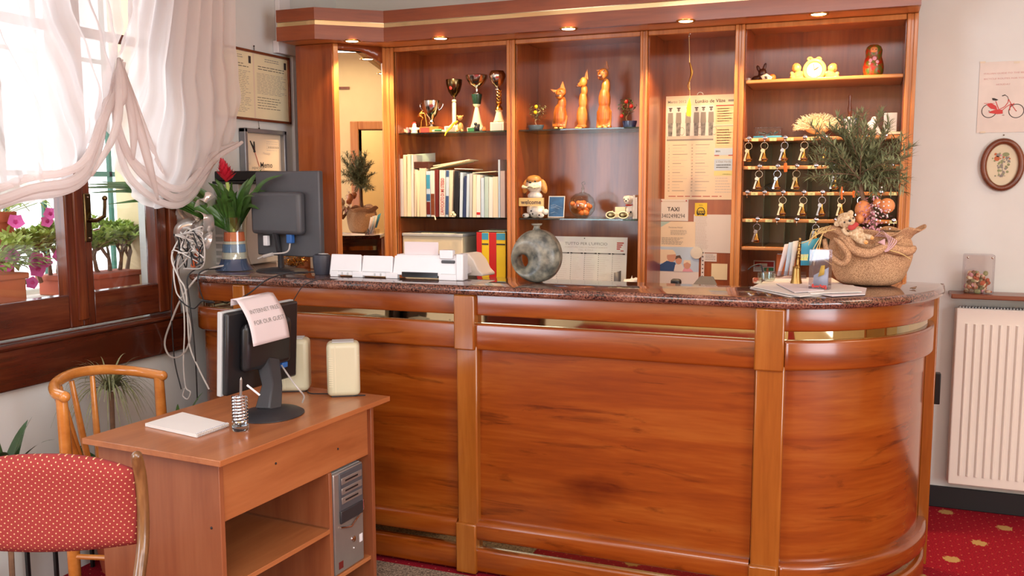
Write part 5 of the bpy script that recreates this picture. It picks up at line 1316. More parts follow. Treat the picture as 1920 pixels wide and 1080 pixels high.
# hanging ornament with tassel
HY = 4.23
t = thing('hanging_ornament', 'gilt fish charm on a thin cord with a yellow tassel in front of the calendar', 'ornament', at(1292, 60, 'y', HY))
q = MB(); p0 = at(1292, 52, 'y', HY); p1 = at(1293, 118, 'y', HY); q.tube([Vector((p0.x, HY, ZT-.001)), p1], .0011, 5); q.tube([at(1293, 150, 'y', HY), at(1293.5, 185, 'y', HY)], .0009, 5); q.build('cord', 'straw', t)
q = MB()
for px, py, r_ in ((1291.5, 58, .005), (1294, 63, .006), (1292, 68, .004)): q.ball(at(px, py, 'y', HY), r_, 8)
q.build('bead', 'silver', t)
q = MB(); pts = [at(1293, 117, 'y', HY), at(1296, 128, 'y', HY), at(1297, 138, 'y', HY), at(1293.5, 150, 'y', HY), at(1290, 160, 'y', HY), at(1292.5, 170, 'y', HY)]
q.tube(cat_rom(pts, 6), [.001+.008*math.sin(PI*min(1, .05+i/22))**.8 if i < 20 else .004 for i in range(31)], 10, flat=.5); q.build('fish', 'gold', t)
q = MB()
c_ = at(1293, 184, 'y', HY); e_ = at(1292, 217, 'y', HY)
for i in range(26):
    a_ = R_.uniform(0, 6.28); r_ = R_.uniform(.2, 1)*.013
    q.tube([c_, c_.lerp(e_, .4)+Vector((r_*math.cos(a_)*.8, r_*math.sin(a_)*.8, 0)), e_+Vector((r_*math.cos(a_), r_*math.sin(a_), R_.uniform(-.006, .01)))], .0014, 4)
q.build('tassel', 'yellow', t)

# ================================================================ fourth bay
Q = Fig(1380, 0, 4, 4.30, (600, 580, 1.963))
t = thing('bunny_figurine', 'chocolate brown bunny figurine lying at the end of the top shelf', 'figurine', Q.p(185, 585))
q = MB(); Q.ball(q, 165, 570, 48, 22, 0, 26); Q.ball(q, 200, 530, 32, 34, 0, 28); Q.ball(q, 215, 485, 14, 34, 0, 10, a=.25); Q.ball(q, 168, 495, 14, 28, 0, 10, a=-.35); Q.ball(q, 205, 570, 26, 20, -.03); q.build('body', 'chocolate', t, remesh=.003)
t = thing('gift_card', 'small cream tag with a dark square leaning on the chocolate bunny', 'card', Q.p(240, 590, -.06)); a = Q.p(195, 562, -.06); b_ = Q.p(235, 540, -.055); c_ = Q.p(280, 568, -.05)
sh = Sheet(a, b_-a, (c_-b_), ['paper_warm', 'ink'], .001); w_ = (b_-a).length; h_ = (c_-b_).length; 
q = MB(); q.add([Q.p(195, 562, -.06), Q.p(240, 542, -.055), Q.p(282, 568, -.05), Q.p(272, 590, -.055), Q.p(212, 590, -.06)], [(0, 4, 3, 2, 1)]); q.build('tag_card', 'paper_warm', t, solid=.001)
q = MB(); q.add([Q.p(225, 562, -.0615), Q.p(245, 562, -.0595), Q.p(248, 582, -.0595), Q.p(230, 582, -.0615)], [(0, 3, 2, 1)]); q.build('printed_mark', 'ink', t, solid=.0005)
q = MB(); Q.ball(q, 270, 560, 28, 26, .01); tag(q.build('candle', 'orange'), 'small round orange candle beside the chocolate bunny', 'candle')
q = MB(); Q.ball(q, 97, 580, 18, 13, -.02); tag(q.build('pebble', 'white_glaze'), 'white pebble at the upright end of the top shelf', 'pebble')
t = thing('angel_clock', 'cream ceramic clock held by two cherubs under a bow', 'clock', Q.p(590, 582))
q = MB(); c_ = Q.p(590, 508, 0); R0 = Q.m(84)
q.tube([c_+Vector((R0*.82*math.cos(i*PI/16), -.012, R0*.82*math.sin(i*PI/16))) for i in range(32)], Q.m(17), 8, closed=True)
q.lathe([(0, 0), (R0, 0), (R0, .03), (0, .03)], c_+Vector((0, .02, 0)), 30, M=rot(PI/2, 'x')); Q.ball(q, 590, 575, 60, 12); q.build('clock_body', 'cream_glaze', t, remesh=.003)
q = MB(); q.lathe([(0, 0), (R0*.66, 0), (R0*.66, .004), (0, .006)], c_+Vector((0, -.012, 0)), 30, M=rot(PI/2, 'x')); q.build('dial', 'paper_cream', t)
q = MB(); q.tube([c_+Vector((0, -.020, 0)), c_+Vector((.018, -.020, .012))], .0015, 5); q.tube([c_+Vector((0, -.020, 0)), c_+Vector((-.004, -.020, .026))], .0012, 5)
for i in range(12): q.ball(c_+Vector((R0*.56*math.cos(i*PI/6), -.019, R0*.56*math.sin(i*PI/6))), .0016, 6)
q.build('clock_hands', 'old_brass', t)
q = MB()
for s_ in (-1, 1):
    Q.tube(q, [(590, 440, -.01), (590+s_*28, 415, -.012), (590+s_*48, 425, -.012), (590+s_*30, 442, -.012), (590, 440, -.012)], 8); 
q.build('bow', 'cream_glaze', t)
for s_, nm in ((-1, 'l'), (1, 'r')):
    q = MB(); X = lambda v: 590+s_*v
    Q.ball(q, X(128), 492, 30, 30, -.005, 27); Q.ball(q, X(115), 545, 42, 32, 0, 30); Q.ball(q, X(160), 560, 26, 22, 0); Q.ball(q, X(85), 530, 32, 16, -.01); Q.ball(q, X(170), 530, 16, 14, 0); Q.ball(q, X(110), 575, 60, 14, -.01); q.build('cherub', 'cream_glaze', t, remesh=.003)
    q = MB(); Q.ball(q, X(138), 480, 31, 28, .006, 26); Q.ball(q, X(150), 495, 20, 22, .004); q.build('cherub_hair', 'tan_glaze', t)
t = thing('matryoshka', 'painted matryoshka doll with red shawl on the top shelf', 'doll', Q.p(1038, 560))
q = MB(); Q.lathe(q, 1038, [(0, 312), (28, 316), (50, 332), (60, 358), (58, 385), (56, 405), (66, 440), (74, 480), (72, 520), (62, 552), (0, 560)], n=28); q.build('body', 'patterned_paint', t)
q = MB(); Q.ball(q, 1036, 362, 34, 30, -.022, 26); q.build('face', 'peach', t)
q = MB()
for x, y, r_ in ((1010, 440, 14), (1040, 425, 16), (1060, 450, 13), (1028, 468, 15), (1005, 465, 10), (1055, 475, 10)): Q.ball(q, x, y, r_, r_, -Q.m(62), 6)
q.build('painted_flowers', 'petal_pale', t)
q = MB(); Q.ball(q, 1005, 510, 26, 34, -Q.m(48), 18); q.build('painted_leaves', 'leaf', t)
q = MB(); Q.ball(q, 1028, 358, 4, 4, -Q.m(58), 3); Q.ball(q, 1050, 358, 4, 4, -Q.m(58), 3); q.build('painted_eyes', 'ink', t)
Q = Fig(1380, 0, 4, 4.27, (600, 1033, 1.709))
t = thing('plastic_tub', 'clear plastic tub with a blue base full of silver clips', 'tub', Q.p(240, 1033))
q = MB(); a, b_ = Q.p(132, 1015), Q.p(345, 1015); q.box(a.x, b_.x, 4.25, 4.36, 1.709, 1.709+Q.m(18)); q.build('lid', 'sky_blue', t, bevel=.003)
q = MB(); c0, c1 = Q.p(138, 960), Q.p(340, 960); z0, z1 = 1.709+Q.m(18), c0.z
q.add([(a.x+.006, 4.255, z0), (b_.x-.006, 4.255, z0), (b_.x-.006, 4.355, z0), (a.x+.006, 4.355, z0), (c0.x, 4.25, z1), (c1.x, 4.25, z1), (c1.x, 4.36, z1), (c0.x, 4.36, z1)], [(0, 1, 5, 4), (1, 2, 6, 5), (2, 3, 7, 6), (3, 0, 4, 7), (4, 5, 6, 7)]); q.build('tub_wall', 'acrylic', t, bevel=.002)
for i in range(14):
    q = MB(); c_ = Vector((R_.uniform(a.x+.02, b_.x-.02), R_.uniform(4.27, 4.33), z0+R_.uniform(.006, .02))); d_ = Vector((R_.uniform(-1, 1), R_.uniform(-1, 1), R_.uniform(-.3, .7))).normalized()*.013; q.tube([c_-d_, c_+d_], .0022, 5); q.build('clip', 'silver', t)
t = thing('dried_flower', 'big cream dried flower head of curling petals on the shelf over the keys', 'dried flower', Q.p(610, 1030))
q = MB(); rr = random.Random(9); cc = Q.p(610, 940, .0)
for i in range(620):
    a_ = rr.uniform(0, 6.28); e_ = rr.uniform(-.25, 1.4)
    d_ = Vector((math.cos(a_)*math.cos(e_), math.sin(a_)*math.cos(e_)*.75, math.sin(e_)))
    L_ = Vector((d_.x*Q.m(178), d_.y*Q.m(120), d_.z*Q.m(112) if d_.z > 0 else d_.z*Q.m(60)))
    base_ = cc+Vector((0, 0, -Q.m(20))); tip = base_+L_*rr.uniform(.82, 1.02); k1 = base_+L_*.6
    sd = Vector((rr.uniform(-1, 1), rr.uniform(-1, 1), rr.uniform(-1, 1)))*.006
    q.tube([base_+L_*.35, k1+sd, tip, tip+sd*1.2+Vector((0, 0, -.003))], [.0016, .0016, .0013, .0006], 4, cap=False)
q.v = [Vector((v.x, v.y, max(v.z, 1.7093))) for v in q.v]
q.build('petals', 'coral', t)
q = MB(); Q.ball(q, 610, 950, 95, 62, 0, 70); q.build('flower_heart', 'straw', t)
t = thing('beer_tap_handle', 'blue and white painted ceramic knob with a turned dark wooden handle', 'handle', Q.p(857, 1030))
q = MB(); Q.lathe(q, 857, [(0, 712), (10, 716), (13, 730), (8, 745), (12, 760), (9, 780), (16, 820), (12, 850), (7, 862), (14, 872), (0, 880)]); q.build('turned_handle', 'walnut_wood', t)
q = MB(); Q.lathe(q, 857, [(16, 876), (40, 890), (48, 920), (40, 955), (22, 975), (30, 1000), (36, 1033), (0, 1033)]); q.build('ceramic_body', 'white_glaze', t)
q = MB()
for i in range(7): a_ = -PI/2+(i-3)*.42; c_ = Q.p(857, 920); r_ = Q.m(46); q.tube([c_+Vector((r_*math.cos(a_), r_*math.sin(a_), .012*math.sin(j))) + Vector((0, 0, .014*math.cos(j))) for j in range(7)], .0015, 5)
q.build('painted_scroll', 'ink_blue', t)
Q = Fig(1440, 180, 4.5, 4.24, (900, 352, 1.709))
t = thing('dove_ornament', 'white feathered dove ornament with a long tail clipped above the olive tree', 'ornament', Q.p(890, 345))
q = MB(); Q.ball(q, 880, 262, 44, 44, 0, 30, a=.6); Q.ball(q, 895, 212, 24, 24, 0, 20); Q.ball(q, 850, 265, 18, 34, 0, a=.4); Q.tube(q, [(900, 280, 0), (925, 320, -.01), (935, 352, -.01)], [30, 24, 8]); q.build('body', 'white_feather', t, remesh=.003)
q = MB(); Q.ball(q, 888, 206, 4, 4, -.043, 3); q.build('eye', 'black_plastic', t); q = MB(); Q.tube(q, [(912, 212, -.005), (928, 218, -.005)], [6, 1], sm=0); q.build('beak', 'orange', t)
t = thing('device_box', 'upright grey box with small print on a white base near the shelf end', 'box', Q.p(1040, 340))
q = MB(); Q.box(q, 972, 1092, 155, 318, 0, .05); q.build('box_body', 'light_grey', t, bevel=.002)
q = MB(); Q.box(q, 940, 1118, 318, 345, -.02, .07); q.build('base', 'paper_warm', t, bevel=.002)
a = Q.p(990, 210, -.0012); sh = Sheet(a, (1, 0, 0), (0, 0, -1), ['ink_grey'], .0002); sh.lines(0, .035, 0, .018, 4, 0, h=.2); sh.done('printed_text', t)

# keys with brass bell fobs
def make_fob():
    t = thing('room_key', None, 'key', (0, 0, 0), group='room keys on brass fobs')
    q = MB(); r_ = .0155; q.tube([(r_*math.sin(i*PI/10), 0, -r_+r_*math.cos(i*PI/10)) for i in range(20)], .0013, 6, closed=True); q.build('split_ring', 'chrome', t, world=False)
    q = MB(); q.lathe([(0, -.030), (.004, -.031), (.0052, -.036), (.004, -.041), (.0055, -.050), (.0085, -.060), (.0145, -.070), (.0155, -.074), (.013, -.077), (.0125, -.082), (.009, -.084), (0, -.084)][::-1], n=20); q.build('bell_fob', 'brass', t, world=False)
    q = MB(); q.lathe([(.0157, -.0745), (.0157, -.0715)], n=20); q.build('dark_band', 'walnut_wood', t, world=False)
    q = MB(Matrix.Translation((-.006, -.004, -.030)) @ rot(.28, 'y')); q.box(-.0035, .0035, -.001, .001, -.052, -.012); q.lathe([(0, -.001), (.009, -.001), (.009, .001), (0, .001)], (0, 0, -.006), 14, M=rot(PI/2, 'x')); q.box(.0035, .0065, -.001, .001, -.050, -.045); q.build('key', 'silver', t, world=False)
    return t
proto = make_fob(); used = False
KEYS = [(0, 1404, 'first'), (0, 1434, 'second'), (0, 1472, 'third'), (0, 1509, 'fourth'), (0, 1547, 'fifth'),
        (1, 1424, 'first'), (1, 1458, 'second'), (1, 1494, 'third'), (1, 1567, 'fifth'),
        (2, 1468, 'third'), (2, 1507, 'fourth'), (2, 1542, 'fifth'), (2, 1578, 'sixth'), (2, 1615, 'seventh'),
        (3, 1420, 'first'), (3, 1530, 'fourth')]
rowpy = [264, 315, 365, 415]; rown = ['top', 'second', 'third', 'bottom']
for r_, px, nm in KEYS:
    tx = at(px, rowpy[r_], 'y', YU).x; z = [1.700, 1.576, 1.461, 1.341][r_]-.0165+.001
    hk = min(HOOKS, key=lambda v: abs(v.x-tx)+abs(v.z-z)*3)
    o = proto if not used else copy_tree(proto); used = True
    o.location = (hk.x, hk.y, hk.z+.003); o.rotation_euler = (0, R_.uniform(-.05, .05), R_.uniform(-.5, .5))
    o['label'] = f'brass bell key fob hanging on the {nm} hook of the {rown[r_]} key row'
def key_tag(px, py, z0y, label, mat='orange', ln=.04, r=.012):
    p = at(px, py, 'y', YU-.03); t = thing('key_tag', label, 'key tag', p)
    q = MB(); q.tube([p+Vector((0, 0, ln/2)), p+Vector((0, 0, 0)), p+Vector((.002, 0, -ln/2))], [r*.7, r, r*.8], 10, flat=.35); q.build('tag_body', mat, t, bevel=0)
    q = MB(); q.tube([p+Vector((0, 0, ln/2-.002)), p+Vector((-.003, .012, ln/2+.02))], .001, 5); q.build('tag_ring', 'chrome', t)
key_tag(1472.5, 314, 0, 'rounded orange key tag hanging below the third key of the top row')
key_tag(1578, 362, 0, 'long narrow orange key tag hanging in front of the olive tree', ln=.055, r=.006)
key_tag(1601, 364, 0, 'short orange key tag hanging beside the long narrow one', ln=.028, r=.010)
t = thing('spectacles', 'folded dark spectacles lying in the pigeonhole between the first two keys of the second row', 'spectacles', at(1443, 360, 'y', 4.2))
q = MB()
for cx in (1437, 1450): c_ = at(cx, 354, 'y', 4.2); c_.z = max(c_.z, 1.4825); q.tube([c_+Vector((.012*math.cos(i*PI/8), 0, .009*math.sin(i*PI/8))) for i in range(16)], .0018, 6, closed=True)
q.tube([at(1432, 350, 'y', 4.2), at(1446, 343, 'y', 4.28), at(1456, 352, 'y', 4.2)], .0015, 5); q.build('frame', 'black_plastic', t)
# bottom compartment: sticker, orange folder
t, sh, w, h = pin_sheet(1413, 488, 1453, 509, ['paper', 'ink_red', 'green', 'ink_grey', 'white_glaze'], 'telephone_sticker', 'white red and green sticker on the back panel under the pigeonholes', 'sticker', .001, YB-.002)
sh.rect(w*.05, h*.1, w*.95, h*.55, 1); sh.rect(w*.3, h*.25, w*.65, h*.5, 4, 2); sh.lines(w*.06, w*.5, h*.62, h*.9, 2, 3); sh.rect(w*.5, h*.62, w*.95, h*.92, 2); sh.done('sticker_sheet', t)
t = thing('orange_folder', 'orange cardboard folder standing in the bottom compartment behind the brochures', 'folder', (at(1470, 530, 'y', 4.35).x, 4.35, BZ))
q = MB(); a = at(1456, 477, 'y', 4.33); b_ = at(1492, 474, 'y', 4.33); q.box(a.x, b_.x, 4.33, 4.345, BZ, a.z); q.build('cover', 'deep_orange', t, bevel=.001)
q = MB(); q.box(a.x+.004, b_.x-.004, 4.333, 4.342, BZ+.002, a.z+.003); q.build('papers', 'paper', t)
# ================================================================ things on the granite, right end
t = thing('flower_pot', 'burlap wrapped pot holding a small olive tree on the rounded end of the counter', 'pot', (.015, 3.575, GZ))
PC = Vector((.015, 3.575, GZ)); 
def pp(px, py, d=0): v = at(px, py, 'y', 3.575); v.y += d; return v
u_ = mpp(PC)
q = MB()
prof = [(.0, .0), (.102, .0), (.122, .03), (.140, .08), (.147, .13), (.142, .165), (.130, .19), (.124, .2)]
vs = []; fs = []; nn = 64
for i, (r, z) in enumerate(prof):
    for j in range(nn):
        a = 2*PI*j/nn; w = 1+.02*math.sin(a*9+z*20)+.015*math.sin(a*5-z*35); vs.append(PC+Vector((r*w*math.cos(a), r*w*.8*math.sin(a), z)))
for i in range(len(prof)-1):
    for j in range(nn): fs.append((i*nn+j, i*nn+(j+1) % nn, (i+1)*nn+(j+1) % nn, (i+1)*nn+j))
q.add(vs, fs); q.build('burlap_wrap', 'burlap', t, sub=1, ang=180)
# big collar of folded burlap: waved flaring rim, flaring most to the right
q = MB()
def collar(u, v, lo=.160):
    a = 2*PI*u; flare = .03*max(0, math.cos(a-.12))**1.2+.03*max(0, -math.cos(a+.3))+.02
    r = .126+(flare)*v+.012*math.sin(a*4+1)*v
    z = lo+.060*v*(1+.22*math.sin(a*3+1.9))+.02*v*max(0, math.cos(a-.25))+.02*math.sin(a*7)*v
    z = z if z < .19 else .19+(z-.19)*.45
    return PC+Vector((r*math.cos(a), r*.8*math.sin(a), z))
q.grid(lambda u, v: collar(u, v), 72, 8); q.build('burlap_collar', 'burlap', t, solid=.003, ang=180)
# the thick folds at the front
q = MB()
def fold(pts, w, amp=.0):
    P_ = cat_rom([pp(*p) for p in pts], 6)
    n = len(P_); vs = []; fs = []; m_ = 7
    for i, c_ in enumerate(P_):
        s_ = math.sin(PI*min(1, .08+.9*i/(n-1)))**.5; t_ = (P_[min(n-1, i+1)]-P_[max(0, i-1)]).normalized(); up = Vector((0, -1, 0)).cross(t_).normalized()
        for j in range(m_):
            f_ = (j/(m_-1)-.5)*2; vs.append(c_+up*f_*w*s_+Vector((0, -.018*math.cos(f_*1.4)*s_, 0)))
    for i in range(n-1):
        for j in range(m_-1): fs.append((i*m_+j, (i+1)*m_+j, (i+1)*m_+j+1, i*m_+j+1))
    q.add(vs, fs)
fold([(1548, 445, -.11), (1556, 470, -.135), (1580, 488, -.145), (1592, 474, -.15), (1578, 452, -.145), (1566, 443, -.14)], .011)
fold([(1575, 440, -.12), (1600, 462, -.14), (1628, 470, -.14), (1655, 460, -.13), (1690, 440, -.11)], .017)
fold([(1540, 430, -.09), (1570, 428, -.11), (1595, 448, -.13), (1606, 470, -.14)], .014)
fold([(1640, 455, -.12), (1670, 462, -.11), (1700, 468, -.08), (1716, 462, -.05)], .018)
q.build('burlap_fold', 'burlap', t, solid=.004, ang=180)
q = MB(); q.lathe([(0, .175), (.12, .175), (.12, .17)], PC, 24, sy=.8); q.build('soil', 'soil', t)
q = MB()
for i, (a, b_, c_) in enumerate([((1548, 432, -.12), (1530, 460, -.15), (1524, 480, -.15)), ((1546, 432, -.12), (1540, 470, -.15), (1562, 490, -.155)), ((1544, 430, -.12), (1520, 447, -.14), (1508, 452, -.14)), ((1580, 425, -.12), (1545, 432, -.14), (1530, 440, -.14)), ((1546, 436, -.13), (1534, 465, -.15), (1530, 492, -.15)), ((1655, 462, -.13), (1685, 470, -.13), (1705, 482, -.1))]):
    q.tube(cat_rom([pp(*a), pp(*b_), pp(*c_)], 5), .0016, 4)
for i in range(5): q.tube(cat_rom([pp(1550, 434, -.12), pp(1560-i*8, 420+i*2, -.12), pp(1528-i*2, 440+i*4, -.13)], 5), .0012, 4)
q.build('straw_strands', 'straw', t)
q = MB()
for i in range(7): q.tube(cat_rom([pp(1640+i*3, 440, -.12), pp(1655+i*4, 430+i*3, -.14), pp(1665-i, 455+i*2, -.14), pp(1645+i*2, 450-i, -.14)], 5), .0025, 5, flat=.4)
q.build('lace_bow', 'pink_lace', t)
# olive tree
tr = thing('olive_tree', 'small bushy olive tree with pink dried flowers rising from the burlap pot', 'tree', (.045, 3.575, GZ+.176))
q = MB(); base_ = PC+Vector((.01, .01, .17)); top_ = pp(1622, 350)
q.tube(cat_rom([base_, pp(1635, 400), pp(1618, 370), pp(1612, 330)], 5), [.012, .0115, .011, .0105, .0105, .010, .010, .0095, .009, .009, .0085, .008, .0075, .007, .006, .005], 8)
br_ends = []
rr = random.Random(21)
# crown outline as a fan of branches measured on the tree
outl = [(1522, 262), (1530, 240), (1548, 268), (1560, 238), (1575, 222), (1592, 232), (1610, 222), (1628, 236), (1650, 215), (1668, 232), (1690, 262), (1708, 282), (1700, 300), (1694, 318), (1700, 335), (1694, 352), (1668, 352), (1640, 358), (1600, 355), (1570, 348), (1540, 340), (1524, 330), (1535, 310), (1528, 292), (1600, 250), (1640, 260), (1660, 300), (1580, 290), (1620, 300), (1560, 315), (1650, 330), (1610, 270), (1680, 300), (1575, 255), (1540, 285), (1645, 285), (1590, 320), (1625, 330)]
lf = MB()
for (ex, ey) in outl:
    for rep in range(2):
        e_ = pp(ex+rr.uniform(-8, 8), ey+rr.uniform(-8, 8), rr.uniform(-.13, .1)); s_ = pp(rr.uniform(1605, 1630), rr.uniform(320, 350))
        mid = s_.lerp(e_, .5)+Vector((rr.uniform(-.02, .02), rr.uniform(-.02, .02), rr.uniform(-.01, .03)))
        P_ = cat_rom([s_, mid, e_], 7); q.tube(P_, [.003-.0022*i/(len(P_)-1) for i in range(len(P_))], 5, cap=False)
        for i, c_ in enumerate(P_[3:]):
            for _ in range(6):
                d_ = (P_[-1]-P_[0]).normalized()*.8+Vector((rr.uniform(-1, 1), rr.uniform(-1, 1), rr.uniform(-.6, .9))); lf.leaf(c_, d_, (0, 0, 1), rr.uniform(.028, .048), rr.uniform(.004, .0065), rr.choice([0, 0, 0, 1]), .15, 2)
q.build('branch', 'bark', tr); lf.build('foliage', ['leaf_olive', 'leaf_grey'], tr)
fl = thing('dried_flowers', 'peach and pink dried flower posy tied at the foot of the olive tree', 'flowers', pp(1640, 430, -.06))
q = MB(); 
for x, y, rx, ry, d_ in ((1618, 392, 14, 17, -.08), (1662, 385, 14, 14, -.07), (1612, 408, 8, 10, -.09), (1645, 380, 8, 9, -.06)): q.ball(pp(x, y, d_), (rx*u_, 12*u_, ry*u_), 14)
q.build('peach_pod', 'peach', fl)
q = MB()
for i in range(160):
    x, y = rr.gauss(1632, 13), rr.gauss(405, 16); c_ = pp(x, y, -.09+rr.uniform(-.02, .02)); d_ = Vector((rr.uniform(-1, 1), -1, rr.uniform(-1, 1))); q.leaf(c_, d_, (0, 0, 1), .016, .008, None, .2, 2)
tag(q.build('pink_petals', 'petal_pale', fl), kind='stuff')
q = MB()
for i in range(40):
    x, y = rr.gauss(1648, 13), rr.gauss(400, 18); c_ = pp(x, y, -.1); q.ball(c_, .0032, 6)
q.build('white_berries', 'white_glaze', fl)
# teddy resting on the burlap
Q = Fig(1520, 370, 5.686, 3.44)
t = thing('teddy_bear', 'little beige teddy bear with a red heart reclining on the burlap folds', 'toy', Q.p(530, 480))
q = MB(); Q.ball(q, 375, 245, 95, 85, 0, 75, a=.3); Q.ball(q, 280, 280, 34, 36, 0, 18); Q.ball(q, 425, 168, 34, 34, 0, 18); Q.ball(q, 425, 260, 50, 40, -.02, 35)
Q.ball(q, 480, 385, 75, 70, 0, 60, a=.5); Q.tube(q, [(345, 330, -.01), (380, 385, -.015), (420, 385, -.02)], [26, 24, 20]); Q.tube(q, [(510, 340, -.01), (560, 360, -.015)], [24, 20])
Q.tube(q, [(480, 430, -.01), (540, 465, -.02), (585, 470, -.03)], [36, 34, 30]); Q.tube(q, [(540, 400, .0), (610, 420, -.01), (650, 425, -.02)], [32, 32, 30]); q.build('body', 'plush', t, remesh=.003)
q = MB(); Q.ball(q, 362, 262, 9, 10, -.030, 8); Q.ball(q, 420, 245, 15, 14, -.038, 12); Q.ball(q, 455, 218, 9, 9, -.026, 8); q.build('eyes_and_nose', 'black_plastic', t)
q = MB(); Q.ball(q, 430, 320, 34, 30, -.028, 14, a=.5); Q.ball(q, 480, 290, 34, 28, -.022, 14, a=-.5); Q.ball(q, 455, 315, 30, 24, -.026, 12); q.build('heart', 'ink_red', t, remesh=.002)
q = MB(); Q.ball(q, 590, 470, 22, 22, -.050, 6); Q.ball(q, 655, 425, 18, 20, -.045, 6); q.build('foot_pad', 'tan_glaze', t)
# papers
def paper_on(pts, z, label, mat='paper', name='paper_sheet', th=.0022, curl=0):
    P_ = [at(x, y, 'z', z) for x, y in pts]; n_ = len(P_); q = MB()
    q.add(P_+[p+Vector((0, 0, th)) for p in P_], [tuple(range(n_-1, -1, -1)), tuple(range(n_, 2*n_))]+[(i, (i+1) % n_, (i+1) % n_+n_, i+n_) for i in range(n_)])
    return tag(q.build(name, mat, smooth=False), label, 'paper')
paper_on([(1406, 541), (1450, 520), (1560, 522), (1600, 545), (1530, 556), (1480, 557)], GZ+.0005, 'bottom white sheet of the loose papers on the counter end', 'paper')
paper_on([(1430, 536), (1475, 517), (1625, 541), (1622, 553), (1560, 556)], GZ+.003, 'white leaflet fanned to the right under the brass bell and glass holder', 'paper_pink')
paper_on([(1412, 539), (1470, 527), (1565, 548), (1500, 557)], GZ+.0055, 'white leaflet slanting across the front of the loose papers', 'paper')
paper_on([(1480, 528), (1600, 536), (1616, 548), (1520, 551)], GZ+.008, 'top sheet with a blue edge line beside the burlap pot', 'paper')
paper_on([(1455, 532), (1510, 530), (1545, 545), (1490, 549)], GZ+.0105, 'narrow folded leaflet on top of the loose papers', 'paper_pink')
GP = GZ+.0128
# brass hand bell
bp_ = at(1491, 531, 'z', GP); Q = Fig(1400, 440, 8, bp_.y, (740, 740, GP))
t = thing('hand_bell', 'tall old brass hand bell with a turned handle standing on the loose papers', 'bell', Q.p(740, 740))
q = MB(); Q.lathe(q, 750, [(0, 478), (50, 482), (58, 500), (54, 515), (58, 540), (62, 600), (72, 680), (84, 730), (86, 742), (70, 740)]); q.build('bell_body', 'old_brass', t)
q = MB(); Q.lathe(q, 790, [(0, 55), (18, 60), (25, 80), (18, 105), (12, 118), (24, 125), (24, 140), (12, 150), (20, 190), (14, 200), (24, 215), (24, 235), (14, 245), (22, 280), (28, 300), (20, 320), (28, 345), (18, 370), (24, 400), (22, 440), (30, 470), (40, 482), (0, 484)]); 
Mx = T(*Q.p(775, 480)) @ rot(math.atan2(Q.m(25), Q.m(420)), 'y') @ T(*(-Q.p(790, 480))); q.v = [Mx @ v for v in q.v]; q.build('bell_handle', 'old_brass', t)
q = MB()
for i in range(5): Q.tube(q, [(815+i*24, 310, .01), (812+i*22, 400, .01)], 8, sm=0)
Q.tube(q, [(800, 385, .01), (910, 355, .01)], 7, sm=0); q.build('key_bunch', 'gold', t)
# brochure holder with blue and white brochures
hb = at(1490, 524, 'z', GZ+.001); Q = Fig(1400, 440, 8, hb.y+.03, (600, 720, GZ+.009))
t = thing('brochure_holder', 'clear angled brochure holder behind the brass bell', 'holder', Q.p(560, 720))
q = MB(); Q.box(q, 300, 900, 640, 725, -.035, -.032); Q.box(q, 300, 900, 718, 725, -.035, .05); Q.box(q, 300, 306, 600, 725, -.035, .05); Q.box(q, 894, 900, 600, 725, -.035, .05); q.build('holder_body', 'acrylic', t)
for i, (x0, y0, x1, y1, mt, lb) in enumerate([(640, 230, 460, 700, 'paper_pink', 'white folded brochure leaning outermost in the clear holder'), (700, 205, 560, 705, 'ice_paper', 'pale blue folded brochure in the clear holder next to the white one'), (760, 190, 630, 705, 'paper', 'white folded brochure directly behind the brass bell handle'), (1070, 150, 800, 560, 'sky_blue', 'turquoise topped brochure closest to the burlap pot')]):
    q = MB(); w_ = 70 if i < 3 else 260
    a, b_, c_, d_ = Q.p(x1, y1, -.02+i*.012), Q.p(x1+w_*.6, y1+2, -.01+i*.012), Q.p(x0, y0+4, .02+i*.012), Q.p(x0-w_, y0+(10 if i < 3 else 60), .0+i*.012)
    q.add([a, b_, c_, d_], [(0, 1, 2, 3)]); o = q.build('brochure', mt, solid=.004); tag(o, lb, 'brochure')
# square acrylic holder
gb = at(1537, 541, 'z', GP)
t = thing('glass_holder', 'square clear acrylic holder with cards next to the brass bell', 'holder', gb)
W2 = 17.5*mpp(gb); Mx = T(*gb) @ rot(-.25); q = MB(Mx); H_ = .135
for s_ in (-1, 1): q.box(-W2, W2, s_*W2*.55-.0015, s_*W2*.55+.0015, .0, H_); q.box(s_*W2-.0015, s_*W2+.0015, -W2*.55, W2*.55, 0, H_)
q.box(-W2, W2, -W2*.55, W2*.55, 0, .004); q.build('holder_wall', 'acrylic', t)
q = MB(Mx); q.add([(-W2*.8, .004, .008), (W2*.8, .006, .008), (W2*.85, .004, .075), (-W2*.7, .002, .045)], [(0, 1, 2, 3)]); q.build('card', 'ice_paper', t, solid=.001)
q = MB(Mx); q.add([(-W2*.2, -.004, .04), (W2*.45, -.004, .05), (W2*.5, -.004, .082), (W2*.1, -.004, .08)], [(0, 1, 2, 3)]); q.build('yellow_card', 'yellow', t, solid=.001)
q = MB(Mx)
for i in range(14): q.ball((R_.uniform(-W2*.9, W2*.9), -W2*.55-.0022, R_.uniform(.004, .014)), (.004, .0008, .0035), 6)
q.build('red_print', 'ink_red', t)
q = MB(); c_ = at(1437, 527, 'z', GP); q.lathe([(.026, 0), (.03, .003), (.033, .02), (.034, .03), (.031, .03), (.029, .006), (0, .006)], c_, 24); tag(q.build('glass_dish', 'clear_glass'), 'small clear glass dish at the edge of the loose papers', 'dish')
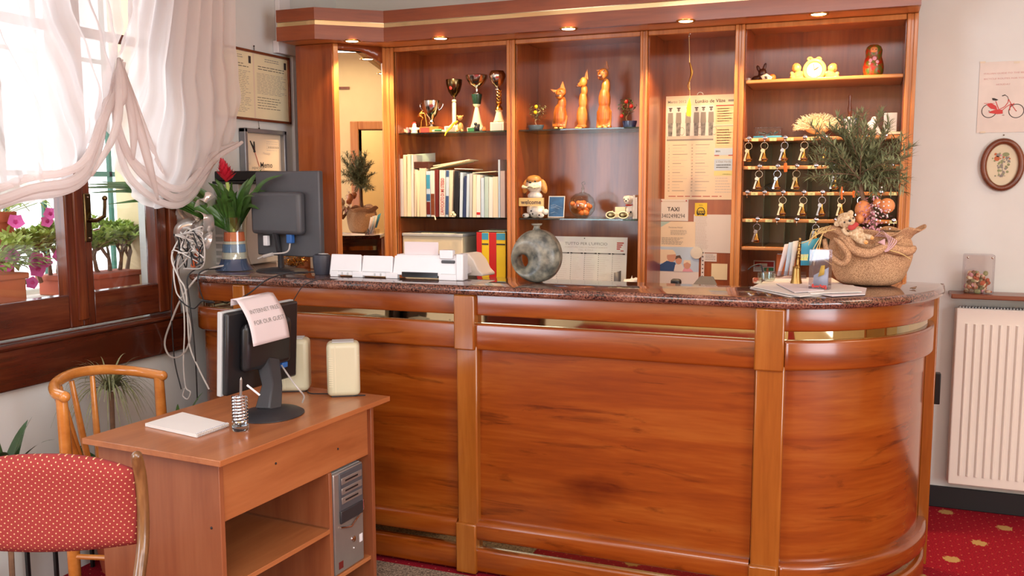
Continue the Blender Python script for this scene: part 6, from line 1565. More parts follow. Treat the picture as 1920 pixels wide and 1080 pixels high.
q = MB(); c_ = at(1425, 521, 'z', GZ+.002); q.tube(cat_rom([c_+Vector((-.05, .02, .03)), c_+Vector((-.03, .02, .045)), c_+Vector((0, .02, .05)), c_+Vector((.01, .02, .01))], 5), .003, 6); tag(q.build('black_cable', 'cable_black'), 'short black cable loop behind the loose papers in the bottom compartment', 'cable')
q = MB(); c_ = at(1421, 531, 'z', GZ+.003); q.box(c_.x-.02, c_.x+.012, c_.y, c_.y+.02, GZ, GZ+.022); tag(q.build('sweet_packet', 'potpourri', bevel=.004), 'little red and cream sweet packet by the paper edge', 'packet')
q = MB(); c_ = at(1713, 543, 'z', GZ); q.ball(c_+Vector((0, 0, .005)), (.008, .006, .004), 8); q.tube([c_+Vector((-.012, 0, .004)), c_+Vector((.01, .004, .01))], .002, 5); tag(q.build('dried_bud', 'bark'), 'small dried brown bud lying alone on the rounded granite end', 'bud')

# ================================================================ white telephone console on the granite
A0 = at(617, 518, 'z', GZ); A1 = at(872, 527, 'z', GZ); dx = (A1-A0); Lc = dx.length; ang_ = math.atan2(dx.y, dx.x)
t = thing('telephone_console', 'long white telephone console seen from behind on the granite top', 'telephone', A0, ang_)
u = Lc/255.0
q = MB()
def wedge(x0, x1, hh, k=0, dep=.13, z0=.0):
    q.add([(x0, 0, z0), (x1, 0, z0), (x1, dep, z0), (x0, dep, z0), (x0+.006, .012, hh), (x1-.003, .012, hh), (x1-.003, dep, hh*.45), (x0+.006, dep, hh*.45)], [(0, 3, 2, 1), (4, 5, 6, 7), (0, 1, 5, 4), (1, 2, 6, 5), (2, 3, 7, 6), (3, 0, 4, 7)], k)
wedge(0, 62*u, 39*u, z0=.006); q.build('module', 'white_plastic', t, world=False, bevel=.004)
q = MB(); wedge(62*u, 122*u, 38*u, z0=.006); q.build('module', 'white_plastic', t, world=False, bevel=.004)
q = MB(); wedge(122*u, 240*u, 39*u, dep=.16, z0=.015); q.box(128*u, 236*u, .012, .1, 20*u, 41*u); q.build('main_body', 'white_plastic', t, world=False, bevel=.004)
q = MB(); q.box(239*u, 252*u, -.004, .05, 0, 44*u); q.build('end_cap', 'white_plastic', t, world=False, bevel=.005)
for x0, x1 in ((3, 18), (46, 66), (110, 132), (208, 240)): q = MB(); q.box(x0*u, x1*u, -.003, .02, 0, 10*u); q.build('foot', 'white_plastic', t, world=False, bevel=.002)
q = MB(); q.box(140*u, 206*u, 0.0, .02, 3*u, 12*u); q.build('battery_bay', 'screen_black', t, world=False)
q = MB()
for a, b_ in ((6, 58), (66, 118), (212, 238)): q.box(a*u, b_*u, -.0006, .001, 10*u, 10.8*u)
for a in (25, 36, 88, 99): q.box(a*u, (a+2)*u, -.002, .001, 3*u, 8*u)
q.build('seam', 'light_grey', t, world=False)
q = MB(); q.box(139*u, 202*u, .03, .034, 38*u, 62*u); q.build('paper_rest', 'paper_pink', t, world=False, bevel=.003)
q = MB(); q.box(209*u, 233*u, .0, .03, 35*u, 50*u); q.build('hook_block', 'white_plastic', t, world=False, bevel=.004)
q = MB(); q.box(212*u, 236*u, .0, .03, 28*u, 33*u); q.build('hook_recess', 'grey_plastic', t, world=False, bevel=.004)
hs = thing('handset', 'white telephone handset body sloping down to the right of the console', 'telephone', at(885, 525, 'z', GZ))
q = MB(); a = at(848, 520, 'z', GZ); yb = a.y+.06
P_ = [at(px, py, 'y', yb) for px, py in ((868, 474), (878, 476), (888, 488), (896, 505), (904, 513), (904, 521), (860, 523), (856, 490))]
for p in P_[5:7]: p.z = GZ+.002
n_ = len(P_); q.add(P_+[p+Vector((.02, .09, -.0)) for p in P_], [tuple(range(n_-1, -1, -1)), tuple(range(n_, 2*n_))]+[(i, (i+1) % n_, (i+1) % n_+n_, i+n_) for i in range(n_)])
q.build('handset_shell', 'white_enamel', hs, bevel=.004)
# dark cylinder device left of the console
c_ = at(604, 516, 'z', GZ); Q = Fig(580, 420, 5.333, c_.y+.03, (120, 525, GZ))
t = thing('card_terminal', 'dark slate rounded desk device beside the white telephone console', 'device', Q.p(120, 525))
q = MB(); Q.lathe(q, 125, [(60, 320), (92, 332), (100, 360), (98, 430), (88, 500), (80, 525), (0, 525)], sy=.7); q.build('housing', 'slate_plastic', t)
q = MB(); Q.lathe(q, 140, [(0, 312), (50, 316), (58, 322), (0, 324)], sy=.7); q.build('top_cap', 'light_grey', t)

# ================================================================ monitor on the granite (seen from behind)
mc = at(505, 509, 'z', GZ); 
t = thing('monitor', 'dark grey flat monitor seen from behind on the counter by the bromeliad', 'monitor', (mc.x, mc.y, GZ))
Yc = 3.27; tr_ = at(597, 320, 'y', Yc-.03); br_ = at(588, 483, 'y', Yc-.03); tl_ = at(478, 327, 'y', Yc+.03)
ux = Vector((tr_.x-tl_.x, -.06, 0)); Wm = ux.length; ux.normalize(); nb = Vector((ux.y, -ux.x, 0))   # nb points to the camera side
Hm = tr_.z-br_.z; O = Vector((tr_.x, Yc-.03, br_.z))-ux*Wm
Mx = Matrix(((ux.x, -nb.x, 0, O.x), (ux.y, -nb.y, 0, O.y), (0, 0, 1, O.z), (0, 0, 0, 1)))
q = MB(Mx); q.box(0, Wm, 0, .028, 0, Hm); q.build('screen_bezel', 'grey_plastic', t, bevel=.006)
q = MB(Mx); q.box(.012, Wm-.012, -.0, .03, .012, Hm-.012); q.v = [v for v in q.v]; 
q = MB(Mx); q.box(Wm*.02, Wm*.80, -.045, .002, Hm*.26, Hm*.76); q.build('rear_housing', 'grey_plastic', t, bevel=.018, bseg=3)
q = MB(Mx); q.box(.015, Wm-.015, .0278, .0292, .02, Hm-.015); q.build('screen_panel', 'screen_black', t)
q = MB(Mx); q.tube([(Wm*.35, -.02, Hm*.3), (Wm*.35, .01, -.0), (Wm*.35, .012, GZ-O.z+.01)], [.03, .026, .03], 12, flat=.5); q.build('neck', 'dark_plastic', t)
q = MB(); c_ = Mx @ Vector((Wm*.35, .015, 0)); q.lathe([(0, .018), (.05, .016), (.11, .008), (.12, .002), (.12, 0), (0, 0)][::-1], (c_.x, c_.y, GZ), 32, sy=.75); q.build('base', 'dark_plastic', t)
q = MB(Mx); q.box(Wm*.55, Wm*.63, -.03, -.008, Hm*.16, Hm*.27); q.build('video_plug', 'blue', t, bevel=.003)
q = MB(Mx); q.box(Wm*.18, Wm*.24, -.03, -.01, Hm*.12, Hm*.24); q.build('power_plug', 'white_plastic', t, bevel=.002)
q = MB(); q.tube(cat_rom([Mx @ Vector((Wm*.59, -.02, Hm*.17)), Mx @ Vector((Wm*.57, -.035, Hm*.06)), Mx @ Vector((Wm*.35, -.06, .01)), Mx @ Vector((Wm*.2, -.07, -.01))], 6), .0035, 8); q.tube([Mx @ Vector((Wm*.40, -.055, Hm*.03)), Mx @ Vector((Wm*.28, -.065, .0))], .008, 8); q.build('video_cable', 'cable_grey', t)

# bromeliad in a glass vase of coloured sand
vb = at(436, 506, 'z', GZ); Q = Fig(290, 290, 4, vb.y, (575, 885, GZ))
t = thing('bromeliad', 'red flowering bromeliad with strap leaves in a vase of layered sand', 'plant', Q.p(575, 885))
for nm, mt, pr in (('sand_layer', 'sand_orange', [(0, 600), (72, 602), (76, 640), (78, 668), (0, 670)]), ('sand_layer', 'sand_white', [(0, 668), (78, 670), (82, 690), (0, 692)]), ('sand_layer', 'sand_blue', [(0, 690), (82, 692), (86, 750), (0, 752)]), ('sand_layer', 'sand_white', [(0, 750), (86, 752), (90, 800), (0, 802)]), ('sand_layer', 'sand_navy', [(0, 800), (92, 802), (105, 838), (130, 868), (140, 882), (0, 884)])):
    q = MB(); Q.lathe(q, 596, [(r*1.0, y) for r, y in pr], n=32); q.build(nm, mt, t)
q = MB(); Q.lathe(q, 596, [(98, 490), (90, 560), (86, 680), (94, 780), (110, 838), (136, 866), (146, 884), (0, 885)], n=32); q.build('glass_vase', 'clear_glass', t)
q = MB(); base_ = Q.p(598, 600)
LV = [((10, 265), -.47), ((120, 225), -.42), ((130, 380), -.38), ((230, 330), -.30), ((60, 240), -.45), ((40, 300), -.42), ((330, 330), -.2), ((690, 220), -.1), ((600, 260), -.12), ((880, 330), -.12), ((380, 230), .02), ((720, 360), -.14), ((350, 250), -.12), ((420, 200), .03), ((470, 215), -.01), ((985, 170), -.02), ((750, 130), .05), ((830, 290), .0), ((640, 200), .06), ((760, 240), -.04), ((700, 290), -.07), ((230, 440), -.16), ((820, 430), -.03), ((560, 260), -.04), ((300, 300), -.1), ((900, 260), .04), ((510, 330), -.09), ((640, 330), -.08), ((450, 380), -.08)]
for (lx, ly), d in LV:
    e_ = Q.p(lx, ly, d); m_ = base_.lerp(e_, .55)+Vector((0, 0, .04+.02*(abs(lx-580)/400))); P_ = cat_rom([base_, m_, e_], 7); n_ = len(P_); vs = []; fs = []
    for i, c_ in enumerate(P_):
        tt = i/(n_-1); td = (P_[min(i+1, n_-1)]-P_[max(0, i-1)]).normalized(); sd = td.cross(Vector((.3, -.6, .6))).normalized(); w = .017*(1-tt**2.2)+.0006; up = sd.cross(td)
        vs += [c_-sd*w+up*w*.35, c_-up*w*.2, c_+sd*w+up*w*.35]
    for i in range(n_-1): a = i*3; fs += [(a, a+1, a+4, a+3), (a+1, a+2, a+5, a+4)]
    q.add(vs, fs)
q.build('foliage', 'leaf', t, ang=180)
q = MB(); st = Q.p(545, 230); q.tube([base_, st], .008, 8)
q.build('flower_stem', 'leaf_light', t)
q = MB()
for i in range(60):
    a = i*2.4; h_ = i/60; c_ = Q.p(540, 225).lerp(Q.p(505, 110), h_); d_ = Vector((math.cos(a)*(1.15-h_*.6), math.sin(a)*(1.15-h_*.6), .55+h_)).normalized(); q.leaf(c_, d_, (0, 0, 1), .062*(1-.35*h_), .026, None, -.2, 2)
q.build('red_bract', 'petal_red', t)
# silver ribbon bow hanging on the vase
t = thing('ribbon_bow', 'big silver foil ribbon bow beside the bromeliad vase', 'ribbon', Q.p(430, 800))
q = MB()
def rib(pts, w, dx=0):
    P_ = cat_rom([Q.p(*p) for p in pts], 7); n_ = len(P_); vs = []; fs = []
    for i, c_ in enumerate(P_):
        td = (P_[min(i+1, n_-1)]-P_[max(0, i-1)]).normalized(); ax_ = Vector(dx or (1, .2, .1)).normalized(); sd = (ax_-td*ax_.dot(td)).normalized(); vs += [c_-sd*w, c_+sd*w]
    for i in range(n_-1): fs.append((2*i, 2*i+2, 2*i+3, 2*i+1))
    q.add(vs, fs)
c0 = (425, 500, -.07)
rib([c0, (400, 420, -.10), (350, 395, -.12), (300, 410, -.10), (285, 470, -.08), (300, 515, -.05), (390, 505, -.06)], .024, (.1, .9, .9))
rib([c0, (450, 420, -.10), (500, 345, -.12), (535, 350, -.10), (500, 400, -.06), (440, 470, -.06)], .024, (.6, .5, .5))
rib([c0, (480, 450, -.12), (535, 480, -.12), (520, 560, -.10), (470, 590, -.08), (430, 540, -.07)], .023, (.4, .8, -.4))
rib([c0, (380, 520, -.10), (330, 570, -.12), (320, 650, -.11), (360, 690, -.10), (350, 620, -.08)], .023, (.9, .4, .2))
rib([c0, (430, 580, -.10), (450, 650, -.12), (500, 700, -.12), (525, 630, -.11), (480, 600, -.08)], .022, (.9, .3, .4))
rib([(360, 690, -.09), (320, 700, -.09), (300, 760, -.08)], .020, (.9, .3, 0))
q.build('ribbon_loops', 'silver_ribbon', t, solid=.0008, ang=180)
# pale desktop case and printer at the far left behind the plant
# lower desk behind the counter carries a tall grey computer case topped by a black scanner
t = thing('computer_case', 'grey desktop computer case with slotted front behind the bromeliad', 'computer', (at(420, 470, 'y', 3.42).x, 3.5, GZ))
a = at(368, 440, 'y', 3.40); b_ = at(408, 500, 'y', 3.40)
q = MB(); a = at(364, 345, 'y', 3.44); b_ = at(452, 503, 'y', 3.44); q.box(a.x, b_.x, 3.44, 3.72, GZ, a.z); q.build('case_body', 'light_grey', t, bevel=.004)
q = MB()
for py in (442, 455, 468, 481, 494): z = at(410, py, 'y', 3.44).z; q.box(a.x+.01, b_.x-.01, 3.437, 3.445, z-.006, z+.005)
q.build('front_slot', 'white_plastic', t, bevel=.001)
q = MB(); z0 = at(400, 402, 'y', 3.435).z; z1 = at(400, 352, 'y', 3.435).z; 
for i in range(11): 
    for j in range(6): q.box(a.x+.14+i*.006, a.x+.144+i*.006, 3.437, 3.442, z0+.01+j*.014, z0+.02+j*.014)
q.build('vent_grille', 'dark_plastic', t, smooth=False)
t = thing('scanner', 'flat black scanner lying on the grey computer case', 'scanner', ((a.x+b_.x)/2, 3.58, a.z))
c1 = at(512, 322, 'y', 3.5)
q = MB(); q.box(a.x-.01, c1.x-.05, 3.43, 3.74, a.z+.001, a.z+.012); q.build('base_plate', 'dark_plastic', t, bevel=.004)
q = MB(); q.box(a.x+.06, c1.x, 3.45, 3.74, a.z+.012, at(400, 321, 'y', 3.45).z); q.build('lid', 'black_plastic', t, bevel=.006)
# papers and wires on the counter behind the monitor
q = MB()
c_ = at(545, 500, 'z', GZ); c_.z = GZ+.012
for i in range(26):
    pts = [c_+Vector((R_.uniform(-.06, .07), R_.uniform(-.02, .05), R_.uniform(-.008, .035))) for _ in range(4)]; q.tube(cat_rom(pts, 4), .0012, 4)
tag(q.build('wire_tangle', 'brass'), 'tangle of fine coppery wires beside the monitor base', 'wires')
q = MB(); c_ = at(572, 505, 'z', GZ); q.box(c_.x-.005, c_.x+.03, c_.y+.05, c_.y+.06, GZ, GZ+.055); tag(q.build('memo_block', 'paper_warm', bevel=.001), 'cream memo block standing beside the wire tangle', 'memo block')

# ================================================================ cables at the left end of the counter
def cable(pts, r, mat, label):
    """pts: (px, py, x-plane)"""
    P_ = cat_rom([at(px, py, 'y', y) for px, py, y in pts], 8); q = MB(); q.tube(P_, r, 8)
    return tag(q.build('cable', mat), label, 'cable')
CY = 3.04
cable([(440, 496, 3.25), (400, 502, 3.16), (370, 520, 3.06), (340, 560, CY), (322, 600, CY), (309, 640, CY), (316, 665, CY), (333, 670, CY), (350, 655, CY), (358, 620, CY), (350, 580, CY), (340, 540, CY), (332, 500, 3.06), (345, 470, 3.1), (362, 450, 3.15)], .0042, 'cable_grey', 'thick grey cable making one long hanging loop at the counter end')
cable([(352, 430, 3.12), (332, 455, 3.08), (322, 485, 3.05), (335, 520, CY), (348, 545, CY), (352, 600, CY), (356, 650, CY), (372, 690, CY), (392, 730, CY)], .0036, 'cable_white', 'white cable falling behind the low monitor from the tangle')
cable([(340, 470, 3.08), (326, 500, 3.05), (330, 545, CY), (343, 570, CY), (346, 620, CY), (344, 680, CY), (348, 725, CY), (357, 735, CY), (352, 748, CY), (343, 742, CY), (346, 728, CY)], .0032, 'cable_white', 'thin white cable ending in a small curl near the floor plants')
cable([(360, 462, 3.12), (332, 480, 3.06), (322, 560, CY), (323, 620, CY), (328, 680, CY), (340, 730, CY)], .0028, 'cable_black', 'black cable hanging straight down next to the window trim')
cable([(375, 500, 3.1), (352, 520, CY), (356, 570, CY), (364, 640, CY), (368, 700, CY), (370, 750, CY)], .0028, 'cable_black', 'black cable running down along the curved counter end')
cable([(412, 504, 3.12), (385, 506, 3.03), (372, 515, 3.01), (374, 540, 3.00), (384, 565, 3.01), (402, 567, 3.0), (380, 564, 3.0), (365, 578, 3.0), (350, 573, 3.01), (335, 560, CY)], .0028, 'cable_black', 'black cable draped over the granite edge by the vase')
cable([(590, 510, 3.1), (540, 512, 3.02), (500, 525, 2.99), (470, 548, 2.95), (450, 560, 2.9), (435, 567, 2.86)], .003, 'cable_black', 'dark cable running from the counter down to the low monitor')
cable([(640, 524, 3.1), (600, 524, 3.0), (570, 535, 2.98), (552, 560, 2.92), (541, 580, 2.86)], .0018, 'cable_black', 'thin dark wire from the console feet down behind the low monitor')
for k_ in range(14):
    rr = random.Random(100+k_)
    pts = [(rr.uniform(325, 385), rr.uniform(425, 505), rr.uniform(3.03, 3.12)) for _ in range(6)]
    cable(pts, rr.choice([.0022, .0028, .0034]), rr.choice(['cable_grey', 'cable_white', 'cable_black', 'cable_grey']), ['grey cable coil', 'white cable coil', 'black cable coil'][0] + ' in the tangle hanging at the counter end')
for o in [x for x in bpy.data.objects if x.name.startswith('cable') and 'in the tangle' in x.get('label', '')]: o['label'] = 'coiled cable in the tangle hanging at the counter end'; o['group'] = 'tangle of coiled cables'
q = MB(); q.tube([at(348, 452, 'y', 3.07), at(343, 470, 'y', 3.07)], [.011, .013], 12); tag(q.build('cable_plug', 'cable_white', bevel=.002), 'white cable coupling in the middle of the tangle', 'plug')
q = MB(); q.tube([at(372, 468, 'y', 3.1), at(362, 500, 'y', 3.1)], [.011, .011], 12); tag(q.build('battery_cell', 'sand_orange'), 'small copper coloured cylinder among the tangled cables', 'battery')
# ================================================================ computer desk
DA = -math.radians(4)
DO = Vector((-1.650, 1.972, 0))                  # near right corner of the desk top
t = thing('computer_desk', 'small cherry laminate computer desk standing in front of the counter', 'desk', DO, DA)
def db(x0, x1, y0, y1, z0, z1, name, mat='desk_side_wood', bevel=.0015):
    q = MB(); q.box(x0, x1, y0, y1, z0, z1); return q.build(name, mat, t, world=False, bevel=bevel)
DL, DW = .86, .55
db(-DW, 0, 0, DL, .722, .74, 'desktop', 'desk_wood')
db(-DW+.02, -.045, .04, .058, 0, .722, 'side_panel'); db(-DW+.02, -.045, DL-.06, DL-.042, 0, .722, 'side_panel')
db(-.075, -.06, .058, DL-.06, .53, .722, 'front_apron', 'desk_wood'); 
DV = .56
db(-DW+.06, -.055, DV, DV+.016, .1, .53, 'divider')
db(-DW+.06, -.056, .058, DV, .318, .334, 'shelf', 'desk_wood')
db(-DW+.06, -.056, DV+.016, DL-.06, .135, .15, 'computer_shelf', 'desk_wood')
db(-DW+.05, -.056, .058, DV, .08, .096, 'lower_shelf', 'desk_wood')
db(-DW+.03, -DW+.045, .058, DL-.06, .35, .722, 'back_panel', 'desk_side_wood')
q = MB(); q.box(-DW+.08, -.06, DV-.006, DV-.0005, .334, .339); q.build('metal_runner', 'chrome', t, world=False)
q = MB()
for x, y, z in ((-.08, .0395, .52), (-.0595, .30, .64), (-.0595, .62, .60)): q.ball((x, y, z), .004, 8)
q.build('screw_cap', 'black_plastic', t, world=False)
DM = T(*DO) @ rot(DA)
def dw(x, y, z): return DM @ Vector((x, y, z))
# pc tower in the desk
p0 = dw(-.06, DV+.03, .1505)
t = thing('computer_tower', 'silver computer tower with drive bays inside the desk compartment', 'computer', p0, DA)
w_, h_ = .175, .365
q = MB(); q.box(-.4, -.012, 0, w_, .004, h_); q.build('case_body', 'light_grey', t, world=False, bevel=.003)
q = MB(); q.box(-.014, .0, .0, w_, 0, h_); q.build('front_panel', 'silver_plastic', t, world=False, bevel=.008, bseg=3)
q = MB(); q.box(-.004, .004, .03, w_-.006, h_*.6, h_*.985); q.build('drive_panel', 'grey_plastic', t, world=False, bevel=.004)
for z in (.90, .80, .71): q = MB(); q.box(.002, .006, .04, w_-.014, h_*z-.012, h_*z+.012); q.build('drive_bay', 'silver_plastic', t, world=False, bevel=.002); q = MB(); q.box(.005, .007, .06, w_-.04, h_*z-.003, h_*z+.003); q.build('drive_slot', 'black_plastic', t, world=False)
q = MB(); q.box(.0, .008, .03, w_-.012, h_*.49, h_*.62); q.build('port_door', 'dark_plastic', t, world=False, bevel=.004)
q = MB(); q.tube([(.004, .03, h_*.46), (.008, w_*.5, h_*.42), (.004, w_-.008, h_*.52), (.004, w_-.006, h_*.62)], .003, 6); q.build('trim_curve', 'chrome', t, world=False)
q = MB(); q.lathe([(0, .004), (.011, .003), (.012, 0)], (.0, w_*.62, h_*.27), 20, M=rot(PI/2, 'y')); q.build('power_button', 'chrome', t, world=False)
q = MB(); q.ball((.001, w_*.62, h_*.18), .003, 8); q.build('indicator', 'white_plastic', t, world=False)
q = MB(); q.box(.0, .001, .02, .045, h_*.05, h_*.12); q.build('badge', 'maroon', t, world=False)
q = MB(); q.box(0, .001, w_-.03, w_-.012, h_*.2, h_*.28); q.build('badge', 'white_plastic', t, world=False)
# low monitor
t = thing('monitor', 'black flat monitor on the small desk under a draped paper notice', 'monitor', at(508, 785, 'z', .741))
mz0, mz1 = .808, 1.104; X0 = -1.965; y0_, y1_ = 2.365, 2.735
Mx = T(X0, y0_, mz0) @ rot(-.06, 'z') @ rot(.06, 'y'); W_ = y1_-y0_; H_ = mz1-mz0-.012
q = MB(Mx); q.box(-.018, 0, 0, W_, 0, H_); q.build('bezel', 'light_grey', t, bevel=.003)
q = MB(Mx); q.box(-.0, .022, .004, W_-.002, .003, H_-.002); q.build('rear_shell', 'black_plastic', t, bevel=.008)
q = MB(Mx); q.box(.018, .058, W_*.16, W_*.80, H_*.26, H_*.84); q.build('rear_housing', 'black_plastic', t, bevel=.02, bseg=3)
q = MB(Mx); q.box(-.0195, -.018, .02, W_-.02, .03, H_-.02); q.build('screen_panel', 'screen_black', t)
q = MB(Mx); q.box(.024, .05, W_*.68, W_*.76, H_*.2, H_*.27); q.build('video_plug', 'blue', t, bevel=.003)
bc = at(508, 777, 'z', .741)
q = MB(); a_ = Mx @ Vector((.045, W_*.48, H_*.36)); q.tube([a_, a_.lerp(Vector((bc.x, bc.y, .75)), .5)+Vector((.012, 0, .0)), Vector((bc.x-.01, bc.y, .755))], [.042, .036, .045], 4, flat=.45); q.build('neck', 'dark_plastic', t, bevel=.004)
q = MB(); q.lathe([(0, .022), (.05, .02), (.09, .012), (.105, .003), (.105, 0), (0, 0)][::-1], (bc.x, bc.y, .741), 32, sy=1.15); q.build('base', 'dark_plastic', t)
q = MB(); q.tube(cat_rom([a_+Vector((.02, .05, -.03)), bc+Vector((.06, .06, .09)), bc+Vector((.07, .09, .05)), bc+Vector((.05, .11, .02))], 6), .003, 6); q.build('monitor_cable', 'cable_grey', t)
q = MB(); q.box(bc.x+.03, bc.x+.036, bc.y-.06, bc.y-.02, .8, .806)
# notice draped over it
t = thing('paper_notice', 'sheet reading internet free for our guest draped over the low monitor', 'notice', Mx @ Vector((.01, W_*.62, H_)))
C = [at(443, 563, 'x', -1.93), at(512, 549, 'x', -1.93), at(543, 632, 'x', -1.865), at(475, 650, 'x', -1.865)]
q = MB(); NV = 12
def ppos(u, v, off=0):
    top = C[0].lerp(C[1], u); bot = C[3].lerp(C[2], u); p = top.lerp(bot, v); b_ = .022*math.sin(PI*v)*(.6) ; p = p+Vector((b_+off, 0, .006*math.sin(PI*v*1.0)))
    return p
q.grid(lambda u, v: ppos(u, v), 8, NV)
q.add([C[0], C[1], C[1]+Vector((-.022, 0, .002)), C[0]+Vector((-.022, 0, .002)), C[1]+Vector((-.024, 0, -.02)), C[0]+Vector((-.024, 0, -.02))], [(0, 1, 2, 3), (3, 2, 4, 5)])
q.build('sheet', 'paper_pink', t, solid=.0004)
q = MB(); wdt = (C[1]-C[0]).length
for st, vv, a0, sz, ww in (('INTERNET FREE', .36, .14, .13, .78), ('FOR OUR GUEST', .60, .14, .13, .82)):
    vs_, fs_ = text_geo(st, .0); x0 = min(v[0] for v in vs_); x1 = max(v[0] for v in vs_)
    q.add([ppos(a0+ww*(v[0]-x0)/(x1-x0), vv-v[1]*sz, .0016) for v in vs_], fs_)
q.build('lettering', 'ink_grey', t, smooth=False)
# speakers
def speaker(px, py, w_, h_, d_, rz, label):
    c_ = at(px, py, 'z', .741); t = thing('speaker', label, 'speaker', c_, rz)
    q = MB(); q.box(-w_/2, w_/2, 0, d_, .002, h_); q.build('cabinet', 'beige_plastic', t, world=False, bevel=.018, bseg=4)
    q = MB(); q.box(-w_/2+.004, w_/2-.004, .003, .02, h_*.76, h_*.765); q.box(-w_/2+.03, -w_/2+.0315, -.0004, .002, .015, h_*.95)
    for i in range(14): q.box(-w_/2+.008, -w_/2+.022, -.0004, .003, h_*(.2+i*.04), h_*(.2+i*.04)+.002)
    q.build('seam', 'cream_card', t, world=False)
    q = MB(); q.box(-w_/2+.02, w_/2-.02, .012, d_-.012, h_, h_+.003); q.build('top_inset', 'light_grey', t, world=False, bevel=.001)
    q = MB(); q.box(-w_/2+.015, w_/2-.015, .01, d_-.01, 0, .003); q.build('foot', 'dark_plastic', t, world=False)
    return t
speaker(645, 745, .118, .198, .085, .55, 'cream upright speaker at the far corner of the small desk, nearest the counter middle')
speaker(549, 736, .118, .198, .085, .45, 'cream upright speaker partly behind the low black monitor')
t = None
q = MB(); q.tube(cat_rom([dw(-.33, .80, .744), dw(-.28, .76, .744), dw(-.22, .78, .744), dw(-.12, .80, .744), dw(-.08, .82, .744)], 6), .0022, 6); tag(q.build('speaker_cable', 'cable_black'), 'black speaker cable lying at the back of the small desk', 'cable')
# notebook
N4 = [at(x, y, 'z', .752) for x, y in ((272, 793), (342, 772), (428, 793), (368, 814))]
t = thing('notebook', 'white spiral notebook lying open side up on the small desk', 'notebook', at(350, 795, 'z', .741))
q = MB(); lo = [Vector((p.x, p.y, .741)) for p in N4]; hi = [Vector((p.x, p.y, .751)) for p in N4]; q.add(lo+hi, [(3, 2, 1, 0), (4, 5, 6, 7), (0, 1, 5, 4), (1, 2, 6, 5), (2, 3, 7, 6), (3, 0, 4, 7)]); q.build('pages', 'paper', t, smooth=False)
q = MB(); a, b_ = hi[3], hi[2]; n_ = 20; ax_ = (b_-a).normalized(); out_ = Vector((ax_.y, -ax_.x, 0))
for i in range(n_):
    c_ = a.lerp(b_, (i+.5)/n_)+Vector((0, 0, -.004)); q.tube([c_+out_*.006*math.cos(k*PI/5)+Vector((0, 0, .007*math.sin(k*PI/5))) for k in range(10)], .0009, 5, closed=True)
q.build('spiral_binding', 'chrome', t)
# coil pen holder
pc_ = at(451, 806, 'z', .741); t = thing('pen_holder', 'clear glass and wire coil pen holder on the small desk', 'pen holder', pc_)
q = MB(); q.lathe([(.024, 0), (.026, .004), (.026, .016), (.022, .02), (0, .02)], pc_, 28); q.build('glass_base', 'solid_glass', t)
q = MB(); q.tube([pc_+Vector((.0225*math.cos(i*PI/9), .0225*math.sin(i*PI/9), .022+.088*i/162)) for i in range(163)], .0034, 6); q.build('wire_coil', 'chrome', t)
q = MB(); q.tube([pc_+Vector((0, 0, .026)), pc_+Vector((.006, .004, .16))], .004, 8); q.tube([pc_+Vector((.006, .004, .16)), pc_+Vector((.0065, .0045, .168))], [.004, .001], 8); tag(q.build('pen', 'silver_plastic'), 'grey pen standing in the wire coil holder', 'pen')
q = MB(); a_ = at(463, 722, 'x', -1.83); b_ = at(487, 741, 'x', -1.80); q.tube([a_, b_], .0035, 8); tag(q.build('white_pen', 'white_plastic'), 'white stylus leaning on the neck of the low monitor', 'pen')

# ================================================================ bentwood chair
t = thing('bentwood_chair', 'honey coloured bentwood chair with a curved rail and thin spindles behind the small desk', 'chair', (-2.40, 2.36, 0))
rail = cat_rom([(-2.405, 2.14, .822), (-2.46, 2.155, .828), (-2.545, 2.235, .838), (-2.595, 2.36, .843), (-2.58, 2.48, .834), (-2.52, 2.565, .815), (-2.42, 2.595, .80)], 8)
q = MB(); q.tube(rail, .0185, 12); q.ball(rail[0], .0188, 12); q.ball(rail[-1], .0188, 12); q.build('top_rail', 'bent_wood', t)
SEAT = .45
for nm, (x, y, zt_) in (('post', (-2.425, 2.146, .818)), ('post', (-2.435, 2.592, .80))):
    q = MB(); q.tube([(x+.015, y, .0), (x+.01, y, SEAT), (x, y, zt_)], [.018, .0215, .018], 12); q.build('leg', 'bent_wood', t)
for (x, y), (sx, sy) in (((-2.50, 2.19), (-2.50, 2.30)), ((-2.56, 2.26), (-2.53, 2.33)), ((-2.592, 2.34), (-2.545, 2.365)), ((-2.59, 2.43), (-2.545, 2.40))):
    q = MB(); q.tube([(x, y, .82), ((x+sx)/2, (y+sy)/2, .62), (sx, sy, SEAT)], [.009, .012, .011], 10); q.build('spindle', 'bent_wood', t)
q = MB(); q.prism([(-2.57+.2+.2*math.cos(a)*(1 if math.cos(a) > 0 else .85), 2.36+.215*math.sin(a)) for a in [i*PI/16 for i in range(32)]], SEAT-.02, SEAT+.01); q.build('seat', 'bent_wood', t, bevel=.008, bseg=3)
for x, y in ((-2.2, 2.2), (-2.2, 2.52)):
    q = MB(); q.tube([(x, y, 0), (x-.02, y, SEAT-.02)], [.015, .02], 12); q.build('leg', 'bent_wood', t)
for z, a, b_ in ((.28, (-2.2, 2.2), (-2.42, 2.14)), (.28, (-2.2, 2.52), (-2.42, 2.585)), (.24, (-2.2, 2.2), (-2.2, 2.52))):
    q = MB(); q.tube([(a[0]-.005, a[1], z), (b_[0], b_[1], z)], .009, 8); q.build('stretcher', 'bent_wood', t)

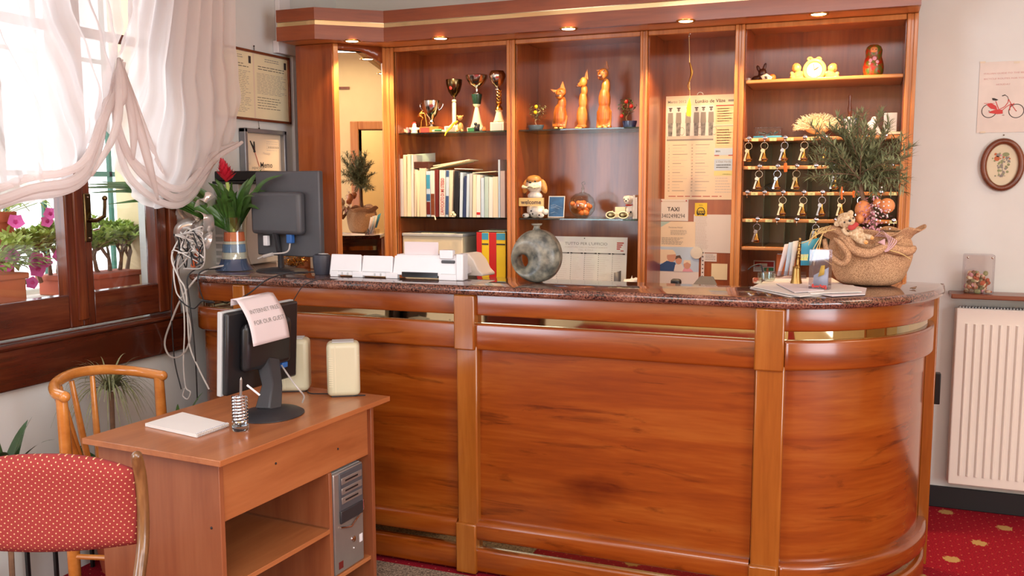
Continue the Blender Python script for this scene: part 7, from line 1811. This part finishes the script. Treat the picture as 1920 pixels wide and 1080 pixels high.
# ================================================================ red upholstered chair (seen from behind)
ra = -.30
RM = T(-1.735, 1.50, 0) @ rot(-ra*-.0+.22)
t = thing('upholstered_chair', 'red dotted upholstered chair with worn wooden posts in front of the small desk', 'chair', (-1.815, 1.55, 0), PI+.42)
q = MB(); W_ = .215
def back(u, v, d):
    x = (u-.5)*2; f_ = 1-abs(x)**2.6*.10*v**2
    z0 = .625+.012*x*x; z1 = .872-.045*abs(x)**2.4
    z = z0+(z1-z0)*v; y = .012*(1-x*x)-.01+.02*(v-.5)
    return Vector((x*W_, y+.02+d, z))
nu, nv = 28, 16; vs = []; fs = []
def pad(d, s): return
for side in (-1, 1):
    for i in range(nu+1):
        for j in range(nv+1):
            u, v = i/nu, j/nv; e = (min(u, 1-u, v*.6, (1-v)*.6)*12); e = min(1, max(0, e))**.5; vs.append(back(u, v, side*(.006+.016*e)))
n1 = (nu+1)*(nv+1)
for i in range(nu):
    for j in range(nv): a = i*(nv+1)+j; fs.append((a, a+nv+1, a+nv+2, a+1)); fs.append((n1+a, n1+a+1, n1+a+nv+2, n1+a+nv+1))
bd = [i*(nv+1) for i in range(nu+1)]+[nu*(nv+1)+j for j in range(1, nv+1)]+[i*(nv+1)+nv for i in range(nu-1, -1, -1)]+[j for j in range(nv-1, 0, -1)]
for a, b_ in zip(bd, bd[1:]+bd[:1]): fs.append((a, b_, n1+b_, n1+a)[::-1])
q.add(vs, fs); q.build('backrest', 'dotted_fabric', t, world=False, ang=60)
for s_ in (-1, 1):
    q = MB(); x = s_*(W_+.012); q.tube(cat_rom([(x, .03, .862), (x, .012, .80), (x, .008, .72), (x, .02, .64), (x, .055, .57), (x-.006*s_, .09, .48), (x-.01*s_, .07, .3), (x, .02, 0)], 5), [.013]+[.0145]*34+[.0125], 10); q.ball((x, .03, .862), .0135, 10); q.build('back_post', 'old_chair_wood', t, world=False)
    q = MB(); q.tube([(s_*.19, .42, 0), (s_*.19, .40, .42)], [.014, .018], 10); q.build('leg', 'old_chair_wood', t, world=False)
    q = MB(); q.tube([(s_*.2, .0, .2), (s_*.19, .41, .2)], .009, 8); q.build('stretcher', 'old_chair_wood', t, world=False)
q = MB(); q.box(-.215, .215, .03, .45, .40, .43); q.build('seat_frame', 'old_chair_wood', t, world=False, bevel=.008)
q = MB(); q.box(-.21, .21, .05, .45, .43, .475); q.build('seat', 'dotted_fabric', t, world=False, bevel=.018, bseg=3)

# ================================================================ plants on the floor by the window wall
def strap_plant(c_, n_, ln, w, mat, label, name, seed, pot=True, up=.9, top=.0, droop=1.1):
    rr = random.Random(seed); t = thing(name, label, 'plant', (c_[0], c_[1], 0))
    q = MB(); q.lathe([(.06, 0), (.085, .15), (.092, .15), (.092, .17), (.082, .17), (.078, .155), (0, .155)], (c_[0], c_[1], 0), 24); q.build('pot', 'terracotta', t)
    z0 = c_[2]; q = MB()
    if z0 > .2: s2 = MB(); s2.tube([(c_[0], c_[1], .15), (c_[0]+.01, c_[1], z0)], .009, 8); s2.build('stem', 'bark', t)
    for i in range(n_):
        a = rr.uniform(0, 6.28); l = ln*rr.uniform(.7, 1.15); sp = rr.uniform(.35, 1); d = Vector((math.cos(a)*sp, math.sin(a)*sp, up)).normalized()
        if c_[0]+d.x*l < XL+.02: d.x = abs(d.x)
        p0 = Vector((c_[0], c_[1], z0)); P_ = []; m_ = 8
        for k in range(m_+1): s_ = k/m_; P_.append(p0+d*l*s_+Vector((0, 0, -droop*l*s_**2.2*sp)))
        for p in P_: p.x = max(p.x, XL+.045)
        vs = []; fs = []
        for k, p in enumerate(P_):
            td = (P_[min(m_, k+1)]-P_[max(0, k-1)]).normalized(); sd = td.cross(Vector((.1, .2, 1))).normalized(); ww = w*(1-(k/m_)**2)+.0004; vs += [p-sd*ww, p+sd*ww]
        for k in range(m_): fs.append((2*k, 2*k+2, 2*k+3, 2*k+1))
        q.add(vs, fs)
    q.build('foliage', mat, t, ang=180)
_a = at(205, 735, 'x', -2.70)
strap_plant((-2.70, _a.y, _a.z), 130, .27, .0034, 'leaf_olive', 'thin leaved dragon plant against the white wall behind the bentwood chair', 'dragon_plant', 3, up=.8, droop=1.2)
_a = at(335, 830, 'x', -2.62)
strap_plant((-2.62, _a.y, _a.z), 16, .3, .018, 'leaf', 'broad leaved green plant in the corner under the hanging cables', 'leafy_plant', 5, up=1.2, droop=.7)
_a = at(10, 900, 'x', -2.6)
strap_plant((-2.6, _a.y, _a.z), 12, .34, .022, 'leaf_dark', 'dark leaved plant at the wall beyond the red chair', 'rubber_plant', 9, up=1.2, droop=.5)
t = thing('plant_stand', 'small dark stand under the green planter at the window wall', 'stand', (-2.66, 2.44, 0))
q = MB(); q.box(-2.82, -2.66, 2.28, 2.60, .36, .375); q.build('stand_top', 'black_plastic', t)
for x in (-2.815, -2.675):
    for y in (2.29, 2.58): q = MB(); q.box(x, x+.012, y, y+.012, 0, .36); q.build('leg', 'black_plastic', t)
t = thing('planter', 'green planter of small leafy plants behind the bentwood chair', 'planter', (-2.66, 2.44, .3755))
q = MB(); q.box(-2.815, -2.665, 2.29, 2.59, .3755, .385)
for a in (-2.815, -2.673): q.box(a, a+.008, 2.29, 2.59, .3755, .46)
for a in (2.29, 2.582): q.box(-2.78, -2.54, a, a+.008, .3755, .46)
q.build('planter_body', 'green_box', t)
q = MB(); q.box(-2.807, -2.673, 2.298, 2.582, .385, .445); q.build('soil', 'soil', t)
q = MB(); rr = random.Random(2)
for i in range(60): a = rr.uniform(0, 6.28); q.leaf((-2.735+rr.uniform(-.05, .05), 2.44+rr.uniform(-.11, .11), .44), (math.cos(a), math.sin(a), 1), (0, 0, 1), rr.uniform(.08, .16), .035, None, .4, 3)
q.v = [Vector((max(v.x, XL+.045), v.y, v.z)) for v in q.v]; q.build('foliage', 'leaf_dark', t)
q = MB(); 
q.grid(lambda u, v: Vector((-2.2+.2*u, 1.62+.22*v, .24+.05*math.sin(u*7)+.04*math.sin(v*6+u*3)-.15*v*v)), 14, 14); 
tag(q.build('cloth_bag', 'bag_cloth', solid=.004, ang=180), 'crumpled pale cloth bag on the floor under the red chair back', 'bag')

# ================================================================ left wall: framed documents, clock, cable duct
fr = thing('document_frame', 'wide thin framed pair of licence documents on the wall above the clock', 'picture frame', (XL, 3.76, 1.82))
y0_, y1_, z0_, z1_ = 3.46, 4.045, 1.822, 2.163
q = MB(); 
for a in ((y0_, y0_+.012, z0_, z1_), (y1_-.012, y1_, z0_, z1_), (y0_, y1_, z1_-.012, z1_), (y0_, y1_, z0_, z0_+.012)): q.box(XL+.004, XL+.022, *a)
q.build('frame', 'walnut_wood', fr, bevel=.002)
sh = Sheet((XL+.012, y0_+.01, z1_-.01), (0, 1, 0), (0, 0, -1), ['paper_cream', 'ink_grey', 'ink', 'paper_warm', 'ink_faint'], .006); w_ = y1_-y0_-.02; h_ = z1_-z0_-.02; sh.base(w_, h_, 3)
hw = w_/2-.006
for k_, a in enumerate((0.0, w_/2+.006)):
    sh.rect(a, .004, a+hw, h_-.004, 0, .6); sh.rect(a+hw*.88, .02, a+hw*.95, .055, 2); sh.lines(a+hw*.3, a+hw*.75, .02, .04, 2, 1); sh.lines(a+hw*.1, a+hw*.92, .06, .085, 2, 2, h=.25); sh.lines(a+hw*.06, a+hw*.95, .095, h_*(.93 if not k_ else .62), 24 if not k_ else 14, 1, h=.22); 
    if k_: sh.lines(a+hw*.06, a+hw*.8, h_*.66, h_*.86, 5, 2, h=.2)
sh.text('COMUNE', hw*.42, .022, .013, 2, center=True)
sh.done('documents', fr)
q = MB(); q.tube([(XL+.006, 3.77, z1_), (XL+.006, 3.77, z1_+.022)], .0015, 5); q.ball((XL+.006, 3.77, z1_+.024), .004, 8); q.tube([(XL+.006, 3.785, z0_), (XL+.008, 3.787, z0_-.03)], .001, 5); q.ball((XL+.008, 3.787, z0_-.034), .004, 6); q.build('wall_hook', 'black_metal', fr)
ck = thing('wall_clock', 'square clock with a silver grey frame and memo lettering on its dial', 'clock', (XL, 3.8, 1.45))
y0_, y1_, z0_, z1_ = 3.632, 3.972, 1.44, 1.782
q = MB()
for a in ((y0_, y0_+.022, z0_, z1_), (y1_-.022, y1_, z0_, z1_), (y0_, y1_, z1_-.022, z1_), (y0_, y1_, z0_, z0_+.022)): q.box(XL+.003, XL+.04, *a)
q.build('frame', 'silver_frame', ck, bevel=.004)
sh = Sheet((XL+.014, y0_+.02, z1_-.02), (0, 1, 0), (0, 0, -1), ['paper_warm', 'ink', 'ink_grey', 'ink_red', 'ink_faint', 'paper_cream'], .008); w_ = y1_-y0_-.04; h_ = w_; sh.base(w_, h_)
sh.text('Memo', w_*.42, h_*.56, h_*.13, 1, bold=.01); sh.text('MEMORIES', w_*.2, h_*.6, h_*.07, 2); sh.text('MEMO', w_*.03, h_*.52, h_*.05, 4); sh.text('Message', w_*.5, h_*.34, h_*.06, 4); sh.lines(w_*.6, w_*.96, h_*.12, h_*.3, 5, 4); sh.lines(w_*.5, w_*.95, h_*.68, h_*.8, 3, 4)
for i in range(7): sh.disc(w_*(.66+i*.045), h_*.22, .003, 1)
sh.done('dial', ck)
q = MB(); c_ = sh.P(w_*.26, h_*.3, .004)
q.add([c_+Vector((0, -.003, .012)), c_+Vector((0, .003, .012)), c_+Vector((0, -.028, .052)), c_+Vector((0, -.034, .048))], [(0, 1, 2, 3)]); q.tube([c_, c_+Vector((0, -.03, .05))], .0028, 5); q.tube([c_, c_+Vector((0, -.002, .048))], .0035, 5); q.ball(c_, .006, 8); q.build('clock_hand', 'black_plastic', ck)
q = MB(); q.tube([c_+Vector((0, -.008, .02)), c_+Vector((0, .035, -.075))], .0015, 5); q.build('second_hand', 'ink_red', ck)
t = thing('cable_duct', 'white plastic cable duct running up the wall between the frames and the cabinet', 'duct', (XL, 4.02, 1.4))
q = MB(); q.box(XL+.001, XL+.03, 3.955, 4.05, 2.235, 2.9); q.build('duct_section', 'white_plastic', t, bevel=.003)
q = MB(); q.box(XL+.001, XL+.035, 3.93, 4.09, 2.175, 2.237); q.build('duct_elbow', 'white_plastic', t, bevel=.003)
q = MB(); q.box(XL+.001, XL+.02, 4.07, 4.13, .4, 2.18); q.build('duct_section', 'white_plastic', t, bevel=.003)

# ================================================================ right wall: radiator, shelf, frame, poster
t = thing('radiator', 'white ribbed panel radiator on the wall below the narrow shelf', 'radiator', (.9, YW-.06, .1))
RY = YW-.10
RX0, RX1, RZ0, RZ1 = at(1797, 577, 'y', RY).x-.006, 1.55, at(1777, 907, 'y', RY).z, at(1797, 577, 'y', RY).z
q = MB(); q.box(RX0, RX1, RY, RY+.012, RZ0, RZ1); q.build('front_plate', 'white_enamel', t, bevel=.006, bseg=3)
x = RX0+.045
while x < RX1-.03:
    q = MB(); q.tube([(x, RY-.0, RZ0+.045), (x, RY-.0, RZ1-.07)], .0085, 8, flat=.8); q.build('rib', 'white_enamel', t); x += .033
q = MB(); q.box(RX0, RX1, RY+.07, RY+.08, RZ0, RZ1-.01); q.box(RX0+.01, RX0+.016, RY+.01, RY+.075, RZ0+.02, RZ1-.02); q.build('rear_plate', 'white_enamel', t)
q = MB(); x = RX0+.012
while x < RX1-.01: q.box(x, x+.006, RY+.014, RY+.06, RZ1-.02, RZ1+.004); x += .0125
q.build('top_fins', 'light_grey', t)
q = MB(); q.box(RX0+.005, RX0+.02, RY+.03, YW-.001, RZ1-.1, RZ1-.06); q.box(RX0+.005, RX0+.02, RY+.03, YW-.001, RZ0+.06, RZ0+.1); q.build('wall_bracket', 'light_grey', t)
t = thing('wall_shelf', 'narrow brown wooden shelf on the wall above the radiator', 'shelf', (.9, YW, .98))
q = MB(); q.box(.36, 1.7, YW-.16, YW-.002, 1.0, 1.02); q.build('shelf_board', 'walnut_wood', t, bevel=.004)
q = MB(); q.box(.70, .715, YW-.14, YW-.002, .985, 1.0); q.box(.70, .715, YW-.012, YW-.002, .94, 1.0); q.build('shelf_bracket', 'light_grey', t)
# potpourri bag
t = thing('potpourri_jar', 'square clear box of red and cream potpourri on the narrow wall shelf', 'jar', at(1833, 541, 'y', 4.45))
gx0, gx1 = at(1805, 540, 'y', 4.44).x, at(1862, 540, 'y', 4.44).x; zt = at(1830, 477, 'y', 4.44).z
q = MB(); q.box(gx0, gx1, 4.41, 4.50, 1.021, zt); q.build('clear_box', 'acrylic', t, bevel=.006)
for i in range(95):
    zz = R_.uniform(1.026, 1.115); q = MB(); k = 1-(zz-1.026)/.12*.5; cx = (gx0+gx1)/2
    q.ball((cx+(gx1-gx0)*.40*k*R_.uniform(-1, 1), R_.uniform(4.425, 4.485), zz), (R_.uniform(.009, .016), .009, R_.uniform(.007, .013)), 6, M=rot(R_.uniform(0, 3)))
    q.build('petal_chip', R_.choice(['potpourri', 'petal_pale', 'terracotta', 'paper_cream', 'bark', 'leaf_grey']), t)
for x in (gx0+.012, gx1-.012): q = MB(); q.ball((x, 4.408, zt-.012), (.005, .003, .005), 8); q.build('stud', 'silver', t)
# oval picture
t = thing('oval_picture', 'oval brown wooden frame with a pressed flower print on the right wall', 'picture', (.548, YW, 1.47))
oc = Vector((.5475, YW-.012, 1.585)); ax_, az_ = .083, .112
q = MB(); q.tube([oc+Vector((ax_*math.cos(i*PI/24)*.90, 0, az_*math.sin(i*PI/24)*.92)) for i in range(48)], .0135, 10, closed=True); q.build('oval_frame', 'walnut_wood', t)
sh = Sheet(oc+Vector((-ax_, .004, az_)), (1, 0, 0), (0, 0, -1), ['cream_card', 'leaf_grey', 'petal_pale', 'terracotta_light', 'ink_grey'], .001)
sh.disc(ax_, az_, ax_*.9, 0, 0, ry=az_*.92, n=40)
for i in range(60):
    a, b_ = R_.gauss(0, .012), R_.uniform(-.05, .05); sh.disc(ax_+a*(1 if b_ > 0 else 1.6), az_+b_, R_.uniform(.002, .006), R_.choice([1, 1, 4, 4] if b_ > -.02 else [1, 4, 2, 3]), 1+R_.random())
sh.disc(ax_-.022, az_-.028, .011, 3, 2); sh.disc(ax_-.018, az_-.042, .008, 4, 2); sh.disc(ax_+.012, az_-.045, .014, 1, 2, ry=.009); sh.line([(ax_, az_-.04), (ax_+.003, az_+.055)], .002, 4, 2); sh.line([(ax_-.012, az_+.05), (ax_+.014, az_+.048)], .002, 4, 2)
sh.done('flower_print', t)
q = MB(); q.ball((oc.x, YW-.004, oc.z+az_+.018), .003, 8); q.build('nail', 'bronze', t)
# bicycle poster
t = thing('bicycle_poster', 'white poster with a red bicycle drawing above the oval picture', 'poster', (.55, YW, 1.74))
pa = at(1838, 117, 'y', YW-.003); PW = .25; PH = pa.z-at(1838, 249, 'y', YW-.003).z
sh = Sheet(pa, (1, 0, 0), (0, 0, -1), ['poster_paper', 'ink', 'red', 'ink_pink', 'tape'], .0012); sh.base(PW, PH)
def q2(px, py): p = at(px, py, 'y', YW-.003); return (p.x-pa.x, pa.z-p.z)
sh.text('ITALIAN GUIDE TO THE BEST', *q2(1845, 140), .010, 3, width=.17); sh.text('BICYCLE ROUTES FOR YOUR', *q2(1845, 150), .010, 3, width=.17); sh.text('HOLIDAY', *q2(1868, 160), .010, 3, width=.055)
for cx in (1854.5, 1905.5): a, b_ = q2(cx, 208); sh.ring(a, b_, .0305, .003, 1, 1.5, 30); sh.ring(a, b_, .002, .0019, 1, 1.5, 8)
ln = lambda pts, w, k, l=2: sh.line([q2(x, y) for x, y in pts], w, k, l)
sh.poly([q2(*p) for p in ((1849, 196), (1858, 193), (1868, 199), (1870, 206), (1858, 204))], 2, 2.4); sh.poly([q2(*p) for p in ((1853, 210), (1868, 205), (1880, 206), (1880, 213), (1870, 214), (1856, 212))], 2, 2.6)
ln([(1867, 190), (1873, 206)], .003, 2); ln([(1874, 205), (1884, 200), (1890, 192), (1891, 186)], .003, 2); ln([(1880, 206), (1890, 198), (1896, 195)], .003, 2); ln([(1891, 186), (1896, 195), (1905, 208)], .0028, 2); ln([(1845, 194), (1865, 194)], .002, 2); ln([(1891, 186), (1889, 181), (1884, 178)], .002, 1); ln([(1879, 180), (1885, 178)], .004, 1)
sh.poly([q2(*p) for p in ((1860, 184), (1864, 184), (1872, 187), (1868, 189), (1861, 188))], 1, 2.8); ln([(1893, 207), (1894, 198), (1902, 194)], .004, 2); ln([(1879, 216), (1883, 216)], .002, 1)
for x, y in ((1842, 117), (1906, 117), (1842, 248)): a, b_ = q2(x, y); sh.rect(a-.01, b_-.004, a+.012, b_+.004, 4, 3)
sh.done('poster_sheet', t)
# ================================================================ recessed downlights in the cabinet soffit
def downlight(px, py, label, y=4.085, aim=(0, .28, -1), power=48):
    p = at(px, py, 'z', ZT); 
    t = thing('downlight', label, 'downlight', (p.x, p.y, ZT), group='recessed downlights under the cabinet cornice')
    q = MB(); q.lathe([(.030, -.001), (.040, -.004), (.042, -.001), (.042, .003), (.030, .004), (.030, -.001)], (p.x, p.y, ZT), 24); q.build('trim_ring', 'brass', t)
    q = MB(); q.lathe([(0, -.0015), (.030, -.0015), (.030, .002)], (p.x, p.y, ZT), 24); q.build('lens', 'lamp_glow', t)
    l = bpy.data.lights.new('downlight_beam', 'SPOT'); l.energy = power; l.spot_size = math.radians(105); l.spot_blend = .35; l.color = (1, .66, .36); l.shadow_soft_size = .025
    o = bpy.data.objects.new('downlight_beam', l); COL.objects.link(o); o.location = (p.x, p.y, ZT-.006)
    o.rotation_euler = Vector(aim).to_track_quat('-Z', 'Y').to_euler()
downlight(660, 77, 'small round downlight above the narrow mirror')
downlight(826, 72, 'small round downlight above the trophies')
downlight(1066, 54, 'small round downlight above the wooden cat statues')
downlight(1286, 39.5, 'small round downlight above the wall calendar')
downlight(1535, 26.5, 'small round downlight above the cream angel clock')
